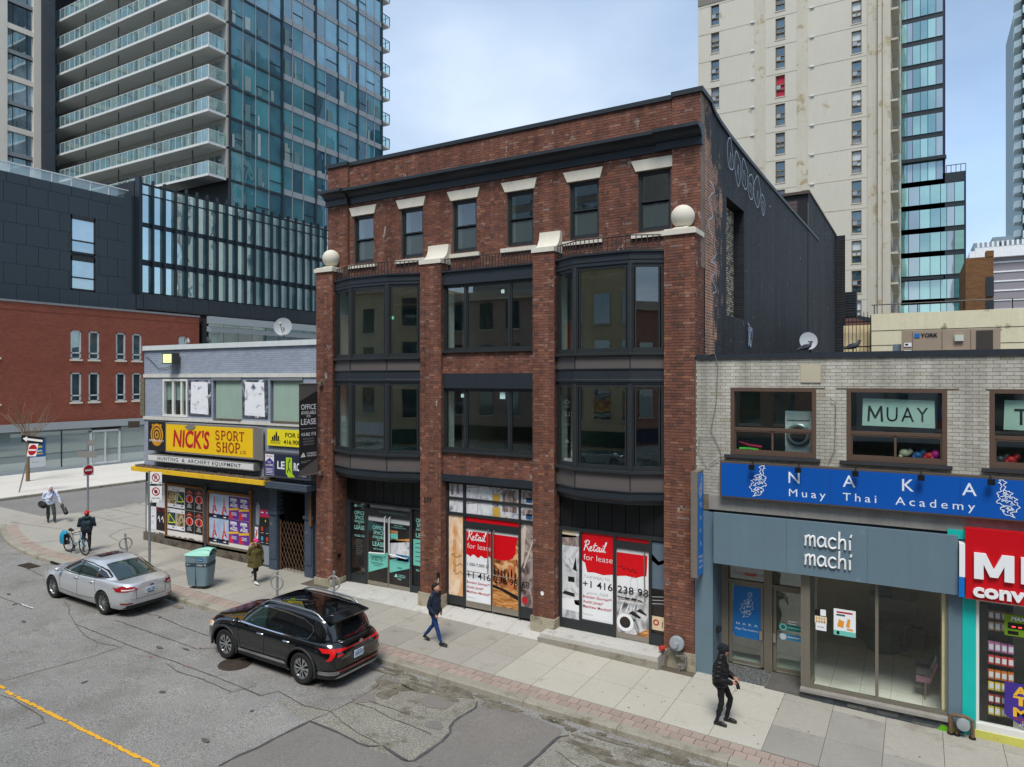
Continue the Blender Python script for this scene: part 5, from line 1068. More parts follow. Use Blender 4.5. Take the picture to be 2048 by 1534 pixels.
for i,x in enumerate((-9.88,-9.24)):
    for k,(z0,z1)in enumerate(((1.92,2.86),(.92,1.88))):poster([[po_plant,po_bike],[po_bike,po_plant]][i][k],x,x+.62,z0,z1)
for x in(-8.6,-7.93):
    for z0,z1 in((1.92,2.9),(.9,1.9)):poster(po_red,x,x+.65,z0,z1)
for x in(-6.9,-6.25):
    for z0,z1 in((1.76,2.8),(.7,1.74)):poster(po_tower,x,x+.64,z0,z1)
for x in(-5.6,-4.95):
    for z0,z1 in((1.82,2.78),(.8,1.8)):poster(po_rock,x,x+.64,z0,z1)
p=Print((-3.66,LY-.02,.95));p.rect(0,0,.66,1.14,pblk).rect(0,1.14,.66,1.46,porange).up().ell(.36,1.0,.03,.05,pneon,10)
for k,(a,b,c)in enumerate(((.16,.66,pred),(.46,.66,pnavy),(.16,.26,Mc('poster_blue',(60,150,200))),(.46,.26,porange))):p.ell(a,b,.07,.1,c,12);P_line(p,a,b-.17,.16,pw)
for a in(.02,.34):p.rect(a,1.16,a+.3,1.44,pmag).up().ell(a+.15,1.34,.1,.03,pw,10).rect(a+.05,1.16,a+.25,1.2,pred)
p.build('poster',nick)
p=Print((-3.95,LY-.02,1.1));p.rect(0,0,.2,.55,pw).up().stroke([(.05,.1),(.15,.3),(.06,.45)],.05,pred).stroke([(.05,.2),(.15,.42)],.03,pblk);p.build('poster',nick)
patchp=Mc('grey_patch_paint',(134,142,152),rough=.85,var=.1,scale=3)
Print((-4.05,LY-.012,.15)).poly([(.3,0),(.95,0),(1.04,.7),(.9,.82),(.25,.85),(.2,.3)],patchp).build('paint_patch',nick);Print((-3.9,LY-.012,1.75)).poly([(0,0),(.2,-.02),(.25,.8),(.1,.95),(0,.7)],patchp).build('paint_patch',nick)
# doorway with folding gate
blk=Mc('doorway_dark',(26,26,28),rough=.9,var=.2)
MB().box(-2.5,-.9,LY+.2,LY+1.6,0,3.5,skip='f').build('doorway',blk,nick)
for a,b in((-2.98,-2.5),(-.95,-.5)):
    m=MB().box(a,b,LY-.12,LY+.2,-.02,2.3).box(a+.05,b-.05,LY-.15,LY-.12,.5,2.2).box(a-.04,b+.04,LY-.17,LY+.2,2.3,2.42).box(a+.02,b-.02,LY-.12,LY+.2,2.42,3.5);m.build('door_pilaster',Mc('navy_grey_paint',(64,76,90),rough=.7,var=.2,scale=4,dirt=lin((150,130,96)),dscale=3.5,dlo=.66,dhi=.7),nick)
MB().box(-2.98,-.48,LY-.2,LY+.2,3.3,3.52).build('door_lintel',MATS['navy_grey_paint'],nick)
MB().box(-.62,-.5,LY-.2,LY-.14,2.05,3.2).build('torn_trim',rust,nick)
gate=MB().box(-2.5,-2.46,LY+.02,LY+.06,.05,2.1).box(-.94,-.9,LY+.02,LY+.06,.05,2.05).build('folding_gate',Mc('gate_rust',(104,78,58),rough=.8,var=.2),nick)
for k in range(8):
    x0=-2.45+.19*k
    for s_ in(0,1):
        m=MB();n=5
        for j in range(n):
            za,zb=.1+.39*j,.1+.39*(j+1);xa,xb=(x0,x0+.19)if(j+s_)%2==0 else(x0+.19,x0)
            m.tube([(xa,LY+.03+.012*s_,za),(xb,LY+.03+.012*s_,zb)],.011,5)
        m.build('gate_lattice_bar',MATS['gate_rust'],gate)
neon=Mc('lime_frame',(150,176,30),rough=.5)
m=MB();m.frame_y(-1.75,-1.05,.25,2.5,.05,LY+1.0,LY+1.04);m.box(-1.7,-1.1,LY+1.,LY+1.04,1.15,1.2);m.build('inner_door_frame',neon,nick)
# ---- signs
sgrey=Mc('sign_cabinet',(126,124,120),rough=.6,var=.1,scale=2)
yb=Mc('sign_yellow',(240,196,22),rough=.4,var=.03,scale=.6);rl_=Mc('sign_letter_red',(186,28,34),rough=.4);brl=Mc('sign_letter_rust',(166,62,22),rough=.4)
def serif(p,ch,x,z,w,h,m):
    t,u=w*.2,w*.08;L=lambda*q:p.stroke(list(q),t,m);T=lambda*q:p.stroke(list(q),u,m)
    def ser(cx,cz):p.rect(x+cx-w*.19,z+cz-u*.5,x+cx+w*.19,z+cz+u*.5,m)
    if ch in 'PRHTLD':
        c=w*.22 if ch!='T' else w*.5;p.rect(x+c-t/2,z,x+c+t/2,z+h,m);ser(c,0);
        if ch in 'PRHLD':ser(c,h)
    arc=lambda cx,cz,rx,rz,t0,t1,n=12:[(x+cx+rx*cos(t0+(t1-t0)*i/n),z+cz+rz*sin(t0+(t1-t0)*i/n))for i in range(n+1)]
    if ch in 'PR':p.stroke([(x+w*.22,z+h)]+arc(w*.5,h*.74,w*.32,h*.26,pi/2,-pi/2)+[(x+w*.22,z+h*.48)],t*.75,m)
    if ch=='R':p.stroke([(x+w*.5,z+h*.48),(x+w*.92,z)],t,m)
    if ch=='D':p.stroke([(x+w*.22,z+h)]+arc(w*.4,h*.5,w*.48,h*.5,pi/2,-pi/2)+[(x+w*.22,z)],t*.75,m)
    if ch=='O':p.stroke(arc(w*.5,h*.5,w*.42,h*.5,0,2*pi,20),t*.85,m)
    if ch=='S':p.stroke(arc(w*.5,h*.74,w*.3,h*.25,.5,3*pi/2-.2)+arc(w*.5,h*.26,w*.34,h*.25,pi/2-.2,-pi+.4),t*.85,m)
    if ch=='H':p.rect(x+w*.78-t/2,z,x+w*.78+t/2,z+h,m);ser(w*.78,0);ser(w*.78,h);p.rect(x+w*.22,z+h*.48,x+w*.78,z+h*.48+u*1.4,m)
    if ch=='T':p.rect(x+w*.04,z+h-u*1.4,x+w*.96,z+h,m);p.rect(x+w*.04,z+h*.8,x+w*.04+u,z+h,m);p.rect(x+w*.96-u,z+h*.8,x+w*.96,z+h,m)
    if ch=='L':p.rect(x+w*.1,z,x+w*.86,z+u*1.4,m);p.rect(x+w*.86-u,z,x+w*.86,z+h*.25,m)
def serif_text(p,s,x,z,w,h,m,gap=1.12):
    for ch in s:
        if ch!=' ':serif(p,ch,x,z,w,h,m)
        x+=w*gap
sg=thing('shop_sign','long yellow illuminated shop sign with red lettering above the ledge','sign',(-6,-.2,4.55))
p=Print((-9.0,-.3,4.55));p.board(0,0,5.83,1.32,.28,sgrey).rect(.06,.07,5.76,1.25,yb).up()
V=text2d("NICK'S",.03,0,1.)
p.text("NICK'S",.55,.3,.74,rl_,.03,shear=.12,fit=2.5);p.build('sign_box',sg)
p=Print((-9.0,-.31,4.55));serif_text(p,'SPORT',3.4,.72,.34,.36,brl);serif_text(p,'SHOP',3.46,.22,.36,.38,brl);serif_text(p,'LTD',5.0,.2,.11,.12,brl);p.build('serif_lettering',sg)
MB().prism([(-3.17,-.3,4.57),(-3.0,-.1,4.5),(-3.0,-.05,5.8),(-3.17,-.3,5.85)],[(-3.1,-.02,4.57),(-2.95,-.02,4.5),(-2.95,-.02,5.8),(-3.1,-.02,5.85)]).build('sign_end',sgrey,sg)
m=MB();m.add([(-7.6,-.33,5.73),(-7.2,-.34,5.86),(-6.85,-.33,5.78),(-7.0,-.335,5.64),(-7.4,-.335,5.62)],[(0,4,3,2,1)]);m.build('peeled_patch',sgrey,sg)
bs=Print((-10.32,-.28,4.57));bs.board(0,0,1.27,1.31,.2,Mc('sign_black_cabinet',(30,30,32),rough=.5,var=.2,scale=4));gold=Mc('emblem_gold',(206,146,30),rough=.5)
bs.ring(.66,.72,.36,.46,gold,24,1.1).ring(.66,.72,.22,.31,gold,22,1.1).ell(.66,.72,.15,.17,gold,18).up().ell(.66,.72,.06,.07,pblk,12).poly([(.45,.25),(.87,.25),(.95,.5),(.37,.5)],gold).up().text('CENTRAL SAULT',.64,.42,.085,pw,.012,al='c',fit=1.1)
bs.rect(.3,1.1,.42,1.2,gold).rect(.9,1.1,1.02,1.2,gold)
tag(bs.build('emblem_sign'),'black square sign with golden round emblem beside the yellow sign','sign')
hs=Print((-10.32,-.3,4.09));hs.board(0,0,7.15,.32,.3,sgrey).rect(.04,.04,7.1,.28,Mc('sign_offwhite',(212,214,212),rough=.5,var=.05)).up();hs.text('HUNTING  &  ARCHERY EQUIPMENT',.75,.085,.16,Mc('letter_navy',(44,50,66),rough=.5),.01,space=1.15,fit=5.6)
tag(hs.build('hunting_sign'),'narrow white sign reading hunting and archery equipment below the yellow sign','sign')
fs=Print((-2.76,-.0,5.13));fs.board(0,0,2.7,.66,.05,Mc('sign_lemon',(232,216,36),rough=.5,var=.03));fs.text('FOR LEASE',1.05,.37,.18,adblack,.02,fit=1.5).text('416.900.5757',.95,.1,.17,adblack,.02,fit=1.6)
for k,h in enumerate((.2,.3,.36,.26)):fs.rect(.28+.11*k,.22,.37+.11*k,.22+h*.7,adblack)
fs.poly([(.48,.46),(.54,.6),(.6,.46)],adblack).text('PIVOTAL',.22,.08,.09,adblack,fit=.55).rect(.2,.19,.8,.21,adblack)
tag(fs.build('lease_sign'),'lemon yellow for lease sign partly hidden by the dark banner','sign')
bb=Print((-2.6,-.3,3.93));navy=Mc('billboard_navy',(34,42,66),rough=.5,var=.12,scale=3);lime=Mc('billboard_lime',(172,206,30),rough=.5)
bb.board(0,0,2.62,.98,.2,Mc('billboard_edge',(70,72,76),rough=.6)).rect(.05,.06,2.5,.92,navy).up().text('LE',.78,.36,.3,pw,.03,fit=.42).text('ROOM',1.7,.34,.3,pw,.03,fit=.78).poly([(1.27,.2),(1.62,.2),(1.6,.82),(1.27,.82)],lime).poly([(1.27,.2),(1.62,.2),(1.78,.08),(1.4,.05)],lime).up().stroke([(1.35,.24),(1.42,.42),(1.4,.62),(1.5,.7)],.04,navy).stroke([(1.42,.42),(1.52,.26)],.04,navy).ell(1.47,.74,.035,.035,navy,10).text('askroom.ca',2.0,.12,.06,pw)
bb.rect(.1,.08,.6,.9,pw).up().text('FOR SALE',.35,.79,.07,adredtx,.01,al='c',fit=.38).poly([(.11,.1),(.59,.1),(.59,.6),(.35,.76),(.11,.6)],Mc('realtor_purple',(64,50,130),rough=.5)).up().text('Right',.35,.56,.07,pw,al='c',shear=.3).text('at HOME',.35,.43,.09,pw,.015,al='c',fit=.4)
for k in range(4):P_line(bb,.35,.32-.055*k,.38,pw,.02)
tag(bb.build('billboard'),'navy billboard with lime green door figure above the shop doorway','sign')
# banner on brackets from the first pier: seen edge-on from the facade, faces along the street
ban=thing('lease_banner','dark grey vertical office lease banner hung from the first brick pier','banner',(.3,-.1,4.2))
bcol=Mc('banner_black',(44,42,42),rough=.6,var=.04);bgr=Mc('banner_taupe',(104,98,96),rough=.6,var=.04)
p=Print((.3,-1.14,4.25),u=(0,1,0),n=(1,0,0));p.board(0,0,.9,3.35,.012,bcol).poly([(0,3.35),(0,2.72),(.9,3.12),(.9,3.35)],bgr).poly([(0,0),(.9,0),(.9,.56),(0,.16)],bgr).up()
for t,z,h,f in(('OFFICE',2.42,.2,.74),('AVAILABLE',2.24,.13,.74),('FOR',2.13,.08,.2),('LEASE',1.86,.22,.74),('416 862 1710',1.44,.13,.72)):p.text(t,.45,z,h,adwhite,.018,al='c',fit=f)
p.rect(.08,1.7,.82,1.71,adwhite)
for t,z in(('MICHAEL SCACE*',1.3),('ALAN RAWN*',1.2),('LAUREN LUCHINI*',1.1)):p.text(t,.45,z,.06,chalk,al='c',fit=.55)
p.poly([(.06,.66),(.16,.82),(.22,.82),(.3,.66)],adwhite).text('CUSHMAN &',.36,.75,.07,adwhite,.014,fit=.48).text('WAKEFIELD',.36,.66,.07,adwhite,.014,fit=.48);P_line(p,.3,.5,.45,chalk);P_line(p,.22,.45,.3,chalk);p.build('banner_sheet',ban)
for z in(7.62,4.23):
    MB().tube([(.3,-1.18,z),(.3,.02,z)],.025,8).box(.22,.38,-.16,-.02,z-.08,z+.08).build('banner_bracket',steel,ban)
# floodlight (lit), second floodlight, dish, pigeons on the roof edge
def floodlight(name,label,loc,lit_,rotz):
    t=thing(name,label,'floodlight',loc,rotz=rotz)
    MB().box(-.32,.32,-.02,.34,-.24,.24).build('housing',Mc('bronze_housing',(72,68,64),rough=.6,var=.1),t)
    MB().quad((-.26,-.025,-.2),(.26,-.025,-.2),(.26,-.025,.18),(-.26,-.025,.18)).build('lens',M('lamp_glow',(.62,.95,.3),emit=.42,var=0)if lit_ else MATS['cast_iron'],t)
    MB().tube([(0,.3,0),(0,.5,0)],.05,8).build('arm',steel,t)
    return t
floodlight('floodlight','lit greenish floodlight on the lavender wall near the corner',(-8.75,-.36,8.72),True,radians(6))
f2=floodlight('floodlight','small grey floodlight turned away at the corner above the yellow ledge',(-11.5,-.25,5.7),False,radians(50));f2.scale=(.7,.7,.6)
dishm=Mc('dish_grey',(158,164,168),rough=.5,var=.05)
ds=thing('satellite_dish','large grey satellite dish on the roof of the lavender corner shop','satellite dish',(-6.4,4.,9.2))
m=MB();D=Vector((.55,-.8,.22)).normalized();U=D.cross(Vector((0,0,1))).normalized();Vv=U.cross(D);rings=[]
for i in range(7):
    r=.43*i/6;rings.append([Vector((-6.4,4,10.33))+U*(r*cos(2*pi*k/28))+Vv*(r*1.03*sin(2*pi*k/28))+D*(r*r*.35-.12)for k in range(28)])
for a,b in zip(rings,rings[1:]):m.add(a+b,[(k,(k+1)%28,28+(k+1)%28,28+k)for k in range(28)])
m.build('reflector',dishm,ds,smooth=60);MB().tube([(-6.35,3.95,10.0),Vector((-6.4,4,10.33))+D*.42],.02,6).ball(Vector((-6.4,4,10.33))+D*.42,.07,10,6).build('feed_arm',Mc('dish_arm',(196,190,160)),ds);MB().tube([(-6.4,4.05,10.3),(-6.4,4.1,9.9),(-6.6,4.1,9.15)],.035,8).build('mast',dishm,ds)
rs=MB().box(-4.9,-2.7,1.2,2.2,9.16,9.42).build('roof_hatch',Mc('roof_box',(190,194,192),rough=.7),nick);MB().tube([(-4.75,1.4,9.4),(-4.75,1.4,9.62)],.05,8).build('roof_pipe',steel,nick)
def pigeon(name,label,loc,rz,dark=True):
    t=thing(name,label,'pigeon',loc,'pigeons on the roof edges',rotz=rz)
    pm=Mc('pigeon_dark',(58,60,70),rough=.7,var=.25,scale=12)if dark else Mc('pigeon_pale',(150,152,160),rough=.7,var=.25,scale=12)
    m=MB();m.tube([(-.24,0,.07),(-.16,0,.1),(-.06,0,.135),(.04,0,.16),(.1,0,.19),(.125,0,.235),(.135,0,.275),(.16,0,.285),(.195,0,.275)],[.012,.035,.07,.075,.055,.036,.034,.028,.006],12)
    m.tube([(-.0,.03,.08),(.0,.035,.0)],.008,5).tube([(0,-.03,.08),(0,-.035,0)],.008,5);m.build('body',pm,t,smooth=60)
    for s_ in(-1,1):MB().add([(.06,s_*.07,.18),(-.02,s_*.082,.13),(-.2,s_*.04,.09),(-.08,s_*.07,.19)],[(0,1,2,3)]).build('wing',pm,t)
    return t
pigeon('pigeon','pale pigeon on the white roof edge above the lit floodlight',(-8.1,.2,9.33),2.6,False);pigeon('pigeon','dark pigeon on the white roof edge by the roof pipe',(-6.7,.2,9.33),2.9)
# cables at the corner
MB().tube([(-11.2,.07,9.3),(-11.2,.06,8.85),(-10.9,.06,8.8),(-10.4,.05,8.5),(-10.1,.05,8.28),(-9.5,.05,8.3),(-9.0,.05,8.42)],.012,5).build('wall_cable',adblack,nick)
# ================================================================== RIGHT: beige painted brick building
EY=.05
beb=thing('beige_building','low beige painted brick building with brown windows and shops at street level','building',(18.5,.5,-.35))
bst=[(0.,lin((172,168,156))),(.3,lin((178,175,163))),(.7,lin((184,181,170))),(.96,lin((190,188,178))),(1.,lin((164,156,136)))]
bei_i=brickmat('beige_brick_wall',bst,'island',white=.12,wcol=lin((150,140,118)),wscale=3,rough=.7,bump=.15);bei_o=brickmat('beige_brick_single',bst,'object',white=.12,wcol=lin((150,140,118)),wscale=3,rough=.7,bump=.15)
bmort=Mc('beige_mortar',(126,118,100),rough=.95,var=.3,scale=2.5,dirt=lin((96,88,74)),dscale=2,dlo=.5,dhi=.7)
BW=[(15.52,17.66),(18.36,20.5),(21.32,23.46),(24.2,26.3)]
hol=[(a,b,5.77,7.57)for a,b in BW]
m=MB();holed(m,14.56,27,4.2,8.34,EY,EY+.3,hol);m.build('upper_wall',bmort,beb)
LB=[];field(LB,'x',EY,14.58,27,4.62,8.34,hol,L=.252,H=.252,h=.0885,gap=.009,phase=.03);lay(LB,beb,bei_o,bei_i,proud=.009)
MB().box(14.6,27,EY-.06,EY+.5,8.34,8.48).build('roof_flashing',Mc('black_flashing',(42,48,56),rough=.5,var=.1,streak=.15),beb);MB().box(14.7,27,.5,14.5,8.2,8.3).build('roof',MATS['roof_felt'],beb)
m=MB().box(17.29,17.77,EY-.04,EY-.005,7.71,8.17);m.build('cover_plate',Mc('plate_beige',(188,180,156),rough=.6,var=.05),beb)
brn=Mc('brown_aluminium',(92,74,62),rough=.5,var=.06,scale=3)
for i,(a,b)in enumerate(BW):
    fr=MB();fr.frame_y(a,b,5.77,7.57,.1,EY-.02,EY+.15);fr.box(a+.1,b-.1,EY+.02,EY+.12,6.42,6.5)
    fr.frame_y(a+.1,b-.1,5.87,6.42,.035,EY+.03,EY+.1)
    mid=a+(b-a)*.5
    fr.box(mid-.025,mid+.025,EY+.03,EY+.1,5.9,6.42)
    f=fr.build('window_frame',brn,beb)
    MB().quad((a+.1,EY+.08,6.5),(b-.1,EY+.08,6.5),(b-.1,EY+.08,7.47),(a+.1,EY+.08,7.47)).build('pane',wing,f)
    MB().quad((a+.13,EY+.07,5.9),(mid-.02,EY+.07,5.9),(mid-.02,EY+.07,6.42),(a+.13,EY+.07,6.42)).build('pane',wing,f);MB().quad((mid+.02,EY+.055,5.9),(b-.13,EY+.055,5.9),(b-.13,EY+.055,6.42),(mid+.02,EY+.055,6.42)).build('pane',wing,f)
    MB().box(a-.15,b+.1,EY-.12,EY+.02,5.68,5.76).build('sill',Mc('black_felt',(52,54,58),rough=.8,var=.2),beb)
    MB().box(a,b,EY+.2,EY+.3,5.77,7.57,skip='fk').build('window_reveal',roomw,f)
pale=Mc('pale_wall',(196,206,198),rough=.9,var=.04)
MB().box(14.7,18.0,EY+.3,3.0,5.0,8.1,skip='f').build('room',[pale],beb);MB().box(16.3,18,2.2,2.3,5.,8.1).build('room_partition',roomd,beb)
MB().box(18.0,27,EY+.3,5,5.0,8.1,skip='f').build('room',[roomd],beb);MB().box(14.7,27,EY+.31,5,5.6,5.68).build('room_floor',roomw,beb)
# things in the first upstairs window
wm=thing('washing_machine','white front loading washing machine behind the first upstairs window','washing machine',(17.2,.7,5.68))
wmm=Mc('appliance_white',(226,230,230),rough=.4,var=.02);m=MB().box(16.85,17.5,.45,1.05,5.69,6.95);m.build('body',wmm,wm)
m=MB();m.lathe([(.17,-.0),(.3,-.01),(.3,-.05),(.26,-.07),(.2,-.06)],(17.18,.45,6.33),28,axis='y',cap=False);m.build('door_ring',Mc('chrome_grey',(150,154,158),rough=.3,metal=.6),wm);MB().lathe([(.001,-.03),(.2,-.03),(.2,.0)],(17.18,.45,6.33),28,axis='y').build('door_glass',Mc('dark_glass',(40,46,50),rough=.1),wm);MB().box(16.9,17.45,.42,.45,6.72,6.9).build('control_panel',Mc('panel_grey',(196,200,202),rough=.4),wm)
for k,(c,z,x0,l)in enumerate((('mat_green',5.72,15.72,.95),('mat_pink',5.8,15.9,.8),('mat_green',5.88,15.7,.5),('mat_pink',5.97,15.68,.6),('mat_black',6.1,15.68,.3))):
    rgb={'mat_green':(90,214,60),'mat_pink':(206,40,84),'mat_black':(36,34,34)}[c]
    m=MB().tube([(x0,.3,z+.02+.1*(k==3)),(x0+l*.5,.31,z+.03),(x0+l,.3,z)],.042,8)
    tag(m.build('foam_mat',Mc(c,rgb,rough=.6)),'%s foam roll in the first upstairs window, %s'%({'mat_green':'green','mat_pink':'pink','mat_black':'black'}[c],('at the bottom','second from the bottom','third from the bottom','fourth from the bottom','on top')[k]),'foam roll','foam rolls in the window')
pap=Mc('sign_paper',(206,226,216),rough=.8,var=.05,scale=3)
p=Print((18.7,EY+.17,6.62));p.poly([(0,.02),(1.56,0),(1.55,.66),(.02,.7)],pap).up().stroke([(.14,.14),(.16,.5),(.29,.22),(.42,.5),(.44,.14)],.05,adblack).text('UAY',.54,.14,.37,adblack,0,space=1.25,fit=.88);tag(p.build('paper_sign'),'paper sheet sign reading MUAY in the second upstairs window','paper sign','paper signs in the upstairs windows')
p=Print((21.6,EY+.17,6.62));p.poly([(0,.02),(1.5,0),(1.5,.66),(.02,.7)],pap).up().text('THAI',.2,.14,.38,adblack,.012,space=1.25,fit=1.1);tag(p.build('paper_sign'),'paper sheet sign starting with T in the third upstairs window','paper sign','paper signs in the upstairs windows')
for k,(x,c,n_)in enumerate(((19.62,(206,196,170),'cream'),(19.9,(40,90,150),'blue'),(20.14,(206,40,40),'red'),(20.28,(214,40,150),'pink'),(21.55,(60,60,66),'grey'),(21.75,(200,36,44),'scarlet'))):
    m=MB().ball((x,.34,5.93+.05*(k in(0,3))),.12,14,9,sc_=(1,.8,.9));m.ball((x-.08,.3,5.9),.055,8,6);m.tube([(x+.08,.36,5.98),(x+.15,.4,6.05)],.065,10);tag(m.build('boxing_glove',Mc('glove_'+n_,c,rough=.45),smooth=50),n_+' boxing glove lying behind an upstairs window','boxing glove','boxing gloves on the window sills')
# long blue sign with lamps
blue=Mc('sign_blue',(14,84,172),rough=.35,var=.04,scale=.5);ltw=Mc('sign_lightwhite',(226,236,246),rough=.4)
ns=thing('academy_sign','long bright blue martial arts academy sign with white letters','sign',(18.6,-.1,4.64))
p=Print((15.3,-.25,4.64));p.board(0,0,8.2,.95,.28,Mc('sign_frame_brown',(84,74,66),rough=.6)).rect(.04,.03,8.16,.91,blue).up()
for ch,x in zip('NAKA',(1.74,3.0,4.28,5.48)):p.text(ch,x,.5,.3,ltw,.004)
p.text('Muay  Thai  Academy',1.75,.16,.2,ltw,.0,space=1.45,fit=3.98)
p.up();[p.rect(x_,.03,x_+.006,.91,Mc('seam_blue',(8,60,130)))for x_ in(2.72,5.44)];p.build('sign_face',ns)
def dragon(p,x,z,k,m,w=.012,mir=1):
    """flame-like white line ornament"""
    random.seed(5);body=[(.1,.0),(.2,.1),(.06,.16),(.0,.3),(.1,.42),(.05,.5),(.2,.55),(.16,.66),(.3,.7),(.34,.84),(.3,.95),(.42,1.0),(.46,.92),(.42,.86)]
    back=[(.1,0),(.3,.05),(.42,.2),(.34,.3),(.5,.36),(.44,.5),(.5,.6),(.4,.7),(.42,.86)]
    for q in(body,back,[(.12,.2),(.25,.3),(.38,.26)],[(.1,.34),(.24,.44),(.4,.42)],[(.16,.5),(.3,.56),(.42,.54)],[(.26,.12),(.2,.2),(.3,.24)],[(.24,.6),(.34,.66),(.36,.74)]):
        s_=[]
        for(a,b),(c,d)in zip(q,q[1:]):
            for i in range(5):t=i/5;s_.append((x+mir*k*(a+(c-a)*t+.025*sin(t*pi*2)),z+k*(b+(d-b)*t+.02*sin(t*pi))))
        s_.append((x+mir*k*q[-1][0],z+k*q[-1][1]));p.stroke(s_,w,m)
    for i in range(9):p.ring(x+mir*k*(.16+.22*random.random()),z+k*(.1+.55*random.random()),.02*k,.035*k,m,8)
p=Print((15.3,-.262,4.64));dragon(p,.78,.08,.82,ltw,.016);dragon(p,6.55,.08,.82,ltw,.016,-1);p.build('dragon_emblem',ns)
for k,x in enumerate((16.16,17.29,18.59,19.97,21.32)):
    l=thing('sign_lamp','small black spotlight clipped over the blue sign, %s from the brick building'%('first','second','third','fourth','fifth')[k],'spotlight',(x,-.35,5.55),'spotlights above the blue sign')
    MB().box(x-.07,x+.07,-.46,-.38,5.43,5.56).build('lamp_head',adblack,l);MB().tube([(x,-.4,5.55),(x,-.3,5.62),(x,-.1,5.62)],.012,5).build('lamp_arm',adblack,l)
# grey band under the sign, pilasters, fascia with raised script
gal=Mc('galvanised_band',(146,142,136),rough=.6,var=.15,scale=1.5,streak=.25);bg=Mc('blue_grey_paint',(100,122,134),rough=.5,var=.05,scale=1.2,streak=.08,dirt=lin((140,158,166)),dscale=2.4,dlo=.66,dhi=.72)
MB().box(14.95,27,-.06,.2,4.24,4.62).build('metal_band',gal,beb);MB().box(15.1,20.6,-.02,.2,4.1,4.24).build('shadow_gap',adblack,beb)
MB().box(14.57,15.06,-.04,1.1,-.5,4.16).build('pilaster',bg,beb);MB().box(20.52,20.79,-.04,.3,-.6,4.2).build('pilaster',bg,beb)
p=Print((15.14,-.3,2.84));p.board(0,0,5.56,1.36,.1,bg);[p.rect(x_,0,x_+.008,1.36,Mc('seam_grey',(74,92,102)))for x_ in(1.85,3.7)];p.build('shop_fascia',beb);MB().box(15.14,20.7,-.2,1.0,2.9,3.0).build('fascia_soffit',bg,beb)
MB().box(15.14,20.7,-.2,-.0,4.05,4.16).build('fascia_top',bg,beb)
def script(x,z,k):
    G_={'m':[[(0,0),(.02,.3),(0,.5)],[(.02,.35),(.12,.5),(.2,.46),(.22,0)],[(.22,.35),(.34,.5),(.42,.44),(.44,0)]],
          'a':[[(.34,.42),(.2,.5),(.06,.4),(.02,.2),(.1,.03),(.22,.04),(.34,.2),(.36,.48),(.36,.1),(.44,.02)]],
          'c':[[(.34,.42),(.2,.5),(.06,.4),(.02,.2),(.1,.03),(.24,.0),(.36,.08)]],
          'h':[[(.04,.85),(.03,.4),(.02,0)],[(.03,.3),(.14,.46),(.26,.46),(.3,.3),(.3,0)]],
          'i':[[(.06,.48),(.07,.2),(.07,0)],[(.1,.62),(.14,.75)]]}
    W_={'m':.56,'a':.5,'c':.46,'h':.44,'i':.2};out_=[]
    for ch in 'machi':
        for s_ in G_[ch]:out_.append([(x+k*a,z+k*b)for a,b in s_])
        x+=W_[ch]*k
    return out_
let=MB()
for z in(3.6,3.12):
    for s_ in script(17.45,z,.5):
        q=[]
        for i in range(len(s_)-1):
            p0=s_[max(0,i-1)];p1=s_[i];p2=s_[i+1];p3=s_[min(len(s_)-1,i+2)]
            for t in(0,.25,.5,.75):q.append(tuple(.5*((2*p1[j])+(-p0[j]+p2[j])*t+(2*p0[j]-5*p1[j]+4*p2[j]-p3[j])*t*t+(-p0[j]+3*p1[j]-3*p2[j]+p3[j])*t**3)for j in(0,1)))
        q.append(s_[-1]);let.tube([(a,-.335,b)for a,b in q],.026,8)
let.build('raised_script',Mc('letter_white',(232,234,234),rough=.4),beb,smooth=60,kind='stuff')
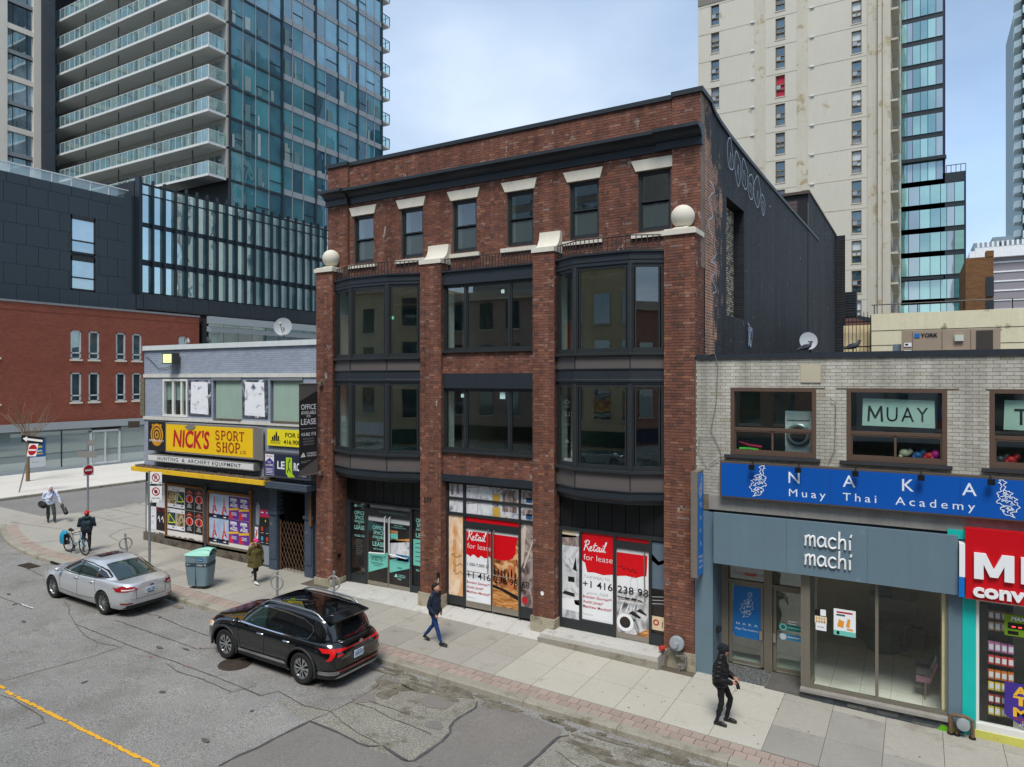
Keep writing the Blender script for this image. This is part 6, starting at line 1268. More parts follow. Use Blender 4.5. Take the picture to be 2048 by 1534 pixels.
# doors in the recess
alu=Mc('old_aluminium',(128,122,110),rough=.45,metal=.35,var=.08,scale=3)
DY=1.0
m=MB();m.box(15.06,15.25,DY-.05,DY+.1,-.4,2.9);m.box(16.22,16.44,DY-.06,DY+.1,-.4,2.9);m.box(15.25,17.4,DY-.05,DY+.1,2.05,2.13);m.box(15.25,17.4,DY-.05,DY+.1,2.52,2.9);m.box(17.3,17.5,-.02,DY+.1,-.5,2.9)
de=m.build('entrance_frame',alu,beb)
for i,(a,b)in enumerate(((15.27,16.2),(16.46,17.28))):
    d=MB();d.frame_y(a,b,-.22,2.04,.075,DY-.02,DY+.04);dd=d.build('entrance_door',alu,de)
    MB().quad((a+.07,DY+.01,-.15),(b-.07,DY+.01,-.15),(b-.07,DY+.01,1.97),(a+.07,DY+.01,1.97)).build('pane',wing,dd)
    MB().quad((a,DY+.01,2.13),(b,DY+.01,2.13),(b,DY+.01,2.52),(a,DY+.01,2.52)).build('pane',wing,de)
    MB().box(b-.1 if i==0 else a+.0,b-.02 if i==0 else a+.08,DY-.09,DY-.03,.55,.8).build('door_pull',steel,dd)
    if i==0:
        p=Print((a+.09,DY-.0,.5));p.poly([(0,.14),(.06,.02),(.76,.0),(.76,1.45),(.02,1.45)],Mc('poster_azure',(24,112,184),rough=.5,var=.06)).up();dragon(p,.2,.58,.72,ltw,.009);p.text('N  A  K  A',.1,.36,.07,ltw,fit=.58).text('Muay Thai Academy',.08,.22,.06,ltw,fit=.62);p.build('door_poster',dd)
    else:
        p=Print((a+.12,DY-.0,0));p.rect(.03,.92,.62,1.08,Mc('sticker_teal',(30,130,128),rough=.5)).rect(.03,.66,.6,.82,Mc('sticker_blue',(60,150,200),rough=.5)).rect(.26,1.1,.5,1.2,adwhite).text('575',.24,1.9,.09,adwhite,.01).up().ring(.13,1.0,.06,.1,tealt,16).ring(.13,.74,.05,.09,ltw,16).ell(.13,.74,.05,.05,adwhite,12).rect(.25,.99,.58,1.02,tealt).rect(.25,.73,.55,.76,ltw).rect(.26,1.13,.5,1.15,adblack);p.build('door_stickers',dd)
p=Print((15.3,DY-.0,2.2));p.text('Toronto',.02,.08,.09,Mc('faded_white',(180,176,170)),.004,fit=.36).text('Islamic',.4,.08,.09,MATS['faded_white'],.004,fit=.3).text('Centre',.73,.08,.09,MATS['faded_white'],.004,fit=.3);p.up().stroke([(.4+.02*i,.1+.05*sin(i*1.9))for i in range(16)],.02,adred);p.build('transom_lettering',de)
MB().box(15.06,15.17,.3,.5,.76,.9).build('mail_box',Mc('mailbox_black',(36,36,38),rough=.4),beb)
pebble=speckle(Mc('pebble_slab',(92,94,94),rough=.8,var=.25,scale=12,bump=.6,bscale=40),30,.9);MB().box(15.07,16.4,.0,1.0,-.5,-.3).build('pebble_threshold',pebble,beb);MB().box(16.42,17.3,-.1,1.0,-.5,-.295).build('ribbed_mat',Mc('rubber_mat',(96,94,90),rough=.9,var=.15),beb)
for k in range(7):MB().box(16.45,17.28,-.05+.14*k,.01+.14*k,-.295,-.283).build('mat_rib',MATS['rubber_mat'],beb)
# shop window
m=MB();m.box(17.4,17.52,-.03,.1,-.15,2.88);m.box(19.0,19.07,-.0,.08,-.1,2.85);m.box(20.47,20.53,-.0,.08,-.1,2.85);m.box(17.5,20.5,-.02,.1,-.12,-.02);m.box(17.5,20.5,0,.08,2.78,2.9);sw_=m.build('shop_window',alu,beb)
for a,b in((17.52,19.0),(19.07,20.47)):MB().quad((a,.03,-.03),(b,.03,-.03),(b,.03,2.8),(a,.03,2.8)).build('pane',glass('shop_glass',(.92,.97,.95),base=.02,gain=.9),sw_)
MB().quad((17.5,.1,-.1),(17.5,1.0,-.1),(17.5,1.0,2.8),(17.5,.1,2.8)).build('pane',MATS['shop_glass'],sw_)
ledg=Mc('ledgestone',(74,80,84),rough=.7,var=.25,scale=4);MB().box(17.3,20.55,-.2,.1,-.17,-.1).build('stall_sill',gal,beb)
sb=MB().box(17.32,20.53,-.1,.1,-.6,-.17).build('stall_riser',ledg,beb);random.seed(3)
for r in range(4):
    x=17.3
    while x<20.5:
        w_=random.uniform(.2,.55);MB().box(x+.003,min(20.53,x+w_)-.003,-.12-random.uniform(0,.03),-.1,-.5+.085*r,-.42+.085*r).build('ledge_stone',Mc('ledgestone_%d'%random.randint(0,2),random.choice(((66,72,76),(82,86,88),(96,98,96))),rough=.65,var=.2,scale=5),sb);x+=w_
green=Mc('moss_paint',(96,170,20),rough=.7,var=.2,scale=4);Print((20.2,-.14,-.52)).poly([(0,0),(.5,.0),(.5,.3),(.36,.2),(.2,.26),(.08,.12)],green).build('green_paint',beb)
# interior of the shop
fl=speckle(Mc('shop_floor',(226,224,212),rough=.35,var=.05),20,.05);MB().box(14.8,20.5,1.15,6.2,-.4,-.28).build('shop_floor',fl,beb);MB().box(17.52,20.5,.11,1.15,-.4,-.28).build('shop_floor',fl,beb)
for k in range(8):MB().box(17.5,20.5,.6+.7*k,.615+.7*k,-.279,-.277).build('floor_joint',roomw,beb)
for k in range(4):MB().box(17.9+.7*k,17.915+.7*k,.2,6.2,-.279,-.277).build('floor_joint',roomw,beb)
ywall=Mc('ochre_wall',(238,220,176),rough=.8,var=.12,scale=1);MB().box(14.8,20.5,1.12,6.2,-.4,4.1,skip='fb').build('shop_room',[ywall],beb);MB().box(15.1,17.4,2.4,2.5,-.3,3).build('hall_partition',roomd,beb)
MB().box(20.4,20.5,.1,1.2,-.3,2.9).build('shop_side_wall',ywall,beb)
def stool(x,y,r,h,c,lab):
    m=MB();n=6;m.prism([(x+r*cos(2*pi*k/n),y+r*sin(2*pi*k/n),-.28)for k in range(n)],[(x+r*cos(2*pi*k/n),y+r*sin(2*pi*k/n),-.28+h)for k in range(n)]);m.prism([(x+r*.96*cos(2*pi*k/n),y+r*.96*sin(2*pi*k/n),-.28+h)for k in range(n)],[(x+r*.8*cos(2*pi*k/n),y+r*.8*sin(2*pi*k/n),-.22+h)for k in range(n)])
    return tag(m.build('stool',c),lab,'stool','hexagonal stools in the shop')
stool(19.0,4.3,.45,.55,Mc('stool_green',(96,112,104),rough=.8),'large sage green hexagonal stool in the shop');stool(18.7,5.0,.42,.55,Mc('stool_rose',(128,92,80),rough=.8),'dusty rose hexagonal stool behind the green one');stool(19.9,5.0,.3,.5,Mc('stool_grey',(84,92,92),rough=.8),'small grey hexagonal stool right of the round table')
tb_=thing('round_table','round dark table on one leg inside the shop','table',(19.45,4.6,-.28));MB().lathe([(.36,.0),(.36,.035)],(19.45,4.7,.52),28).build('table_top',Mc('table_wood',(110,84,58),rough=.4),tb_);MB().tube([(19.45,4.7,-.27),(19.45,4.7,.52)],.04,10).lathe([(.26,0),(.24,.03)],(19.45,4.7,-.28),20).build('table_leg',adblack,tb_)
ck=thing('dark_counter','dark counter against the back wall of the shop','counter',(19,5.8,-.28));MB().box(18.6,19.9,5.4,6.1,.55,.95).build('counter_top',roomd,ck);MB().box(18.8,19.2,5.5,6.0,.95,1.4).build('till',adblack,ck)
for k,(y,c,n_)in enumerate(((1.3,(196,142,160),'pink'),(1.85,(206,206,202),'white'),(2.4,(50,110,128),'teal'))):
    t=thing('shell_chair',n_+' plastic shell chair along the side of the shop','chair',(20.1,y,-.28),'shell chairs in the shop')
    m=MB();m.grid(lambda u,v:(19.85+.46*u+.02*sin(pi*v),y-.22+.44*v,.15+.02*cos(pi*2*v)+(.42*max(0,u-.7)/.3)*1.0),10,6);m.build('shell',Mc('shell_'+n_,c,rough=.4),t,smooth=60)
    MB().tube([(20.05,y-.18,-.28),(20.1,y-.1,.14)],.014,6).tube([(20.05,y+.18,-.28),(20.1,y+.1,.14)],.014,6).build('legs',steel,t)
p=Print((18.07,.02,1.36));p.rect(0,0,.5,.66,adwhite).up().rect(0,0,.5,.12,teal).rect(.07,.56,.43,.6,adredtx).rect(.06,.49,.26,.53,tealdk).rect(.07,.02,.13,.1,tealdk).poly([(.08,.22),(.22,.2),(.24,.36),(.12,.4)],Mc('print_orange',(226,150,50))).poly([(.28,.24),(.36,.22),(.38,.42),(.32,.44)],MATS['print_orange']).poly([(.3,.16),(.44,.15),(.44,.19),(.3,.2)],MATS['print_orange']);p.build('window_poster',sw_)
p=Print((17.63,.02,1.4));p.rect(0,.36,.12,.52,adblack).rect(.13,.38,.26,.54,adwhite).rect(0,.18,.28,.36,Mc('print_ivory',(220,214,190))).rect(.02,0,.27,.18,adwhite).up()
for k in range(4):p.rect(.03+.06*k,.28,.06+.06*k,.33,MATS['print_orange']).rect(.03+.06*k,.2,.06+.06*k,.25,ph_wood)
p.rect(.05,.08,.22,.1,chalk);p.build('window_notices',sw_)
# ---- convenience shop beyond
turq=Mc('turquoise_paint',(20,186,176),rough=.5,var=.05,scale=1.5);MB().box(20.795,21.06,-.05,.3,-.6,4.3).build('pilaster',turq,beb);MB().box(20.5,20.95,-.12,.05,4.1,4.3).build('turquoise_panel',turq,beb)
m=MB();m.box(21.06,21.12,-.03,.1,-.25,2.9);m.box(21.06,26,-.06,.12,-.25,-.1);m.box(21.06,26,-.02,.1,2.7,2.9);m.box(23.4,23.47,-.02,.1,-.1,2.7);cs=m.build('store_window',wfr,beb)
MB().quad((21.12,.05,-.1),(23.4,.05,-.1),(23.4,.05,2.7),(21.12,.05,2.7)).build('pane',MATS['shop_glass'],cs);MB().quad((23.47,.05,-.1),(26,.05,-.1),(26,.05,2.7),(23.47,.05,2.7)).build('pane',MATS['shop_glass'],cs)
MB().box(21.0,26,-.08,.1,-.7,-.25).build('stall_riser',Mc('lime_riser',(196,196,96),rough=.7,var=.12,scale=3,dirt=lin((196,120,50)),dscale=4,dlo=.62,dhi=.66),beb)
MB().box(20.6,26.5,.12,5,-.5,4,skip='f').build('store_room',roomd,beb)
sh=thing('store_shelf','black wire shelf of packets inside the convenience shop window','shelf',(21.5,.4,-.3));MB().box(21.14,21.3,.16,.3,-.3,2.6).box(21.14,21.8,.42,.46,-.3,2.6).build('shelf_frame',adblack,sh)
pk=[(2.35,(150,110,90)),(2.1,(196,150,110)),(1.62,(196,120,170)),(1.32,(206,60,60)),(.98,(214,116,36)),(.72,(226,190,60)),(.42,(160,40,44)),(.15,(206,180,50))]
for r,(z,c)in enumerate(pk):
    MB().box(21.3,21.82,.2,.42,z-.12,z-.1).build('shelf_board',adblack,sh)
    for k in range(4):
        q=MB().box(21.31+.125*k,21.42+.125*k,.22,.34,z-.1,z+.1).build('snack_packet',Mc('packet_%d'%r,c,rough=.4,var=.15,scale=8));MB().box(21.325+.125*k,21.405+.125*k,.215,.22,z-.06,z+.06).build('packet_label',pw,q)
        tag(q,'%s packet in the %s row of the shelf in the convenience shop'%(('leftmost','second','third','rightmost')[k],('top','second','third','fourth','fifth','sixth','seventh','lowest')[r]),'packet','packets, row %d of the shop shelf'%(r+1))
p=Print((21.6,.03,2.0));p.rect(0,0,.75,.48,Mc('lotto_green',(110,150,24),rough=.4)).up().rect(.06,.16,.5,.3,adblack).rect(.06,.03,.26,.11,adblack).text('MAX',.12,.35,.09,ltw,.03,shear=.2).up().rect(.14,.2,.2,.22,M('led_red',(1,.03,.02),emit=3,var=0)).rect(.26,.2,.32,.22,MATS['led_red']);p.build('lottery_sign',cs)
p=Print((21.6,.03,0));atm=Mc('atm_purple',(66,48,140),rough=.4);p.poly([(0,.2),(.36,-.02),(.75,.2),(.75,.95),(0,.95)],atm).up()
for ch,z in zip('ATM',(.68,.46,.2)):p.text(ch,.3,z,.2,pyel,.04,al='c',fit=.28)
p.text('NETCO',.3,.12,.055,brl,.01,al='c').text('Cash',.4,.06,.06,pyel,.01,al='c').text('ATM',.34,.0,.05,pw,.01,al='c');p.build('atm_sign',cs)
rs_=thing('store_sign','red convenience store sign with big white raised letters','sign',(21.6,-.2,2.8))
MB().box(20.84,24.5,-.35,-.05,2.81,4.4).build('sign_box',Mc('store_red',(196,10,24),rough=.35,var=.03),rs_)
def raised(s_,x,z,h,fit,y0,y1,mat,name,parent,bold=.05):
    V_,F_,L_=text2d(s_,bold);k=h/.729;kx=fit/L_;m=MB();m.add([(x+a*kx,y1,z+b*k)for a,b in V_],F_);n0=len(V_);m.add([(x+a*kx,y0,z+b*k)for a,b in V_],F_)
    ed={}
    for f in F_:
        for a,b in zip(f,f[1:]+f[:1]):ed[tuple(sorted((a,b)))]=ed.get(tuple(sorted((a,b))),0)+1
    m.f+=[(a,b,n0+b,n0+a)for(a,b),c in ed.items()if c==1];m.m+=[0]*sum(1 for c in ed.values()if c==1)
    return m.build(name,mat,parent)
MB().extr_y([(21.0+.74*a,3.3+.58*b)for a,b in((0,0),(.24,0),(.24,.58),(.4,.12),(.6,.12),(.76,.58),(.76,0),(1,0),(1,1),(.7,1),(.5,.42),(.3,1),(0,1))],-.43,-.36).build('sign_letter',adwhite,rs_);MB().extr_y([(21.86,3.3),(22.06,3.3),(22.06,3.88),(21.86,3.88)],-.43,-.36).build('sign_letter',adwhite,rs_)
raised('conv',20.98,2.9,.3,.96,-.42,-.36,adwhite,'sign_letter',rs_,.04)
MB().box(20.72,20.83,-.42,-.02,3.3,4.05).build('light_box',adwhite,rs_);MB().box(20.71,20.82,-.42,-.02,2.84,3.298).build('light_box_foot',Mc('box_blue',(20,110,190),rough=.4),rs_)
# narrow blade sign next to the pier
bl=thing('blade_sign','narrow vertical blue blade sign beside the last brick pier','sign',(14.7,-.3,2.5));MB().box(14.62,14.8,-.62,-.02,2.45,5.3).build('sign_case',Mc('case_taupe',(116,110,102),rough=.5,var=.1,streak=.15),bl)
p=Print((14.8,-.6,2.47),u=(0,1,0),n=(1,0,0));p.rect(.02,0,.56,2.78,Mc('blade_blue',(30,120,204),rough=.4,var=.03)).up()
for ch,z in zip('NAKA',(1.85,1.5,1.15,.8)):p.text(ch,.28,z,.14,ltw,.01,al='c')
for t,z in(('Muay',.48),('Thai',.34),('Academy',.2)):p.text(t,.28,z,.09,ltw,.01,al='c',fit=.4)
dragon(p,.12,2.1,.55,ltw,.014);p.build('sign_face',bl)
# cables down the joint, white conduit hook, gas meters
for pts in([(14.9,-.02,8.45),(15.1,-.03,8.5),(15.2,-.03,8.2),(15.15,-.02,7.2),(15.0,-.02,6.4),(15.25,-.02,5.9),(15.3,-.02,5.6)],[(14.7,-.02,6.2),(14.65,-.03,5.8),(14.9,-.02,5.4),(15.3,-.03,5.7),(15.7,-.03,5.66)],[(18.0,-.02,7.3),(18.12,-.02,7.2),(18.1,-.02,6.0),(17.95,-.02,5.7)]):MB().tube(pts,.01,5).build('wall_cable',Mc('cable_grey',(120,116,106)),beb)
pipe=Mc('gas_pipe',(110,108,104),rough=.6,var=.15,scale=8,dirt=lin((110,84,60)),dscale=8,dlo=.55,dhi=.7)
gm_=thing('gas_meter','grey round gas regulator on pipes at the foot of the last brick pier','gas meter',(14.1,-.3,-.28));m=MB();m.lathe([(.02,-.32),(.19,-.3),(.21,-.25),(.21,-.2),(.19,-.15),(.05,-.12)],(14.12,0,.45),24,axis='y');m.lathe([(.07,-.44),(.07,-.3)],(14.12,0,.45),16,axis='y');m.build('regulator',Mc('meter_grey',(150,158,162),rough=.5,var=.06),gm_,smooth=40)
MB().tube([(13.78,-.2,-.35),(13.78,-.2,.1),(13.9,-.2,.25),(14.1,-.2,.28)],.035,8).tube([(14.1,-.2,.3),(14.12,-.2,.1),(14.35,-.2,.12),(14.36,-.2,-.12),(14.2,-.24,-.14),(14.18,-.26,-.4)],.04,8).ball((14.12,-.2,.1),.06).ball((14.36,-.2,.1),.05).ball((14.2,-.24,-.14),.05).build('pipework',pipe,gm_,smooth=40);MB().tube([(13.7,-.1,.2),(13.62,-.2,.2)],.07,10).build('valve_cap',Mc('valve_red',(190,50,44),rough=.5),gm_)
g2=thing('gas_meter','rusty gas pipes with a small regulator by the turquoise pilaster','gas meter',(20.8,-.3,-.42));rp_=Mc('pipe_rust',(110,86,66),rough=.8,var=.25,scale=8)
MB().tube([(20.56,-.22,-.5),(20.56,-.22,.02),(20.66,-.22,.06)],.045,8).tube([(20.68,-.22,-.5),(20.68,-.22,-.1)],.04,8).tube([(20.98,-.22,-.5),(20.98,-.22,.0),(20.86,-.22,.05),(20.6,-.22,.05)],.045,8).build('pipework',rp_,g2,smooth=40);MB().lathe([(.02,-.38),(.13,-.36),(.14,-.3),(.13,-.25)],(20.8,0,-.1),20,axis='y').build('regulator',MATS['meter_grey'],g2,smooth=40)
for x in(20.56,20.68,20.98):MB().lathe([(.07,0),(.07,.12)],(x,-.22,-.5),12).build('pipe_foot',adblack,g2)
# things on the flat roof
hv=thing('rooftop_unit','tan air conditioning cabinet on the flat roof of the beige building','air conditioner',(20.7,8.5,8.3));tan=Mc('hvac_tan',(158,142,126),rough=.5,var=.05);m=MB().box(19.42,22.2,8.0,9.8,8.35,9.44);m.build('cabinet',tan,hv)
for x in(19.75,20.6,21.4):MB().box(x-.008,x+.008,7.985,8,8.4,9.4).build('panel_seam',Mc('seam_brown',(110,96,84)),hv)
MB().box(21.55,22.0,7.97,8.0,8.5,9.38).build('louvre_panel',Mc('louvre_dark',(62,58,54),rough=.7),hv);MB().box(20.95,21.2,7.9,8.,9.05,9.25).build('vent_hood',pale,hv);MB().box(20.7,21.2,7.8,8.,8.62,8.78).build('rain_hood',tan,hv)
Print((19.8,7.98,9.2)).rect(0,0,.16,.14,Mc('logo_blue',(20,110,190))).text('YORK',.18,.01,.13,adblack,.03,fit=.5).build('brand_plate',hv);Print((19.5,7.98,8.9)).rect(0,0,.22,.13,adwhite).rect(0,-.3,.22,-.12,adwhite).up().rect(.03,.04,.12,.1,adblack).rect(.03,-.24,.18,-.18,adblack).build('warning_labels',hv)
MB().box(19.15,19.4,8.2,8.6,8.35,9.0).build('switch_box',Mc('switch_grey',(110,128,142),rough=.5),hv)
d2=thing('satellite_dish','small grey satellite dish at the roof edge by the black side wall','satellite dish',(17.1,3,8.3));m=MB();cc=Vector((17.1,3,8.92));D=Vector((.25,-.9,.3)).normalized();U=D.cross(Vector((0,0,1))).normalized();Vv=U.cross(D);rings=[]
for i in range(6):
    r=.25*i/5;rings.append([cc+U*(r*cos(2*pi*k/24))+Vv*(r*1.1*sin(2*pi*k/24))+D*(r*r*.6)for k in range(24)])
for a,b in zip(rings,rings[1:]):m.add(a+b,[(k,(k+1)%24,24+(k+1)%24,24+k)for k in range(24)])
m.build('reflector',dishm,d2,smooth=60);MB().tube([cc,cc+Vector((.05,.1,-.2)),(17.15,3.1,8.3)],.025,8).build('mast',adblack,d2);MB().tube([cc+Vv*-.25,cc+D*.3-Vv*.1],.012,6).build('feed_arm',dishm,d2)
pigeon('pigeon','dark pigeon on the black roof edge in front of the small dish',(17.4,.15,8.48),.6);pigeon('pigeon','dark pigeon alone on the black roof edge of the beige building',(18.5,.15,8.48),.3)
# low cream building behind
cr_=thing('cream_building','low peeling cream painted building behind the beige shops','building',(22,15,0));crm=Mc('cream_peeling',(216,209,180),rough=.85,var=.08,scale=.6,streak=.1,dirt=lin((140,128,92)),dscale=1.3,dlo=.62,dhi=.68);MB().box(18.2,30,14,22,0,10.55).build('wall',crm,cr_)
for k in range(3):MB().box(18.2,30,13.985,14,8.6+.62*k,8.615+.62*k).build('block_course',jointm,cr_)
m=MB();m.tube([(18.2,14.1,10.95),(30,14.1,10.95)],.025,6);m.build('roof_rail',adblack,cr_)
for k in range(8):MB().tube([(18.3+1.6*k,14.1,10.55),(18.3+1.6*k,14.1,10.95)],.02,6).build('rail_post',adblack,cr_)
ig=thing('iron_gate','black spiked iron gate between the dark wall and the cream building','gate',(17.6,15,8));MB().box(17.0,17.04,15,15.04,8,10.6).box(18.1,18.14,15,15.04,8,10.6).box(17.0,18.14,15,15.04,10.3,10.35).box(17.0,18.14,15,15.04,9.2,9.25).build('gate_frame',adblack,ig)
for k in range(7):MB().tube([(17.1+.15*k,15.02,8),(17.1+.15*k,15.02,10.75)],[.014,.014],5).build('gate_bar',adblack,ig)
MB().box(17,18.2,15.4,15.5,8,10.2).build('gate_backing',ywall,ig)
# ================================================================== BACKGROUND BUILDINGS
def inst(name,me,parent,p,rz=0.):
    o=link(name,me,parent,Vector(p)-root_of(parent),p)
    if rz:o.rotation_euler=(0,0,rz)
    return o
def xp_quad(m,x,y0,y1,z0,z1,mi=0):return m.quad((x,y0,z0),(x,y1,z0),(x,y1,z1),(x,y0,z1),mi)  # faces +x
def pane_mesh(name,w,h,mat,axis='y',th=.04):
    m=MB()
    if axis=='y':m.box(-th,0,0,w,0,h)  # faces +x, runs along y
    else:m.box(0,w,0,th,0,h)
    me=m.mesh(name);me.materials.append(mat);return me
# ---- red brick modern building across the side street
rbm=tiled('orange_brick_far',lin((146,80,62)),lin((128,68,54)),.26,.075,lin((120,82,70)),'yz',msize=.008,bump=.1,var=.12)
RX=-37.65
rb_=thing('orange_brick_building','low orange red brick building with narrow windows across the side street','building',(RX-4,8,.8))
wy=[(10.47,11.29),(11.85,12.7),(14.05,14.87),(15.44,16.26),(19.73,20.53),(3.4,4.2),(4.8,5.6)]
wz=[(9.37,11.65),(5.99,8.31)]
m=MB();ys=sorted({-14,21.8,*[v for q in wy for v in q]});
for a,b in zip(ys,ys[1:]):
    iswin=any(abs(a-q[0])<1e-6 for q in wy)
    for c,d in([(4.45,5.99),(8.31,9.37),(11.65,13.5)]if iswin else[(4.45,13.5)]):m.box(RX-.3,RX,a,b,c,d)
m.box(RX-14,RX-.3,21.4,21.8,0,13.5);m.build('wall',rbm,rb_);MB().box(RX-.4,RX+.06,-14,21.86,13.5,13.66).build('coping',Mc('grey_coping',(128,130,132),rough=.5),rb_)
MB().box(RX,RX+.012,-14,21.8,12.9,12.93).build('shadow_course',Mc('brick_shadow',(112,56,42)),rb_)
wfm=Mc('pale_alu_frame',(196,200,202),rough=.5);wgl=towerglass('far_window_glass',lin((40,52,58)),lin((88,110,116)),.22,.03)
for(a,b)in wy:
    for(c,d)in wz:
        m=MB();m.box(RX-.2,RX-.05,a,a+.14,c,d).box(RX-.2,RX-.05,b-.1,b,c,d).box(RX-.2,RX-.05,a,b,d-.12,d).box(RX-.2,RX-.05,a,b,c+.45,c+.55).box(RX-.2,RX-.05,a,b,c,c+.1);w=m.build('window',wfm,rb_)
        xp_quad(MB(),RX-.12,a+.1,b-.1,c+.1,d-.1).build('pane',wgl,w);MB().box(RX-.1,RX+.08,a-.06,b+.06,c-.14,c).build('sill',stone,w)
MB().box(RX-.3,RX+.25,-14,21.8,3.9,4.45).build('metal_canopy',Mc('canopy_alu',(164,170,174),rough=.4,metal=.3,var=.04),rb_)
sg_=glass('storefront_glass',(.6,.72,.76),base=.3,gain=1.3,milky=.22);
for k in range(13):
    y0=-13.3+2.31*k
    if 11.6<y0<13.6:continue
    xp_quad(MB(),RX,y0+.04,y0+2.27,.95,3.9).build('storefront_pane',sg_,rb_);MB().box(RX-.05,RX+.04,y0-.03,y0+.03,.8,3.9).build('mullion',adblack,rb_)
MB().box(RX-.1,RX+.08,-14,17,.6,.97).build('shop_base',Mc('base_alu',(150,160,166),rough=.5),rb_);MB().box(RX-7,RX-6.9,-14,21,.7,3.9).build('shop_back_wall',Mc('shop_back',(120,122,116),rough=.9,var=.2,scale=.4),rb_);MB().box(RX-7,RX,-14,21,.7,.78).build('shop_floor',conc[2],rb_)
m=MB();y0,y1=11.9,14.39
for a,b,c,d in((y0,y0+.16,.9,3.62),(y1-.16,y1,.9,3.62),(y0,y1,3.5,3.66),(13.08,13.2,.9,3.5),(y0+.16,13.08,.9,1.05),(13.2,y1-.16,.9,1.05),(y0+.3,y0+.34,.9,3.5)):m.box(RX-.05,RX+.1,a,b,c,d)
dd=m.build('entrance',wfm,rb_);xp_quad(MB(),RX+.02,y0+.16,13.08,1.05,3.5).build('door_pane',sg_,dd);xp_quad(MB(),RX+.02,13.2,y1-.16,1.05,3.5).build('door_pane',sg_,dd);MB().box(RX+.1,RX+.16,13.25,13.29,1.4,2.9).build('door_handle',steel,dd)
p=Print((RX+.03,7.4,1.15),u=(0,1,0),n=(1,0,0));p.rect(0,0,1.25,.75,backw).rect(0,.75,1.25,2.15,Mc('banner_blue',(24,88,150),rough=.5)).up().rect(.2,1.45,1.0,1.58,pyel).rect(.2,1.15,1.0,1.26,backw).rect(.2,.95,1.05,1.04,pyel).rect(.3,.35,.8,.4,chalk);p.build('window_poster',rb_)
# ---- dark panelled block above it
DX=-38.5;dpm=Mc('dark_cladding',(48,57,63),rough=.32,metal=.25,var=.05,scale=.4,spec=.5,orand=.05);dgap=Mc('cladding_gap',(34,40,44),rough=.6)
dk=thing('dark_cladding_block','dark grey panel clad block with a glass fin facade above the orange brick building','building',(DX-6,12,13.6))
m=MB();m.box(DX-9,DX,-14,15.25,10,23.2);m.build('core',dgap,dk)
rowz=[13.5,14.92,16.42,17.94,19.48,20.95,22.45,23.2]
WIN_=(10.91,12.8,14.98,20.97)
for r,(z0,z1)in enumerate(zip(rowz,rowz[1:])):
    off=6.18-1.525*14 if r%2==1 else 7.02-1.525*14
    if r==6:off=6.18-1.525*14+.2
    y=off
    while y<15.2:
        a,b=y+.012,y+1.513;b=min(b,15.24)
        if b>-14 and a<15.2:
            for(c,d)in([(a,b)]if(z1<=WIN_[2]+.02 or z0>=WIN_[3]-.02)else[(a,min(b,WIN_[0]-.02)),(max(a,WIN_[1]+.02),b)]):
                if d-c>.05:MB().box(DX,DX+.05,c,d,z0+.012,z1-.012).build('cladding_panel',dpm,dk)
        y+=1.525
m=MB();a,b,c,d=WIN_;fm=Mc('dark_window_frame',(44,48,52),rough=.5);lit_g=towerglass('pale_reflecting_glass',lin((96,110,124)),lin((150,164,178)),.35,.05)
for q in((a,a+.1,c,d),(b-.1,b,c,d),(a,b,d-.35,d),(a,b,c,c+.1),(a,b,18.86,18.98),(a,b,17.9,18.05),(a,b,17.3,17.7),(a,b,15.9,16.02)):m.box(DX-.1,DX+.06,*q)
w=m.build('window',fm,dk)
for q in((18.98,20.62),(18.05,18.86),(16.02,17.3),(15.08,15.9)):xp_quad(MB(),DX+.02,a+.1,b-.1,*q).build('pane',lit_g,w)
MB().box(DX-3,DX,15.25,16.3,12,23.6).build('recess_wall',dpm,dk)
bal=thing('terrace_balustrade','white railed glass balustrade on the roof of the dark panel block','balustrade',(DX-1,5,23.2));tg=glass('terrace_glass',(.82,.9,.9),base=.12,gain=1.2,milky=.3);wr=Mc('white_rail',(214,218,218),rough=.5)
MB().box(DX-1.05,DX-.95,-14,16.2,24.15,24.25).box(DX-1.05,DX-.9,-14,16.2,23.2,23.35).build('rail',wr,bal)
for k in range(20):xp_quad(MB(),DX-1.,-14+1.5*k+.05,-14+1.5*k+1.45,23.35,24.15).build('glass_panel',tg,bal);MB().box(DX-1.04,DX-.96,-14+1.5*k-.03,-14+1.5*k+.03,23.3,24.2).build('rail_post',wr,bal)
# finned glass wall
fin=Mc('fin_metal',(38,48,56),rough=.4,metal=.3,var=.04);fgl=towerglass('fin_glass',lin((70,124,134)),lin((190,222,220)),.45,.06,.4,.5)
fw_=MB().box(DX-8,DX-.3,16.3,42,13.9,25).build('fin_facade',dgap,dk)
m=MB();m.box(DX-.3,DX+.1,16.3,42,13.9,15.3);m.build('skirt_panel',dpm,fw_)
for k in range(14):MB().box(DX+.1,DX+.13,16.9+1.6*k,18.48+1.6*k,13.95,15.28).build('cladding_panel',dpm,fw_)
fz=[(15.35,17.9),(18.3,20.9),(20.92,21.0),(21.0,23.95),(24.05,24.9)]
for z0,z1 in((15.4,17.75),(18.25,21.1),(21.5,23.9),(24.0,24.75)):
    pm=pane_mesh('fin_pane',1.07,z1-z0,fgl)
    for k in range(23):inst('glass_pane',pm,fw_,(DX-.1,16.7+1.09*k,z0))
fm_=MB().box(-.05,.26,-.06,.06,0,10.0).mesh('vertical_fin');fm_.materials.append(fin)
for k in range(24):inst('vertical_fin',fm_,fw_,(DX,16.66+1.09*k,15.25))
MB().box(DX-.1,DX+.55,16.25,16.5,15.2,25.3).build('end_fin',fin,fw_)
for z0,z1 in((17.75,18.25),(21.1,21.5),(23.9,24.0)):MB().box(DX-.2,DX-.04,16.5,42,z0,z1).build('floor_band',fin,fw_)
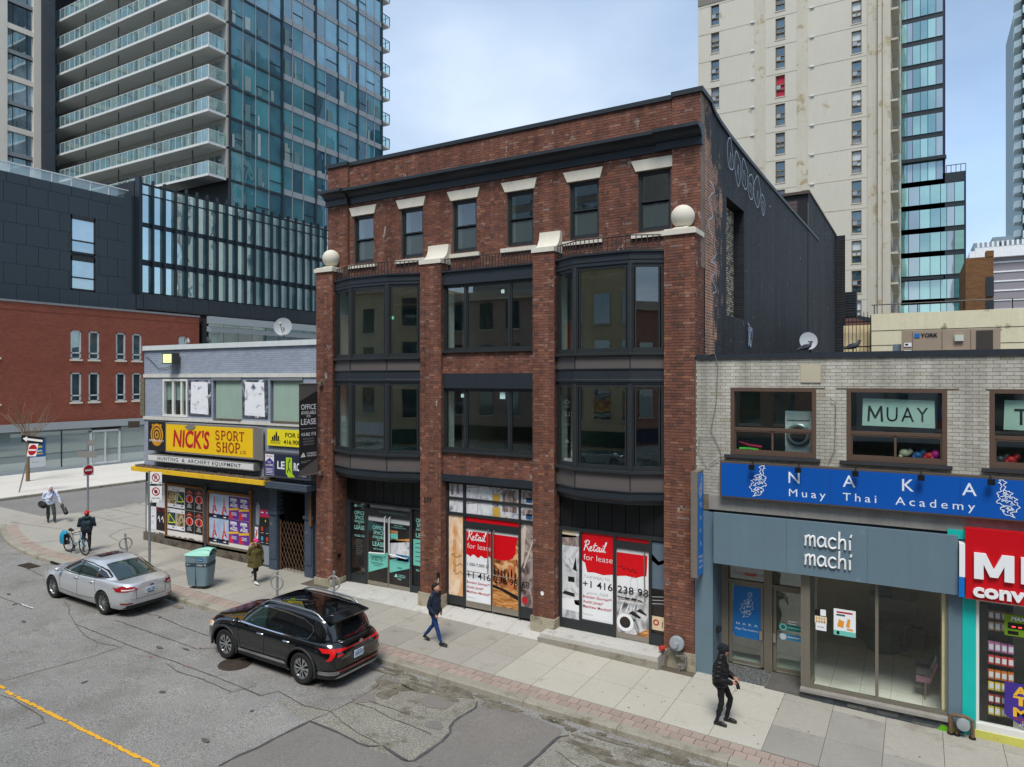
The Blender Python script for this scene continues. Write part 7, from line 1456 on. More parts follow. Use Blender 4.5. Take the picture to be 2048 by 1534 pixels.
MB().box(-37.1,-36.6,22.2,45,12.95,13.62).box(-37.1,-36.9,22.2,45,12.2,12.7).build('silver_band',MATS['canopy_alu'],dk)
m=MB().box(-44,-37.15,22.2,45,6,13.3);m.build('pavilion_core',dgap,dk)
pm=pane_mesh('clerestory_pane',1.58,.5,towerglass('aqua_glass',lin((96,140,140)),lin((150,190,186)),.3,.03));pm2=pane_mesh('pavilion_pane',1.58,3.2,wgl)
for k in range(14):inst('clerestory_pane',pm,dk,(-36.95,22.3+1.63*k,12.72));inst('pavilion_pane',pm2,dk,(-36.95,22.3+1.63*k,9.))
# ---- glass condominium tower
TX,TY=-39.28,26.11
ct=thing('glass_tower','tall teal glass apartment tower with long glass balconies on its near side','building',(TX-10,TY+10,24));tgrey=Mc('tower_grey',(150,156,160),rough=.45,metal=.2,var=.04);tdark=Mc('tower_dark',(44,52,58),rough=.45,metal=.2);soff=Mc('soffit_grey',(190,191,190),rough=.85,var=.05);swhite=Mc('slab_white',(206,210,208),rough=.6)
MB().box(TX-33,TX-.35,TY+.4,TY+23,20,62).build('core',dgap,ct)
tg1=towerglass('tower_glass_dark',lin((16,66,86)),lin((68,138,150)),.06,.35,.25,.35);tg2=towerglass('tower_glass_mirror',lin((20,76,100)),lin((90,164,184)),.24,.5,.35,.4)
colsY=[26.35,27.93,29.5,31.21,33.0,34.41,35.96,37.8,39.33,41.32,42.97,44.67,46.2,47.72,49.1]
F0=27.85;FH=3.12
for k in range(-1,9):
    z=F0+FH*k
    m=MB();m.box(TX-.25,TX+.02,TY+.1,33.0,z-.35,z-.1);m.build('spandrel',tdark,ct)
    MB().box(TX-.25,TX+.03,33.05,49.1,z-.12,z+.5).build('spandrel_panel',tgrey,ct)
    for j,(a,b)in enumerate(zip(colsY,colsY[1:])):
        lo,hi=(z-.08,z+FH-.37)if b<=33.1 else(z+.5,z+FH-.14)
        pm=MB().box(-.05,0,.04,b-a-.04,0,hi-lo).mesh('pane');pm.materials.append(tg2 if(k>=6 or(j>5 and k>=5))else tg1)
        inst('glass_pane',pm,ct,(TX-.05,a,lo))
        if(j*3+k)%4==1:MB().box(TX-.06,TX+.02,a+.04,b-.04,lo+(hi-lo)*.36,lo+(hi-lo)*.36+.07).build('transom',tdark,ct)
for y in colsY:MB().box(TX-.1,TX+(.12 if y in(26.35,33.0,37.8,41.32,44.67,49.1)else .03),y-(.1 if y in(26.35,33.0,37.8,44.67,49.1)else .03),y+(.1 if y in(26.35,33.0,37.8,44.67,49.1)else .03),22,60).build('mullion',tdark if y in(26.35,33.0,37.8,41.32,44.67,49.1)else tgrey,ct)
for k in range(46):  # lived-in rooms: columns, blinds and boxes close to the glass
    y=random.choice(colsY[:-1]);z=F0+FH*random.randint(0,5);MB().box(TX-.02,TX+.004+.0006*k,y+.3,y+.3+random.uniform(.15,.8),z+.05,z+random.uniform(.5,2.4)).build('blind',random.choice((Mc('dim_blind',(130,146,146)),Mc('dim_blind2',(96,122,126)),Mc('dim_curtain',(160,172,170)))),ct)
# near face behind the balconies
wall_t=Mc('balcony_wall',(150,150,146),rough=.8,var=.06);door_g=towerglass('balcony_door_glass',lin((60,72,76)),lin((130,146,146)),.2,.1)
BY=24.1
bgl=glass('balustrade_glass',(.66,.9,.88),base=.14,gain=1.5,wave=.06,milky=.1)
nb=31;xl,xr=-71.5,TX-.2;bwid=(xr-xl)/nb
bpm=MB().box(.03,bwid-.03,-.012,.012,0,1.12).mesh('balustrade_panel');bpm.materials.append(bgl)
clip=MB().box(-.03,.03,-.03,.03,-.22,.12).mesh('glass_clip');clip.materials.append(swhite)
for k in range(0,8):
    z=27.55+3.12*k;zt=z+.22
    MB().box(xl,TX,TY-.02,TY+.38,zt,z+3.12).build('window_wall',wall_t,ct)
    sl=MB().box(xl,xr,BY,TY-.02,z,zt);so=sl.build('balcony',soff,ct)
    MB().box(xl,xr+.02,BY-.03,BY,z-.0,zt+.02).box(xr,xr+.03,BY,TY-.02,z,zt+.02).build('slab_edge',swhite,so)
    for j in range(nb):
        inst('balustrade_panel',bpm,so,(xl+bwid*j,BY+.04,zt+.06))
    for j in range(2):pmx=MB().box(-.012,.012,.03,.93,0,1.12).mesh('balustrade_panel');pmx.materials.append(bgl);inst('balustrade_panel',pmx,so,(xr-.05,BY+.96*j,zt+.06))
    m=MB();m.box(xl,xr,BY+.02,BY+.07,zt+1.18,zt+1.23);m.box(xr-.08,xr-.03,BY+.07,TY,zt+1.18,zt+1.23)
    for j in range(nb+1):m.box(xl+bwid*j-.025,xl+bwid*j+.025,BY-.0,BY+.08,zt-.05,zt+1.18)
    m.build('handrail',swhite,so)
    for j in range(12):
        x0=xl+.6+2.62*j;mm=MB().box(x0,x0+1.9,TY-.05,TY-.03,zt+.05,zt+2.4);mm.build('balcony_door',door_g,so)
        MB().box(x0+.9,x0+.97,TY-.08,TY-.05,zt+.05,zt+2.4).box(x0-.06,x0,TY-.08,TY-.05,zt,zt+2.45).box(x0+1.9,x0+1.96,TY-.08,TY-.05,zt,zt+2.45).build('door_frame',tgrey,so)
    for j in range(5):x0=xl+3.2+6.4*j;MB().box(x0,x0+.06,BY+.55,TY-.02,zt,zt+1.75).build('divider',tdark,so);MB().box(x0,x0+.08,BY+.5,BY+.58,zt,zt+2.88).build('divider_post',tdark,so)
for k in range(9):  # short balconies at the far end of the glass side
    z=37.6+3.16*k;o=MB().box(TX-3,TX-.05,49.2,50.75,z,z+.2).build('end_balcony',soff,ct);MB().quad((TX-.1,49.25,z+.25),(TX-.1,50.7,z+.25),(TX-.1,50.7,z+1.3),(TX-.1,49.25,z+1.3)).build('balustrade_panel',bgl,o);MB().box(TX-.14,TX-.06,49.2,50.75,z+1.3,z+1.36).box(TX-.14,TX-.06,50.7,50.76,z+.2,z+1.3).box(TX-.14,TX-.06,49.9,49.95,z+.2,z+1.3).box(TX-3,TX-.1,50.68,50.74,z+1.3,z+1.36).build('handrail',tdark,o)
# ---- stone grid tower at the far left
st=thing('limestone_tower','pale limestone tower with large grid windows at the left edge','building',(-74,18,0));lst=Mc('limestone_panel',(232,225,212),rough=.8,var=.05,scale=.4,orand=.03);xs_=-69.34
MB().box(xs_-12,xs_-.4,4,23.5,10,62).build('core',dgap,st);sgl=towerglass('limestone_tower_glass',lin((44,70,84)),lin((180,206,220)),.35,.2,.2,.35)
for j in range(5):
    y0=20.0-3.5*j
    MB().box(xs_-.4,xs_+.05,y0-.82+.0,y0+.0,10,62).build('stone_pier',lst,st)
    for k in range(17):
        z0=13.3+2.92*k
        if k%2==0:MB().box(xs_-.4,xs_+.02,y0,y0+2.68,z0-.62,z0).build('stone_band',lst,st)
        else:MB().box(xs_-.4,xs_-.05,y0,y0+2.68,z0-.45,z0).build('metal_band',tgrey,st)
        pm=MB().box(-.05,0,0,2.66,0,2.32).mesh('pane');pm.materials.append(sgl);inst('window_pane',pm,st,(xs_-.2,y0+.01,z0));MB().box(xs_-.24,xs_-.14,y0+2.05,y0+2.12,z0,z0+2.3).box(xs_-.24,xs_-.14,y0+.6,y0+.66,z0,z0+2.3).build('window_mullion',tdark,st)
MB().box(xs_-.4,xs_+.05,22.68,23.55,10,62).build('stone_pier',lst,st)
drk=Mc('navy_cladding',(34,42,52),rough=.4,var=.05)
for k in range(17):MB().box(xs_,-66.2,23.5,23.6,13.3+2.92*k+.02,13.3+2.92*(k+1)).build('navy_panel',drk,st)
# ---- beige apartment tower
bt=thing('cream_apartment_tower','tall cream painted concrete apartment tower with peeling paint','building',(8,66,0));btm=Mc('cream_tower_paint',(190,186,173),rough=.85,var=.05,scale=.12,streak=.06,dirt=lin((166,154,128)),dscale=.35,dlo=.66,dhi=.7);bth=Mc('tower_concrete_strip',(184,179,164),rough=.85,var=.08,scale=.25,streak=.1,dirt=lin((160,146,116)),dscale=.9,dlo=.56,dhi=.64);BTY=58.21
cols_=[(.15,1.05,46.81+.0),(6.91,7.86,43.58),(14.15,15.05,40.4)]
rows_={0:[46.81,43.75,40.75,37.7,49.9,34.7],1:[43.58+3.02*k for k in range(-6,4)],2:[40.4+3.0*k for k in range(-9,4)]}
hol=[(a,b,z,z+2.25)for i,(a,b,_)in enumerate(cols_)for z in rows_[i]]
m=MB();holed(m,-1.27,15.6,0,62,BTY,BTY+.5,hol);m.build('wall',btm,bt);MB().box(-1.27,17.6,BTY+.9,76,0,62).build('core',btm,bt)
MB().box(-1.29,4.7,BTY-.06,BTY,49.3,49.5).build('dark_patch',Mc('tower_grey_paint',(120,116,110),rough=.85),bt);MB().box(-1.29,4.7,BTY-.03,BTY,49.4,62).build('grey_top',MATS['tower_grey_paint'],bt)
curt=[towerglass('dim_glass',lin((30,52,62)),lin((70,92,100)),.12,.1),Mc('white_curtain',(186,196,200),rough=.6,var=.12,scale=2,streak=.15),Mc('grey_curtain',(120,132,140),rough=.6,var=.15,scale=2),Mc('red_curtain',(176,26,60),rough=.6)]
for i,(a,b,_)in enumerate(cols_):
    for r,z in enumerate(rows_[i]):
        fr=MB();fr.frame_y(a,b,z,z+2.25,.07,BTY+.12,BTY+.3);fr.box(a,b,BTY+.12,BTY+.3,z+.72,z+.8);fr.box((a+b)/2-.03,(a+b)/2+.03,BTY+.12,BTY+.3,z+.8,z+1.25);fr.box(a,b,BTY+.12,BTY+.3,z+1.25,z+1.32)
        w=fr.build('window',Mc('tan_frame',(128,112,84),rough=.6),bt);red=i==1 and r==4
        up_=curt[3]if red else(random.choice((curt[1],curt[1],curt[0]))if i==2 else curt[0]if random.random()<.7 else curt[2])
        MB().quad((a,BTY+.25,z+.8),(b,BTY+.25,z+.8),(b,BTY+.25,z+2.25),(a,BTY+.25,z+2.25)).build('pane',up_,w);MB().quad((a,BTY+.26,z),(b,BTY+.26,z),(b,BTY+.26,z+.8),(a,BTY+.26,z+.8)).build('pane',curt[3]if red else random.choice((curt[0],curt[2],curt[0])),w)
        if random.random()<.6:MB().box(a+.1,a+.5,BTY+.05,BTY+.24,z+.82,z+1.2).build('window_unit',tgrey,w)
        MB().box(a-.06,b+.06,BTY-.05,BTY+.2,z-.1,z).build('sill',bth,w)
for i in range(16):
    z=6.6+3.03*i;MB().box(-1.2,4.7,BTY-.025,BTY,z,z+.06).box(5.95,9.0,BTY-.025,BTY,z+.02,z+.08).box(10.1,15.5,BTY-.025,BTY,z+.05,z+.1).build('floor_line',bth,bt)
    for x in(4.4,10.3):MB().box(x,x+.4,BTY-.15,BTY,z-.0,z+.14).build('vent_outlet',swhite,bt)
for a,b in((4.77,5.89),(9.02,10.08)):MB().box(a,b,BTY-.04,BTY,0,62).build('column_strip',bth,bt)
for a,b,o in((15.6,16.45,.1),(16.5,16.85,.5),(16.9,17.6,.3)):MB().box(a,b,BTY-o,BTY+.5,8 if a<16.8 else 14.2,62).build('concrete_fin',bth,bt)
for k in range(17):
    z=14.2+3.0*k
    for y0,y1 in((58.6,66.4),(68.2,77)):
        o=MB().box(17.6,18.25,y0,y1,z-.1,z+.1).build('side_balcony',bth,bt);MB().box(18.18,18.24,y0+.05,y1-.05,z+.15,z+1.3).build('balcony_screen',Mc('balcony_teal',(70,96,104),rough=.4,var=.1),o)
MB().box(17.6,18.3,66.6,68,12,62).build('side_column',bth,bt)
# ---- dark framed teal tower
tt=thing('teal_glass_tower','slim teal glass tower with black floor bands behind the cream tower','building',(21,86,0));TTY=80.73;tgl=towerglass('aqua_tower_glass',lin((62,118,118)),lin((150,200,192)),.22,.08,.25,.22);tgl2=towerglass('grey_tower_glass',lin((110,124,134)),lin((150,164,172)),.2,.05,.25,.2)
MB().box(17.5,22.76,TTY+.2,95,0,62).box(17.5,24.9,TTY+.2,95,0,33).build('core',tdark,tt)
zs_=[52.25-2.93*k for k in range(-4,15)]
for k,z in enumerate(zs_):
    wide=z<33;xs2=[17.7,18.72,19.34,20.16,20.96,21.82,22.55]if not wide else[17.7,18.9,20.1,21.2,22.3,22.95,23.75,24.75]
    for j,(a,b)in enumerate(zip(xs2,xs2[1:])):
        pm=MB().box(.03,b-a-.03,0,.05,0,2.28).mesh('pane');pm.materials.append(tgl2 if(j%4==1)else tgl);inst('glass_pane',pm,tt,(a,TTY+.1,z-2.33))
for k in(5,10):MB().box(17.6,22.9 if k==5 else 22.6,TTY-.5,TTY+.3,zs_[k+4]-2.9,zs_[k+4]-2.55).build('projecting_slab',tdark,tt)
MB().tube([(22.9,TTY+.3,33.9),(24.9,TTY+.3,33.9)],.05,6).build('roof_rail',tdark,tt)
for k in range(5):MB().tube([(22.9+.5*k,TTY+.3,33),(22.9+.5*k,TTY+.3,33.9)],.04,6).build('rail_post',tdark,tt)
MB().box(22.74,22.8,TTY,TTY+.3,33,62).box(24.86,24.92,TTY,TTY+.3,0,33.2).build('corner_trim',Mc('navy_trim',(40,60,120),rough=.4),tt)
# ---- brown brick block, striped tower, balcony tower
bb_=thing('brown_brick_block','small brown brick building with dark louvres far behind the cream wall','building',(23,50,0));brn_=tiled('brown_brick_far',lin((122,88,58)),lin((104,72,46)),.3,.09,lin((96,74,54)),'xz',msize=.01,bump=.1);MB().box(23.1,24.88,45,55,0,17.15).build('wall',brn_,bb_);MB().box(24.4,24.9,44.95,46,17.15,17.6).build('chimney',brn_,bb_)
for z0,z1 in((14.1,15.6),(12,13.8)):MB().box(24.4,24.9,44.9,45,z0,z1).build('louvre',tdark,bb_)
gt=thing('striped_tower','distant grey tower with white floor stripes','building',(33,145,0));gwm=Mc('grey_tower_wall',(136,132,138),rough=.8,var=.05);gww=Mc('grey_tower_white',(222,224,226),rough=.7);MB().box(29.3,31.6,137.2,150,0,31.5).box(31.6,45,138.0,150,0,32.0).build('wall',gwm,gt)
for k in range(12):MB().box(29.2,31.6,137.05,137.2,10+1.75*k,10.25+1.75*k).box(31.62,45,137.85,138,10.1+1.75*k,10.35+1.75*k).build('floor_stripe',gww,gt)
MB().box(28.3,29.3,137.1,150,0,31.8).box(29.2,45,137.0,150,30.4,32.3).build('white_crown',gww,gt)
for k in range(14):MB().box(29.5+.75*k,29.85+.75*k,136.95,137,32.32,33.3).build('crown_post',gww,gt)
MB().box(29.0,33,138.5,150,32.3,33.5).box(32,35,139,150,33.5,34.4).build('plant_room',Mc('plant_grey',(120,136,146),rough=.6),gt)
rt=thing('white_balcony_tower','tower of stacked white balconies at the right edge','building',(45,160,0));MB().box(38.6,60,158,190,0,90).build('core',Mc('tower_teal_core',(70,104,110),rough=.4),rt);ug=Mc('balcony_soffit_dark',(84,88,92),rough=.8);wsl=Mc('balcony_white',(196,212,214),rough=.6);agl=towerglass('aqua_balcony_glass',lin((110,160,156)),lin((170,206,200)),.3,.05)
for k in range(30):
    z=12+3.05*k;o=MB().prism([(38.3,155,z),(42.6,152.6,z),(43,160,z),(38.6,160,z)],[(38.3,155,z+.3),(42.6,152.6,z+.3),(43,160,z+.3),(38.6,160,z+.3)]).build('balcony',ug,rt)
    MB().poly([(38.3,154.95,z),(39.6,154.2,z-.02),(39.6,154.2,z+1.9),(38.3,154.95,z+1.55)]).build('white_side',wsl,o);MB().quad((39.6,154.2,z+.3),(42.6,152.55,z+.3),(42.6,152.55,z+1.7),(39.6,154.2,z+1.7)).build('balustrade',agl,o)
    MB().prism([(37.4,160,z+1.2),(38.5,159,z+1.2),(38.7,164,z+1.2),(37.6,164,z+1.2)],[(37.4,160,z+2.6),(38.5,159,z+2.6),(38.7,164,z+2.6),(37.6,164,z+2.6)]).build('end_balcony',wsl,o)
# ---- buildings on the camera's side of the street: only seen mirrored in the windows
opp=[(-46,-26,13,(186,140,116),'orange brick'),(-25.8,-13,15,(206,194,160),'cream'),(-12.8,-3,14,(170,150,138),'dusty rose'),(-2.8,6,15.5,(206,192,152),'buff brick'),(6.2,15,13.5,(150,120,108),'maroon brick'),(15.2,26,13,(170,172,172),'grey'),(26.2,44,13,(170,126,108),'red brick')]
for i,(a,b,h,c,n_)in enumerate(opp):
    t=thing('street_building',n_+' shop building on the near side of the street','building',((a+b)/2,-26,0),'buildings on the near side of the street');om=Mc('opposite_wall_%d'%i,c,rough=.85,var=.15,scale=.6)
    MB().box(a,b,-32,-23,-1,h).build('wall',om,t);MB().box(a-.05,b+.05,-23,-22.7,h-.5,h+.1).build('cornice',Mc('opposite_cornice',(190,180,160)),t);MB().box(a+.1,b-.1,-23,-22.85,3.4,4.4).build('shop_sign',random.choice((adblack,Mc('opp_green',(30,70,60)),adwhite,navy)),t)
    n=max(3,int((b-a)/2.2))
    for k in range(n):
        for z in(5.2,8.4,11.4):
            if z+2<h-.4:MB().box(a+.5+(b-a-1)*k/n+.1,a+.5+(b-a-1)*k/n+1.4,-23,-22.9,z-.15,z).build('sill',MATS['opposite_cornice'],t);MB().box(a+.5+(b-a-1)*k/n+.2,a+.5+(b-a-1)*k/n+1.3,-23,-22.93,z,z+1.9).build('window',wgl,t)
    MB().box(a+.3,b-.3,-23,-22.9,.4,3.2).build('shop_window',wgl,t)
opv=struct(MB().box(-60,60,-22.9,-19.4,-.3,0).build('near_pavement',conc[0],fn=gz()))

for i,(a,b,y,h,n_)in enumerate(((-46,-16,-80,62,'wide'),(-6,16,-64,46,'slim'),(30,56,-76,55,'square'),(86,120,-30,70,'far'))):
    t=thing('apartment_tower',n_+' apartment tower standing behind the near side of the street','building',((a+b)/2,y,0),'towers behind the near side of the street');MB().box(a,b,y-20,y,-2,h).build('wall',Mc('near_tower_wall_%d'%i,((150,146,138),(120,112,104),(96,108,118),(140,132,120))[i],rough=.8,var=.06,scale=.2),t)
    for k in range(int(h/3.2)-3):MB().box(a+.5,b-.5,y,y+.08,8+3.2*k,9.9+3.2*k).build('window_band',wgl,t)
# ================================================================== CARS (local frame: +x forward, +y car's left, z up)
WS=bpy.data.scenes.new('workshop')  # empty side scene: modifiers are evaluated there, away from the thousands of objects of the street
def apply_mods(o):
    col.objects.unlink(o);WS.collection.objects.link(o);others=[md.object for md in o.modifiers if getattr(md,'object',None)]
    for q in others:col.objects.unlink(q);WS.collection.objects.link(q)
    WS.view_layers[0].update();dg=WS.view_layers[0].depsgraph;return bpy.data.meshes.new_from_object(o.evaluated_get(dg))
def ring_pts(xr,xf,w,n=72,e=5.,nose=.0):
    out_=[]
    for k in range(n):
        a=2*pi*k/n;c,s_=cos(a),sin(a)
        # even spread along a superellipse
        r=(abs(c)**e+abs(s_)**e)**(-1/e);x=(xf+xr)/2+(xf-xr)/2*c*r;y=w*s_*r
        out_.append((x,y))
    return out_
def loft(rings):
    n=len(rings[0]);V=[p for r in rings for p in r];F=[]
    for i in range(len(rings)-1):F+=[(i*n+k,i*n+(k+1)%n,(i+1)*n+(k+1)%n,(i+1)*n+k)for k in range(n)]
    F+=[tuple(range(n))[::-1],tuple(range((len(rings)-1)*n,len(rings)*n))]
    return V,F
class Car:
    def __init__(s,root,levels,zs,ztop,capb,gh,roofz,wheels,wr,arch):
        s.root=root;rings=[]
        for(t,xr,xf,w,e)in levels:rings.append([(x,y,zs+(ztop(x)-zs)*t)for x,y in ring_pts(xr,xf,w,e=e)])
        last=levels[-1];cx=(last[1]+last[2])/2
        for q in(.985,.95,.85,.65,.4,.15):rings.append([(cx+(x-cx)*q,y*q,ztop(cx+(x-cx)*q)+capb*(1-q*q)+.012)for x,y in ring_pts(last[1],last[2],last[3],e=last[4])])
        V,F=loft(rings);me=bpy.data.meshes.new('body');me.from_pydata(V,[],F)
        bm=bmesh.new();bm.from_mesh(me);bmesh.ops.recalc_face_normals(bm,faces=bm.faces);bm.to_mesh(me);bm.free()
        o=bpy.data.objects.new('tmp',me);col.objects.link(o);cut=[]
        for x in wheels:
            for sy in(-1,1):
                m=MB();m.lathe([(arch,-.25),(arch,.5)],(x,sy*1.0,wr),36,axis='y');cme=m.mesh('cut');bm=bmesh.new();bm.from_mesh(cme);bmesh.ops.recalc_face_normals(bm,faces=bm.faces);bm.to_mesh(cme);bm.free()
                if sy<0:cme.transform(Matrix.Translation((0,-.25,0)))
                c=bpy.data.objects.new('cut',cme);col.objects.link(c);md=o.modifiers.new('b','BOOLEAN');md.operation='DIFFERENCE';md.object=c;md.solver='EXACT';cut.append(c)
        s.bme=apply_mods(o)
        for c in cut+[o]:bpy.data.objects.remove(c)
        rings=[]
        for(t,xr,xf,w,e)in gh:rings.append([(x,y,1.0+(roofz(x)-1.0)*t)for x,y in ring_pts(xr,xf,w,e=e)])
        last=gh[-1];cx=(last[1]+last[2])/2
        for q in(.97,.9,.75,.5,.2):rings.append([(cx+(x-cx)*q,y*q,roofz(cx+(x-cx)*q)+.05*(1-q*q)+.006)for x,y in ring_pts(last[1],last[2],last[3],e=last[4])])
        V,F=loft(rings);g_=bpy.data.meshes.new('cabin');g_.from_pydata(V,[],F);s.gme=g_
        bm=bmesh.new();bm.from_mesh(s.bme);bm.from_mesh(g_);s.bvh=BVHTree.FromBMesh(bm);bm.free()
    def body(s,paint):
        for me,nm in((s.bme,'body'),(s.gme,'cabin')):
            me.materials.clear();me.materials.append(paint);me.polygons.foreach_set('use_smooth',[True]*len(me.polygons));me.set_sharp_from_angle(angle=radians(42));me.name=nm
            link(nm,me,s.root)
    def hit(s,a,b,axis):
        if axis in '+y-y':
            sg=1 if axis=='+y' else-1;r=s.bvh.ray_cast(Vector((a,3*sg,b)),Vector((0,-sg,0)))
        elif axis=='-x':r=s.bvh.ray_cast(Vector((-5,a,b)),Vector((1,0,0)))
        elif axis=='+x':r=s.bvh.ray_cast(Vector((5,a,b)),Vector((-1,0,0)))
        else:r=s.bvh.ray_cast(Vector((a,b,4)),Vector((0,0,-1)))
        return(r[0],r[1])if r[0]is not None else None
    def decal(s,name,quad,axis,mat,off=.006,nu=12,nv=6,th=0.):
        """quad: four corners (u,v) in order; conforms to the body"""
        m=MB();(a,b,c,d)=[Vector(q)for q in quad];pts=[];
        for j in range(nv+1):
            for i in range(nu+1):
                u,v=i/nu,j/nv;p=(a*(1-u)+b*u)*(1-v)+(d*(1-u)+c*u)*v;h=s.hit(p.x,p.y,axis)
                if h is None:pts.append(None)
                else:
                    n=h[1];dr={'+y':(0,1,0),'-y':(0,-1,0),'-x':(-1,0,0),'+x':(1,0,0),'+z':(0,0,1)}[axis]
                    if n.dot(Vector(dr))<0:n=-n
                    pts.append(h[0]+n*off)
        vid={};V=[]
        for k,p in enumerate(pts):
            if p is not None:vid[k]=len(V);V.append(p)
        F=[]
        for j in range(nv):
            for i in range(nu):
                q=[j*(nu+1)+i,j*(nu+1)+i+1,(j+1)*(nu+1)+i+1,(j+1)*(nu+1)+i]
                if all(k in vid for k in q):
                    P_=[pts[k]for k in q]
                    if max((P_[x]-P_[y]).length for x,y in((0,1),(1,2),(2,3),(3,0)))<.26:F.append([vid[k]for k in q])
        m.add(V,F);return m.build(name,mat,s.root,smooth=50)
    def line(s,name,pts,axis,w,mat,off=.004):
        for(a,b),(c,d)in zip(pts,pts[1:]):
            L=hypot(c-a,d-b)or 1;x,y=-(d-b)/L*w/2,(c-a)/L*w/2;s.decal(name,[(a-x,b-y),(c-x,d-y),(c+x,d+y),(a+x,b+y)],axis,mat,off,max(2,int(L/.12)),1)
rubber=Mc('tyre_rubber',(34,34,35),rough=.85,var=.1);well=Mc('wheel_well',(14,14,15),rough=.95,var=0);alloy=Mc('alloy_silver',(182,184,186),rough=.3,metal=.8,var=.03);alloyd=Mc('alloy_dark',(46,47,50),rough=.4,metal=.5);chrome=Mc('chrome',(214,216,220),rough=.12,metal=1.,var=0);seam=Mc('seam_black',(14,15,17),rough=.7,var=0)
carglass=Mc('car_glass',(16,20,22),rough=.03,spec=.9,var=0,coat=.4);carglass2=Mc('car_glass_green',(34,52,50),rough=.03,spec=.9,var=.35,scale=1.5,coat=.5);plast=Mc('car_plastic',(40,41,43),rough=.6,var=.05);lampr=M('tail_lamp_lit',lin((186,20,20)),rough=.2,emit=.12,var=0);lampd=Mc('tail_lamp_red',(150,20,26),rough=.12,spec=.7,var=0,coat=.5);lampw=Mc('lamp_clear',(214,206,204),rough=.1,spec=.7,coat=.5);plate=Mc('number_plate',(200,212,226),rough=.4,var=.03);plblue=Mc('plate_blue',(40,70,150),rough=.4)
def wheel(root,x,sy,r,w,style):
    y=sy
    t=MB();out_=sy;prof=[(r*.66,-.11),(r*.9,-.125),(r*.985,-.1),(r,-.06),(r,.06),(r*.985,.1),(r*.9,.125),(r*.66,.11)]
    t.lathe(prof,(x,out_*(w-.13),r),40,axis='y',cap=False);o=t.build('wheel',rubber,root,smooth=40)
    dm_=MB();s_=1 if sy>0 else-1;yo=out_*(w-.13)+s_*.05
    dm_.lathe([(.001,0),(r*.69,0)],(x,yo-s_*.06,r),32,axis='y',cap=False);dm_.build('brake_back',alloyd if style!='sedan' else Mc('rim_shadow',(96,92,82),rough=.5,metal=.4),o)
    rm=MB();rm.lathe([(r*.60,0),(r*.64,s_*.03),(r*.69,s_*.04),(r*.7,0)],(x,yo,r),40,axis='y',cap=False);rm.lathe([(.001,s_*.03),(r*.13,s_*.03),(r*.16,0)],(x,yo,r),20,axis='y',cap=False)
    n=5 if style=='suv' else 10
    for k in range(n):
        a=2*pi*k/n+.3
        def pt(rr,da,dy):return(x+rr*cos(a+da),yo+s_*dy,r+rr*sin(a+da))
        if style=='suv':
            for sg in(-1,1):
                P=[pt(r*.12,sg*.25,.03),pt(r*.12,sg*.9,.03),pt(r*.40,sg*.44,.045),pt(r*.64,sg*.30,.04),pt(r*.64,sg*.12,.04),pt(r*.40,sg*.2,.045)];rm.poly(P)
                rm.poly([pt(r*.64,sg*.30,.04),pt(r*.64,sg*.62,.03),pt(r*.42,sg*.5,.04),pt(r*.40,sg*.44,.045)])
        else:
            rm.poly([pt(r*.1,-.25,.03),pt(r*.64,-.075,.04),pt(r*.64,.075,.04),pt(r*.1,.25,.03)])
    rm.build('rim',alloy,o)
    return o
def common(car,root,wheels,r,w,style,arch):
    for x in wheels:
        for sy in(-1,1):
            wheel(root,x,sy,r,w,style)
            MB().lathe([(arch-.012,-.3),(arch-.012,.0)],(x,sy*.78,r),32,axis='y',cap=True).build('wheel_well',well,root)
# ---------------- black SUV
suv=thing('black_suv','black mid size SUV parked at the kerb with its tail lamps lit','car',(4.4,-5.2,g(4.4)-.13),rotz=pi);suv.rotation_euler=(0,radians(-1.15),pi)
def sz(x):return 1.17 if x<.95 else 1.17-.03*(x-.95)-.055*max(0,x-1.4)**2
SW=[1.6,-1.45];SR,SA=.415,.5
black=Mc('black_paint',(9,10,12),rough=.12,spec=.6,var=0,coat=1.)
cr=Car(suv,[(0,-2.42,2.42,.95,8),(.06,-2.5,2.52,1.0,8),(.3,-2.58,2.6,1.035,8),(.55,-2.6,2.63,1.045,7),(.72,-2.58,2.6,1.04,7),(.86,-2.54,2.54,1.02,6),(.96,-2.47,2.42,.985,6),(1.,-2.42,2.34,.95,6)],.24,sz,.05,
         [(0,-2.4,1.5,.97,6),(.22,-2.36,1.28,.955,6),(.5,-2.26,.98,.9,6),(.8,-2.13,.62,.82,6),(.93,-2.07,.45,.775,5.5),(1.,-2.0,.34,.73,5)],lambda x:1.80 if x>-.4 else 1.80-.02*(x+.4)**2*1.0,SW,SR,SA)
cr.body(black);common(cr,suv,SW,SR,1.03,'suv',SA)
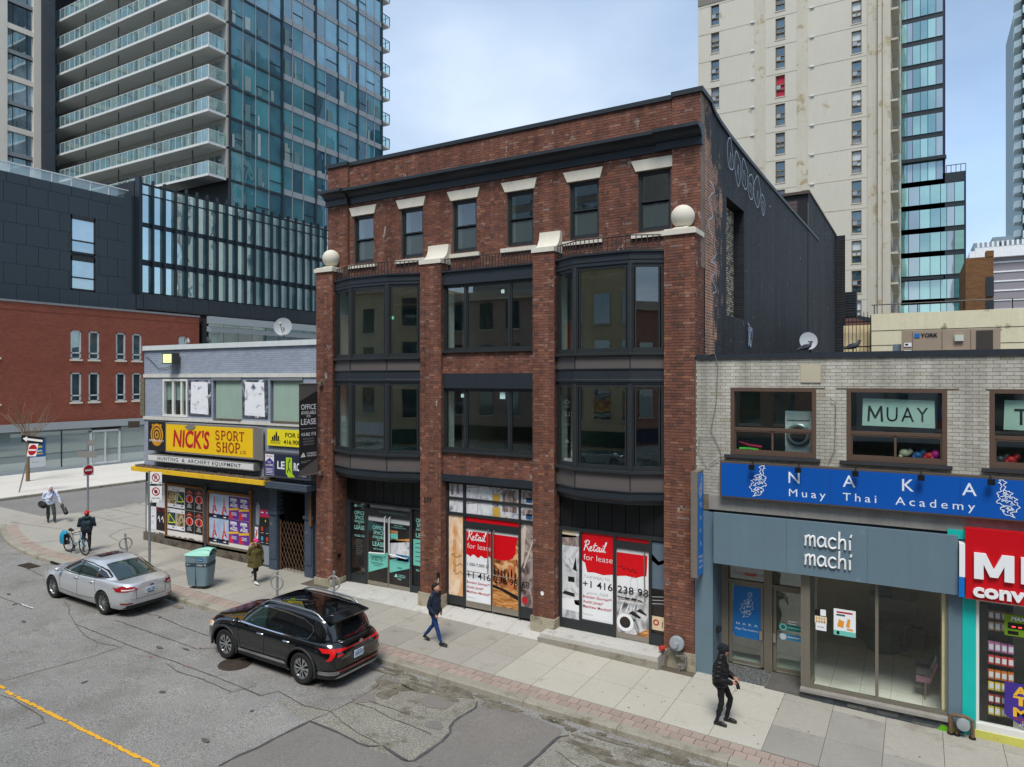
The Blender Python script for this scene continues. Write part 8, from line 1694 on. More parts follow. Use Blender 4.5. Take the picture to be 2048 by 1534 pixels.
for sd_ in('+y','-y'):
    q=1 if sd_=='+y' else-1
    cr.decal('side_window',[(1.0,1.2),(.02,1.19),(.02,1.66),(.48,1.64)],sd_,carglass2 if q>0 else carglass);cr.decal('side_window',[(-.06,1.19),(-1.0,1.2),(-1.0,1.63),(-.06,1.67)],sd_,carglass)
    cr.decal('quarter_window',[(-1.05,1.2),(-1.62,1.25),(-1.7,1.45),(-1.05,1.62)],sd_,carglass);cr.decal('quarter_window',[(-1.05,1.62),(-1.7,1.45),(-1.66,1.5),(-1.3,1.62)],sd_,carglass)
    cr.line('chrome_trim',[(1.02,1.165),(-.5,1.155),(-1.1,1.165),(-1.62,1.21),(-1.76,1.4),(-1.7,1.53),(-1.35,1.65),(-.6,1.705),(.1,1.705),(.5,1.67),(.85,1.42),(1.02,1.2)],sd_,.03,chrome,.012)
    for pts in([(1.0,1.15),(1.02,.85),(.92,.5)],[(-.04,1.68),(-.04,.48)],[(-1.02,1.6),(-1.02,1.1),(-1.06,.92),(-1.0,.55)]):cr.line('door_seam',pts,sd_,.014,seam)
    cr.decal('sill_cladding',[(1.08,.27),(-.93,.27),(-.93,.42),(1.08,.42)],sd_,plast,.012);cr.decal('silver_strip',[(1.0,.40),(-.9,.42),(-.86,.5),(.98,.475)],sd_,alloy,.026)
    for x in SW:MB().tube([(x+.53*cos(pi*k/24-.15),q*1.035,SR+.53*sin(pi*k/24-.15))for k in range(28)],.036,8).build('arch_trim',plast,suv,smooth=60)
    for x in(.12,-.9):
        h=cr.hit(x,1.02,sd_);MB().tube([(x-.12,h[0].y,1.03),(x-.09,h[0].y+q*.04,1.035),(x+.09,h[0].y+q*.04,1.035),(x+.12,h[0].y,1.03)],.022,8).build('door_handle',chrome,suv,smooth=60)
    mr=MB();mr.ball((.98,q*1.16,1.24),.13,14,9,sc_=(.7,1,.75));mr.tube([(1.0,q*1.0,1.17),(.99,q*1.1,1.2)],.035,8);mr.build('mirror',black,suv,smooth=60)
    pts=[(.42-2.35*k/14,q*(.70+.03*sin(pi*k/14)),(cr.hit(.42-2.35*k/14,q*.70,'+z')[0].z)+.07*min(1,3*sin(pi*k/14)))for k in range(15)];MB().tube(pts,.026,8).build('roof_rail',Mc('rail_silver',(150,154,158),rough=.3,metal=.7),suv,smooth=60)
    cr.decal('headlamp',[(2.45,.78),(2.15,.82),(2.12,.95),(2.4,.93)],sd_,lampw,.01)
    MB().ball((2.3,q*.93,.9),.05,8,6).build('turn_lamp',Mc('amber_lamp',(230,150,60),rough=.3),suv)
    # tail lamps wrap round the corner
    cr.decal('tail_lamp',[(-2.26,1.0),(-2.54,.96),(-2.54,1.05),(-2.3,1.07)],sd_,lampd,.014,6,3);cr.decal('tail_lamp',[(q*.96,.96),(q*.5,.99),(q*.5,1.04),(q*.96,1.06)],'-x',lampr,.016,14,3);cr.decal('tail_lamp',[(q*.96,.78),(q*.9,.79),(q*.8,.97),(q*.88,.97)],'-x',lampr,.02,6,6);cr.decal('tail_lamp',[(q*.8,.86),(q*.62,.9),(q*.62,.93),(q*.78,.91)],'-x',lampr,.02,6,2)
cr.decal('rear_window',[(-.82,1.24),(.82,1.24),(.66,1.62),(-.66,1.62)],'-x',carglass,.012,16,8);cr.decal('windscreen',[(-.84,1.26),(.84,1.26),(.68,1.72),(-.68,1.72)],'+x',carglass2,.012,16,8)
cr.decal('roof_glass',[(.2,-.58),(-1.35,-.58),(-1.35,.58),(.2,.58)],'+z',Mc('roof_glass',(7,8,9),rough=.02,spec=.8,coat=1.,var=0),.006,12,8)
sp_=MB();sp_.prism([(-1.7,-.7,1.70),(-1.7,.7,1.70),(-2.26,.68,1.645),(-2.26,-.68,1.645)],[(-1.7,-.66,1.785),(-1.7,.66,1.785),(-2.28,.66,1.70),(-2.28,-.66,1.70)]);sp_.build('spoiler',black,suv)
sf=MB();sf.prism([(-1.72,-.02,1.8),(-1.5,-.02,1.82),(-1.5,.02,1.82),(-1.72,.02,1.8)],[(-1.75,-.01,1.92),(-1.7,-.01,1.92),(-1.7,.01,1.92),(-1.75,.01,1.92)]);sf.build('roof_fin',black,suv)
cr.decal('red_light_bar',[(-.56,.99),(.56,.99),(.56,1.03),(-.56,1.03)],'-x',lampd,.014);cr.decal('red_reflector',[(-.98,.47),(.98,.47),(.98,.52),(-.98,.52)],'-x',lampd,.02)
cr.decal('rear_bumper',[(-.92,.3),(.92,.3),(.92,.46),(-.92,.46)],'-x',plast,.014,16,3);cr.decal('skid_plate',[(-.8,.3),(.8,.3),(.7,.37),(-.7,.37)],'-x',alloy,.03);cr.decal('bumper_corner',[(-2.58,.4),(-2.05,.43),(-2.1,.5),(-2.58,.52)],'+y',alloy,.02);cr.decal('bumper_side',[(-2.55,.27),(-1.98,.27),(-2.0,.44),(-2.58,.44)],'+y',plast,.012);cr.decal('bumper_corner',[(.72,.42),(1.02,.4),(1.0,.47),(.76,.45)],'-x',alloy,.026)
cr.line('tailgate_seam',[(-.95,1.15),(-.9,.92),(-.82,.56),(.82,.56),(.9,.92),(.95,1.15)],'-x',.014,seam,.005)
p=Print((-2.635,.26,.7),u=(0,-1,0),n=(-1,0,0));p.board(-.0,0,.34,.19,.02,plate).text('DARV 057',.17,.05,.09,plblue,.01,al='c',fit=.28).rect(.08,.165,.26,.18,plblue);p.build('number_plate',suv)
p=Print((-2.6,.0,1.06),u=(0,-1,0),n=(-1,0,0),e=.01);p.l=2;p.ring(0,.03,.055,.07,chrome,20,.6).stroke([(-.025,.0),(-.012,.06)],.014,chrome).stroke([(.012,.0),(.025,.06)],.014,chrome).stroke([(-.02,.03),(.02,.03)],.012,chrome);p.build('emblem',suv)
Print((-2.62,.72,.82),u=(0,-1,0),n=(-1,0,0)).text('SANTA FE',-.02,0,.035,chrome,.005,fit=.3).build('badge',suv)
MB().tube([(-2.42,.0,1.25),(-2.41,-.25,1.33),(-2.4,-.42,1.36)],.012,6).build('rear_wiper',plast,suv)
cr.decal('grille',[(-.7,.55),(.7,.55),(.8,.9),(-.8,.9)],'+x',plast,.012);cr.line('bonnet_seam',[(1.5,-.7),(2.3,-.66)],'+z',.014,seam);cr.line('bonnet_seam',[(1.5,.7),(2.3,.66)],'+z',.014,seam)
# ---------------- silver sedan
sed=thing('silver_sedan','silver four door sedan parked at the kerb ahead of the black SUV','car',(-5.11,-5.12,g(-5.1)-.13),rotz=pi);sed.rotation_euler=(0,radians(-1.15),pi)
def dz(x):
    if x<-1.6:return 1.12-.03*(-1.6-x)-.02*max(0,-2.3-x)
    if x<1.0:return 1.12-.075*(x+1.6)/2.6
    return 1.045-.05*(x-1.0)-.06*max(0,x-1.4)**2
EW=[1.65,-1.49];ER,EA=.385,.445
silver=Mc('silver_paint',(204,207,210),rough=.25,metal=.5,spec=.6,var=.02,coat=.8)
ce=Car(sed,[(0,-2.45,2.45,.9,7),(.07,-2.58,2.58,.96,7),(.3,-2.66,2.64,.995,7),(.55,-2.68,2.66,1.0,6),(.75,-2.68,2.62,.99,6),(.9,-2.66,2.52,.965,5.5),(1.,-2.62,2.4,.925,5)],.24,dz,.035,
          [(0,-2.2,1.66,.94,5),(.2,-2.02,1.42,.92,5),(.45,-1.72,1.06,.865,5),(.7,-1.38,.72,.79,4.6),(.9,-1.06,.45,.71,4.2),(1.,-.82,.28,.63,3.6)],lambda x:1.58-.035*(x+.2)**2,EW,ER,EA)
ce.body(silver);common(ce,sed,EW,ER,.985,'sedan',EA)
for sd_ in('+y','-y'):
    q=1 if sd_=='+y' else-1
    ce.decal('side_window',[(1.05,1.13),(.02,1.12),(.04,1.49),(.42,1.46)],sd_,carglass2);ce.decal('side_window',[(-.04,1.12),(-1.0,1.15),(-.96,1.42),(-.03,1.5)],sd_,carglass2);ce.decal('quarter_window',[(-1.06,1.155),(-1.58,1.21),(-1.3,1.33),(-1.02,1.41)],sd_,carglass,nu=6)
    ce.line('black_trim',[(1.12,1.1),(0,1.095),(-1.0,1.13),(-1.64,1.2)],sd_,.02,seam,.008);ce.line('black_trim',[(1.1,1.12),(.44,1.485),(0,1.515),(-.5,1.51),(-1.0,1.44),(-1.3,1.36),(-1.64,1.21)],sd_,.022,seam,.008);ce.line('black_trim',[(-.01,1.1),(.0,1.5)],sd_,.05,seam,.01);ce.line('black_trim',[(-1.03,1.14),(-.99,1.43)],sd_,.03,seam,.01)
    for pts in([(1.1,1.08),(1.14,.8),(1.08,.38)],[(.0,1.1),(.02,.36)],[(-.98,1.1),(-1.05,.9),(-1.12,.72)]):ce.line('door_seam',pts,sd_,.012,seam)
    ce.line('sill_line',[(1.15,.44),(.0,.4),(-1.0,.46)],sd_,.02,Mc('silver_shade',(120,124,128),rough=.3,metal=.7),.004)
    for x in(.14,-.82):
        h=ce.hit(x,.98,sd_);MB().tube([(x-.11,h[0].y,.985),(x-.08,h[0].y+q*.035,.99),(x+.08,h[0].y+q*.035,.99),(x+.11,h[0].y,.985)],.018,8).build('door_handle',silver,sed,smooth=60)
    mr=MB();mr.ball((1.08,q*1.07,1.13),.12,14,9,sc_=(.7,1,.65));mr.tube([(1.1,q*.92,1.07),(1.09,q*1.02,1.1)],.03,8);mr.build('mirror',silver,sed,smooth=60)
    ce.decal('headlamp',[(2.55,.72),(2.2,.78),(2.18,.88),(2.5,.84)],sd_,lampw,.01)
    ce.decal('tail_lamp',[(-2.25,.96),(-2.7,.9),(-2.7,1.0),(-2.35,1.05)],sd_,lampd,.012);ce.decal('tail_lamp',[(q*.98,.86),(q*.5,.9),(q*.5,.97),(q*.98,1.02)],'-x',lampd,.014,10,4);ce.decal('tail_lamp_glass',[(q*.86,.9),(q*.56,.915),(q*.56,.94),(q*.86,.94)],'-x',lampw,.022,6,2)
ce.decal('rear_window',[(-1.98,-.68),(-1.0,-.56),(-1.0,.56),(-1.98,.68)],'+z',carglass2,.01,16,12);ce.decal('windscreen',[(1.5,-.7),(.45,-.56),(.45,.56),(1.5,.7)],'+z',carglass2,.01,16,12);ce.decal('sunroof',[(.12,-.4),(-.42,-.4),(-.42,.4),(.12,.4)],'+z',Mc('sunroof_glass',(44,22,26),rough=.05,spec=.8,coat=.6,var=0),.008,8,8)
ce.decal('lower_bumper',[(-.82,.3),(.82,.3),(.76,.42),(-.76,.42)],'-x',plast,.012,16,3);ce.line('bumper_seam',[(-.95,.62),(-.5,.6),(.5,.6),(.95,.62)],'-x',.012,seam);ce.line('boot_seam',[(-.56,1.05),(-.52,.88),(-.5,.62)],'-x',.012,seam);ce.line('boot_seam',[(.56,1.05),(.52,.88),(.5,.62)],'-x',.012,seam)
for q in(-1,1):ce.decal('bumper_reflector',[(q*.9,.46),(q*.6,.46),(q*.62,.5),(q*.9,.51)],'-x',lampd,.014,6,2)
p=Print((-2.705,.2,.72),u=(0,-1,0),n=(-1,0,0));p.board(0,0,.34,.18,.02,plate).text('CEKL 943',.17,.06,.08,plblue,.01,al='c',fit=.28).rect(.05,.01,.29,.04,seam);p.build('number_plate',sed)
p=Print((-2.7,0,.98),u=(0,-1,0),n=(-1,0,0),e=.012);p.l=2;p.ell(0,0,.075,.032,plblue,20).ring(0,0,.07,.082,chrome,20,.45);p.build('emblem',sed)
ce.decal('grille',[(-.6,.45),(.6,.45),(.7,.78),(-.7,.78)],'+x',plast,.012);MB().ball((-1.1*.6,0,1.575),.05,10,6,sc_=(1.2,.8,.6)).build('roof_antenna',silver,sed)
# ================================================================== STREET FURNITURE
galv=Mc('galvanised_steel',(140,146,150),rough=.5,metal=.4,var=.1,scale=4);signw=Mc('sign_plate_white',(232,232,230),rough=.4,var=.02);signr=Mc('sign_plate_red',(176,16,36),rough=.4,var=.02);signk=Mc('sign_plate_black',(20,20,22),rough=.4);bkp=Mc('sign_back',(150,146,140),rough=.5,metal=.3,var=.05)
def facing(rz):return(cos(rz),sin(rz),0),(sin(rz),-cos(rz),0)  # u and n for a plate turned by rz from facing -y
# litter bin
bx,by=-3.12,-2.75;bz=g(bx)
lb=thing('litter_bin','grey blue public litter bin with mint green lid on the pavement','litter bin',(bx,by,bz),rotz=radians(22));lb.location=(bx,by,bz)
bgy=Mc('bin_grey',(118,140,150),rough=.5,var=.05,scale=2);bmint=Mc('bin_mint',(150,206,186),rough=.5,var=.05,scale=2);bband=Mc('bin_band',(62,76,86),rough=.5)
def rrect(w,d,r=.12,n=5):
    P_=[]
    for cx,cy,a0 in((w-r,d-r,0),(-w+r,d-r,pi/2),(-w+r,-d+r,pi),(w-r,-d+r,3*pi/2)):
        for k in range(n+1):a=a0+pi/2*k/n;P_.append((cx+r*cos(a),cy+r*sin(a)))
    return P_
def rloft(m,prof,cap=True):
    R_=[[(x,y,z)for x,y in rrect(w,d,r)]for w,d,r,z in prof];V,F=loft(R_);m.add(V,F);return m
rloft(MB(),[(.38,.27,.12,.12),(.43,.31,.13,.5),(.45,.33,.13,.86)]).build('body',bgy,lb,smooth=50);rloft(MB(),[(.455,.335,.13,.84),(.46,.34,.13,.98)]).build('band',bband,lb,smooth=50);rloft(MB(),[(.45,.33,.13,.98),(.46,.34,.13,1.22)]).build('upper_body',bgy,lb,smooth=50)
m=MB();m.grid(lambda u,v:(-.5+1.0*u,(-.36+.72*v)*(1-.25*abs(2*u-1)**3),1.22+.02+(.10+.22*u)*sin(pi*v)**.6*(1-.45*abs(2*u-1.1)**3)),18,14);m.grid(lambda u,v:(-.5+1.0*u,(-.36+.72*v)*(1-.25*abs(2*u-1)**3),1.2),18,14);lidme=m.build('lid',bmint,lb,smooth=60)
for k in range(3):MB().tube([(-.45+.95*t/12,-.2+.2*k,1.245+(.10+.22*t/12)*sin(pi*(.22+.28*k))**.6*(1-.45*abs(2*(t/12)-1.1)**3))for t in range(13)],.008,5).build('lid_groove',Mc('mint_shadow',(110,164,148),rough=.6),lidme)
MB().lathe([(.16,0),(.2,.13)],(0,0,0),16).build('pedestal',kerbm,lb);MB().box(-.005,.005,-.34,-.3,.14,1.2).build('seam',bband,lb)
p=Print((.05,-.345,.88));p.text('Litter',.02,.0,.075,signw,.006,fit=.24).ring(.34,.035,.02,.032,signw,12);p.build('litter_lettering',lb);Print((.08,-.345,1.06)).rect(0,0,.24,.09,Mc('city_blue',(30,110,170))).up().text('Toronto',.03,.02,.05,signw,fit=.18).build('city_label',lb);Print((-.36,-.345,.88)).ring(.05,.035,.02,.032,signw,12).rect(.12,.03,.17,.045,signw).build('recycle_marks',lb)
# post with two parking signs
def post(m,x,y,h,r=.045,lean=(0,0)):return m.tube([(x,y,g(x)-.02),(x+lean[0],y+lean[1],g(x)+h)],r,8)
ps=thing('parking_sign_post','tall grey post with two parking restriction plates by the shop corner','sign post',(-6.86,-2.39,g(-6.86)));post(MB(),-6.86,-2.39,3.95,.05).build('post',galv,ps)
u,n=facing(radians(25));z0=g(-6.86)
for i,(za,zb)in enumerate(((3.45,3.92),(2.7,3.36))):
    p=Print((-6.86+u[0]*.06+n[0]*.06,-2.39+u[1]*.06+n[1]*.06,z0),u,(0,0,1),n);W=.5;p.board(0,za,W,zb,.01,signw);cz=zb-.22;p.ring(W/2,cz,.13,.17,signr,28).up()
    if i==0:p.text('P',W/2,cz-.08,.17,signk,.02,al='c').up().stroke([(W/2-.1,cz+.1),(W/2+.1,cz-.1)],.03,signr)
    else:p.ell(W/2,cz,.07,.07,signk,14).up().stroke([(W/2-.09,cz+.09),(W/2+.09,cz-.09)],.03,signr).text('7AM-7PM',W/2,za+.15,.05,signk,al='c',fit=.36)
    for sx_ in(.06,W-.06):p.poly([(sx_-.03,za+.06),(sx_+.03,za+.06+.03),(sx_+.03,za+.03)]if sx_<.2 else[(sx_+.03,za+.06),(sx_-.03,za+.09),(sx_-.03,za+.03)],signk)
    p.build('sign_plate',ps)
# street sign pole at the corner: plates seen from behind and edge-on
cs_=thing('street_sign_pole','slim pole with blank sign backs and a red entry sign at the corner','sign post',(-19.85,2.2,g(-19.85)));post(MB(),-19.85,2.2,4.1,.055).build('pole',galv,cs_);zb=g(-19.85)
u,n=facing(radians(30));Print((-19.85-.55*u[0]+n[0]*.07,2.2-.55*u[1]+n[1]*.07,zb+3.05),u,(0,0,1),n).board(0,0,1.1,.36,.012,bkp).build('sign_back',cs_);Print((-19.85+.05*u[0]+n[0]*.07,2.2+.05*u[1]+n[1]*.07,zb+3.7),u,(0,0,1),n).board(0,0,.34,.34,.012,bkp).build('sign_back',cs_)
u,n=facing(radians(97));p=Print((-19.85-.3*u[0]+n[0]*.06,2.2-.3*u[1]+n[1]*.06,zb+2.05),u,(0,0,1),n);p.board(0,0,.6,.6,.012,signw).ell(.3,.3,.28,.28,signr,28).up().rect(.1,.25,.5,.35,signw);p.build('no_entry_plate',cs_)
# leaning pole with one way arrow and no entry sign
lp=thing('leaning_sign_post','leaning post with a black one way arrow and a no entry plate','sign post',(-29.5,3.15,g(-29.5)));zl=g(-29.5);m=MB();m.tube([(-29.5,3.15,zl-.02),(-28.75,3.6,zl+3.55)],.045,8);m.build('post',galv,lp)
u,n=facing(radians(32));ut=(u[0]*.99,u[1]*.99,-.13)
p=Print((-28.78-.65*u[0]+n[0]*.08,3.58-.65*u[1]+n[1]*.08,zl+3.22),ut,(.1,.05,1),n);p.board(0,0,1.4,.44,.015,signk).poly([(.08,.22),(.36,.4),(.36,.29),(1.34,.29),(1.34,.15),(.36,.15),(.36,.04)],signw);p.build('arrow_plate',lp)
p=Print((-28.85-.2*u[0]+n[0]*.08,3.52-.2*u[1]+n[1]*.08,zl+2.3),u,(.16,.1,1),n);p.board(0,0,.58,.8,.015,signw).ell(.29,.4,.26,.34,signr,28).up().rect(.06,.35,.52,.45,signw);p.build('no_entry_plate',lp)
# bicycle ring posts
def ring_post(x,y,label,lean=0.,rz=0.):
    z=g(x);t=thing('bike_ring_post',label,'bicycle stand',(x,y,z),'bicycle ring posts on the pavement');MB().tube([(x,y,z-.02),(x+lean,y,z+.98)],.045,10).ball((x+lean,y,z+.98),.046,10,6).build('post',galv,t)
    c=Vector((x+lean*.6,y-.02,z+.6));MB().tube([c+Vector((.24*cos(2*pi*k/24)*cos(rz),.24*cos(2*pi*k/24)*sin(rz),.24*sin(2*pi*k/24)))for k in range(24)],.03,8,closed=True).build('ring',Mc('ring_cast',(150,148,140),rough=.6,metal=.2,var=.12),t,smooth=60)
ring_post(.3,-2.15,'bicycle ring post on the pavement behind the black SUV',0,radians(15));ring_post(1.98,-1.08,'bicycle ring post half hidden behind the black SUV roof',0,radians(15));ring_post(-9.2,-1.9,'leaning bicycle ring post near the shop corner',-.18,radians(70))
# sapling in its pit
sp=thing('bare_sapling','small bare street tree in a soil pit across the side street','tree',(-33.7,5.6,g(-33.7)));zt=g(-33.7);bark=Mc('bark',(120,98,74),rough=.95,var=.25,scale=8,bump=.5)
MB().tube([(-33.7,5.6,zt),(-33.72,5.62,zt+1.2),(-33.68,5.6,zt+2.4),(-33.7,5.58,zt+3.2)],[.13,.11,.09,.075],10).build('trunk',bark,sp,smooth=60)
random.seed(11);br_=MB()
def branch(p,d,L,r,depth):
    pts=[p];dd=Vector(d)
    for k in range(4):dd=(dd+Vector((random.uniform(-.16,.16),random.uniform(-.16,.16),random.uniform(-.02,.14)))).normalized();pts.append(pts[-1]+dd*(L/4))
    br_.tube(pts,[r,r*.85,r*.7,r*.55,r*.4],5)
    if depth:
        for k in range(4 if depth>1 else 3):
            q=pts[random.randint(1,4)];a=random.uniform(0,2*pi);nd=(dd*.9+Vector((cos(a),sin(a),random.uniform(.1,.6)))*.6).normalized();branch(q,nd,L*random.uniform(.5,.75),r*.5,depth-1)
for k in range(7):
    a=2*pi*k/7+random.uniform(-.3,.3);branch(Vector((-33.7,5.6,zt+2.3+.14*k)),Vector((cos(a)*.75,sin(a)*.75,.9)).normalized(),random.uniform(1.5,2.3),.038,2)
br_.build('crown',Mc('twig',(128,108,88),rough=.95,var=.2),sp)
MB().box(-34.5,-32.9,4.2,7.0,zt-.12,zt-.06).build('soil_pit',soil,sp)
# bicycle (local: +x forward)
bk=thing('bicycle','silver blue touring bicycle with a turquoise pannier bag on its rack','bicycle',(-11.58,-2.72,g(-11.6)),rotz=radians(2));bk.rotation_euler=(radians(4),0,radians(2))
frm=Mc('bike_silver',(150,166,178),rough=.35,metal=.5,var=.04);frb=Mc('bike_lightblue',(130,176,206),rough=.4);bkk=Mc('bike_black',(26,26,28),rough=.6)
WRd=.38
for x in(-.6,.6):
    c=Vector((x,0,WRd));m=MB();m.tube([c+Vector((WRd*.965*cos(2*pi*k/36),0,WRd*.965*sin(2*pi*k/36)))for k in range(36)],.022,8,closed=True);w=m.build('wheel',rubber,bk,smooth=60)
    m=MB();m.tube([c+Vector((WRd*.89*cos(2*pi*k/36),0,WRd*.89*sin(2*pi*k/36)))for k in range(36)],.012,6,closed=True);m.build('rim',alloyd,w)
    m=MB()
    for k in range(18):a=2*pi*k/18;m.tube([c+Vector((.02*cos(a+.7),.03*(-1)**k,.02*sin(a+.7))),c+Vector((WRd*.88*cos(a),0,WRd*.88*sin(a)))],.0035,4,cap=False)
    m.build('spokes',alloy,w,kind='stuff');MB().tube([c+Vector((0,-.05,0)),c+Vector((0,.05,0))],.025,8).build('hub',alloyd,w)
hd,ht,bbk,st_,rr_,ff=Vector((.42,0,.72)),Vector((.36,0,.9)),Vector((-.08,0,.32)),Vector((-.24,0,.78)),Vector((-.6,0,WRd)),Vector((.6,0,WRd))
MB().tube([hd,bbk],.024,8).tube([hd,ht],.028,8).build('frame',frb,bk,smooth=60);MB().tube([ht,st_],.02,8).tube([st_,bbk],.022,8).tube([st_+Vector((0,.03,0)),rr_+Vector((0,.05,0))],.011,6).tube([st_-Vector((0,.03,0)),rr_-Vector((0,.05,0))],.011,6).tube([bbk+Vector((0,.04,0)),rr_+Vector((0,.05,0))],.012,6).tube([bbk-Vector((0,.04,0)),rr_-Vector((0,.05,0))],.012,6).build('rear_frame',frm,bk,smooth=60)
MB().tube([hd+Vector((0,.04,0)),ff+Vector((0,.06,0))],.02,8).tube([hd-Vector((0,.04,0)),ff-Vector((0,.06,0))],.02,8).build('fork',frb,bk,smooth=60);MB().tube([st_,st_+Vector((-.06,0,.2))],.014,8).build('seat_post',bkk,bk);sd2=MB();sd2.tube([(-.44,0,1.0),(-.34,0,1.02),(-.2,0,1.01),(-.1,0,1.0)],[.05,.075,.045,.02],10);sd2.build('saddle',bkk,bk,smooth=60)
MB().tube([ht,ht+Vector((-.02,0,.1)),ht+Vector((.06,0,.14))],.016,8).tube([ht+Vector((.06,-.32,.12)),ht+Vector((.07,0,.14)),ht+Vector((.06,.32,.12))],.014,8).tube([ht+Vector((.06,-.34,.12)),ht+Vector((.04,-.22,.12))],.02,8).tube([ht+Vector((.06,.34,.12)),ht+Vector((.04,.22,.12))],.02,8).build('handlebar',bkk,bk,smooth=60)
m=MB();m.lathe([(.05,-.06),(.1,-.06),(.1,-.05),(.05,-.05)],tuple(bbk),20,axis='y');m.tube([bbk+Vector((0,-.07,0)),bbk+Vector((.1,-.08,-.13))],.012,6).tube([bbk+Vector((0,.07,0)),bbk+Vector((-.1,.08,.13))],.012,6).box(bbk.x+.04,bbk.x+.16,-.17,-.08,bbk.z-.15,bbk.z-.13);m.build('crankset',bkk,bk)
MB().tube([(-.25,.06,.8),(-.85,.06,.8)],.01,6).tube([(-.25,-.06,.8),(-.85,-.06,.8)],.01,6).tube([(-.6,-.07,.38),(-.72,-.06,.8)],.008,6).tube([(-.6,.07,.38),(-.72,.06,.8)],.008,6).build('rack',bkk,bk);MB().tube([(.9*WRd*cos(a)-.6,0,WRd+1.12*WRd*sin(a))for a in[pi*.2+pi*.75*k/12 for k in range(13)]],.014,6).tube([(1.1*WRd*cos(a)+.6,0,WRd+1.1*WRd*sin(a))for a in[pi*.2+pi*.7*k/12 for k in range(13)]],.014,6).build('mudguards',bkk,bk)
MB().tube([(-.18,0,.3),(-.2,-.16,.0)],.014,6).build('kickstand',bkk,bk)
pn=thing('pannier_bag','turquoise roll top pannier hanging on the bicycle rack','bag',(-12.33,-2.86,g(-12.3)+.35),rotz=radians(2));m=MB();rl2=[]
for w_,d_,z_,oy in((.16,.08,.0,0),(.2,.1,.08,0),(.21,.11,.3,0),(.2,.09,.42,.0),(.17,.05,.52,.02),(.16,.03,.56,.04)):rl2.append([(x,y+oy,z_)for x,y in rrect(w_,d_,min(w_,d_)*.6,4)])
V,F=loft(rl2);m.add(V,F);m.build('bag',Mc('pannier_blue',(14,140,176),rough=.5,var=.08,scale=5),pn,smooth=50);MB().box(.16,.215,-.11,.11,.0,.45).build('bag_side',bkk,pn);MB().box(.216,.22,-.03,.03,.2,.28).build('reflector',signw,pn)
# ================================================================== PEOPLE (local frame: +x forward, +y left, z up, metres of a 1.78 m figure)
skinm=Mc('skin',(196,146,120),rough=.6,var=.05,scale=20);skind=Mc('skin_tan',(176,122,94),rough=.6,var=.05,scale=20);eyem=Mc('eye_dark',(40,28,24),rough=.4);lipm=Mc('lips',(150,88,78),rough=.6)
def cap_mesh(m,p0,p1,r0,r1,n=14):
    p0,p1=Vector(p0),Vector(p1);d=p1-p0;L=d.length
    if L<1e-5:d=Vector((0,0,1));L=1e-5
    d=d/L;a=d.orthogonal().normalized();b=d.cross(a);rings=[]
    for k in range(5):t=-pi/2+pi/2*k/4.0;rings.append((p0+d*(r0*sin(t)),max(1e-4,r0*cos(t))))
    for k in range(5):t=pi/2*k/4.0;rings.append((p1+d*(r1*sin(t)),max(1e-4,r1*cos(t))))
    V=[c+a*(r*cos(2*pi*j/n))+b*(r*sin(2*pi*j/n))for c,r in rings for j in range(n)];F=[]
    for i in range(len(rings)-1):F+=[(i*n+j,i*n+(j+1)%n,(i+1)*n+(j+1)%n,(i+1)*n+j)for j in range(n)]
    F+=[tuple(range(n))[::-1],tuple(range((len(rings)-1)*n,len(rings)*n))]
    m.add(V,F)
def fuse(name,prims,mats,parent,k=1.,voxel=.011,smooth_it=3,dz=0.,cloth=()):
    """prims: ('c',p0,p1,r0,r1,mat) tapered capsule or ('e',centre,radii,mat) ellipsoid; one continuous skin grown over all of them"""
    m=MB()
    for p in prims:
        if p[0]=='c':cap_mesh(m,*p[1:5])
        else:m.ball(p[1],1.,18,12,sc_=p[2])
    me=m.mesh('skin');o=bpy.data.objects.new('tmp',me);col.objects.link(o);md=o.modifiers.new('r','REMESH');md.mode='VOXEL';md.voxel_size=voxel;out_=apply_mods(o);bpy.data.objects.remove(o)
    bm=bmesh.new();bm.from_mesh(out_)
    for _ in range(smooth_it):bmesh.ops.smooth_vert(bm,verts=bm.verts,factor=.5,use_axis_x=True,use_axis_y=True,use_axis_z=True)
    bm.to_mesh(out_);bm.free();out_.materials.clear()
    for mm in mats:out_.materials.append(mm)
    import numpy as np
    n=len(out_.polygons);C_=np.empty(n*3);out_.polygons.foreach_get('center',C_);C_=C_.reshape(-1,3);best=np.full(n,1e9);idx=np.zeros(n,int)
    for p in prims:
        if p[0]=='c':
            a,b=np.array(p[1],float),np.array(p[2],float);ab=b-a;t=np.clip(((C_-a)@ab)/max(1e-9,ab@ab),0,1);d=np.linalg.norm(C_-a-t[:,None]*ab,axis=1)-(p[3]+(p[4]-p[3])*t);mi=p[5]
        else:
            q=(C_-np.array(p[1],float))/np.array(p[2],float);d=(np.linalg.norm(q,axis=1)-1)*min(p[2]);mi=p[3]
        w=d<best;best[w]=d[w];idx[w]=mi
    if cloth:
        from mathutils import noise
        amp={}
        for f,i in zip(out_.polygons,idx):
            if i in cloth:
                for v in f.vertices:amp[v]=cloth[i]
        nr=[v.normal.copy()for v in out_.vertices]
        for v,a in amp.items():
            q=out_.vertices[v];c_=q.co
            if a[0]=='q':d=a[1]*(abs(sin(c_.z*34+noise.noise(c_*5)*.8))**.5-.6)
            else:d=a[1]*(1-2*abs(noise.noise(Vector((c_.x*7,c_.y*7,c_.z*4.5+c_.x*3))))+.5*noise.noise(c_*19))-a[1]*.5
            q.co=c_+nr[v]*d
    out_.polygons.foreach_set('material_index',idx.tolist());out_.polygons.foreach_set('use_smooth',[True]*n);out_.transform(Matrix.Translation((0,0,dz)));out_.transform(Matrix.Scale(k,4));out_.name=name
    return link(name,out_,parent)
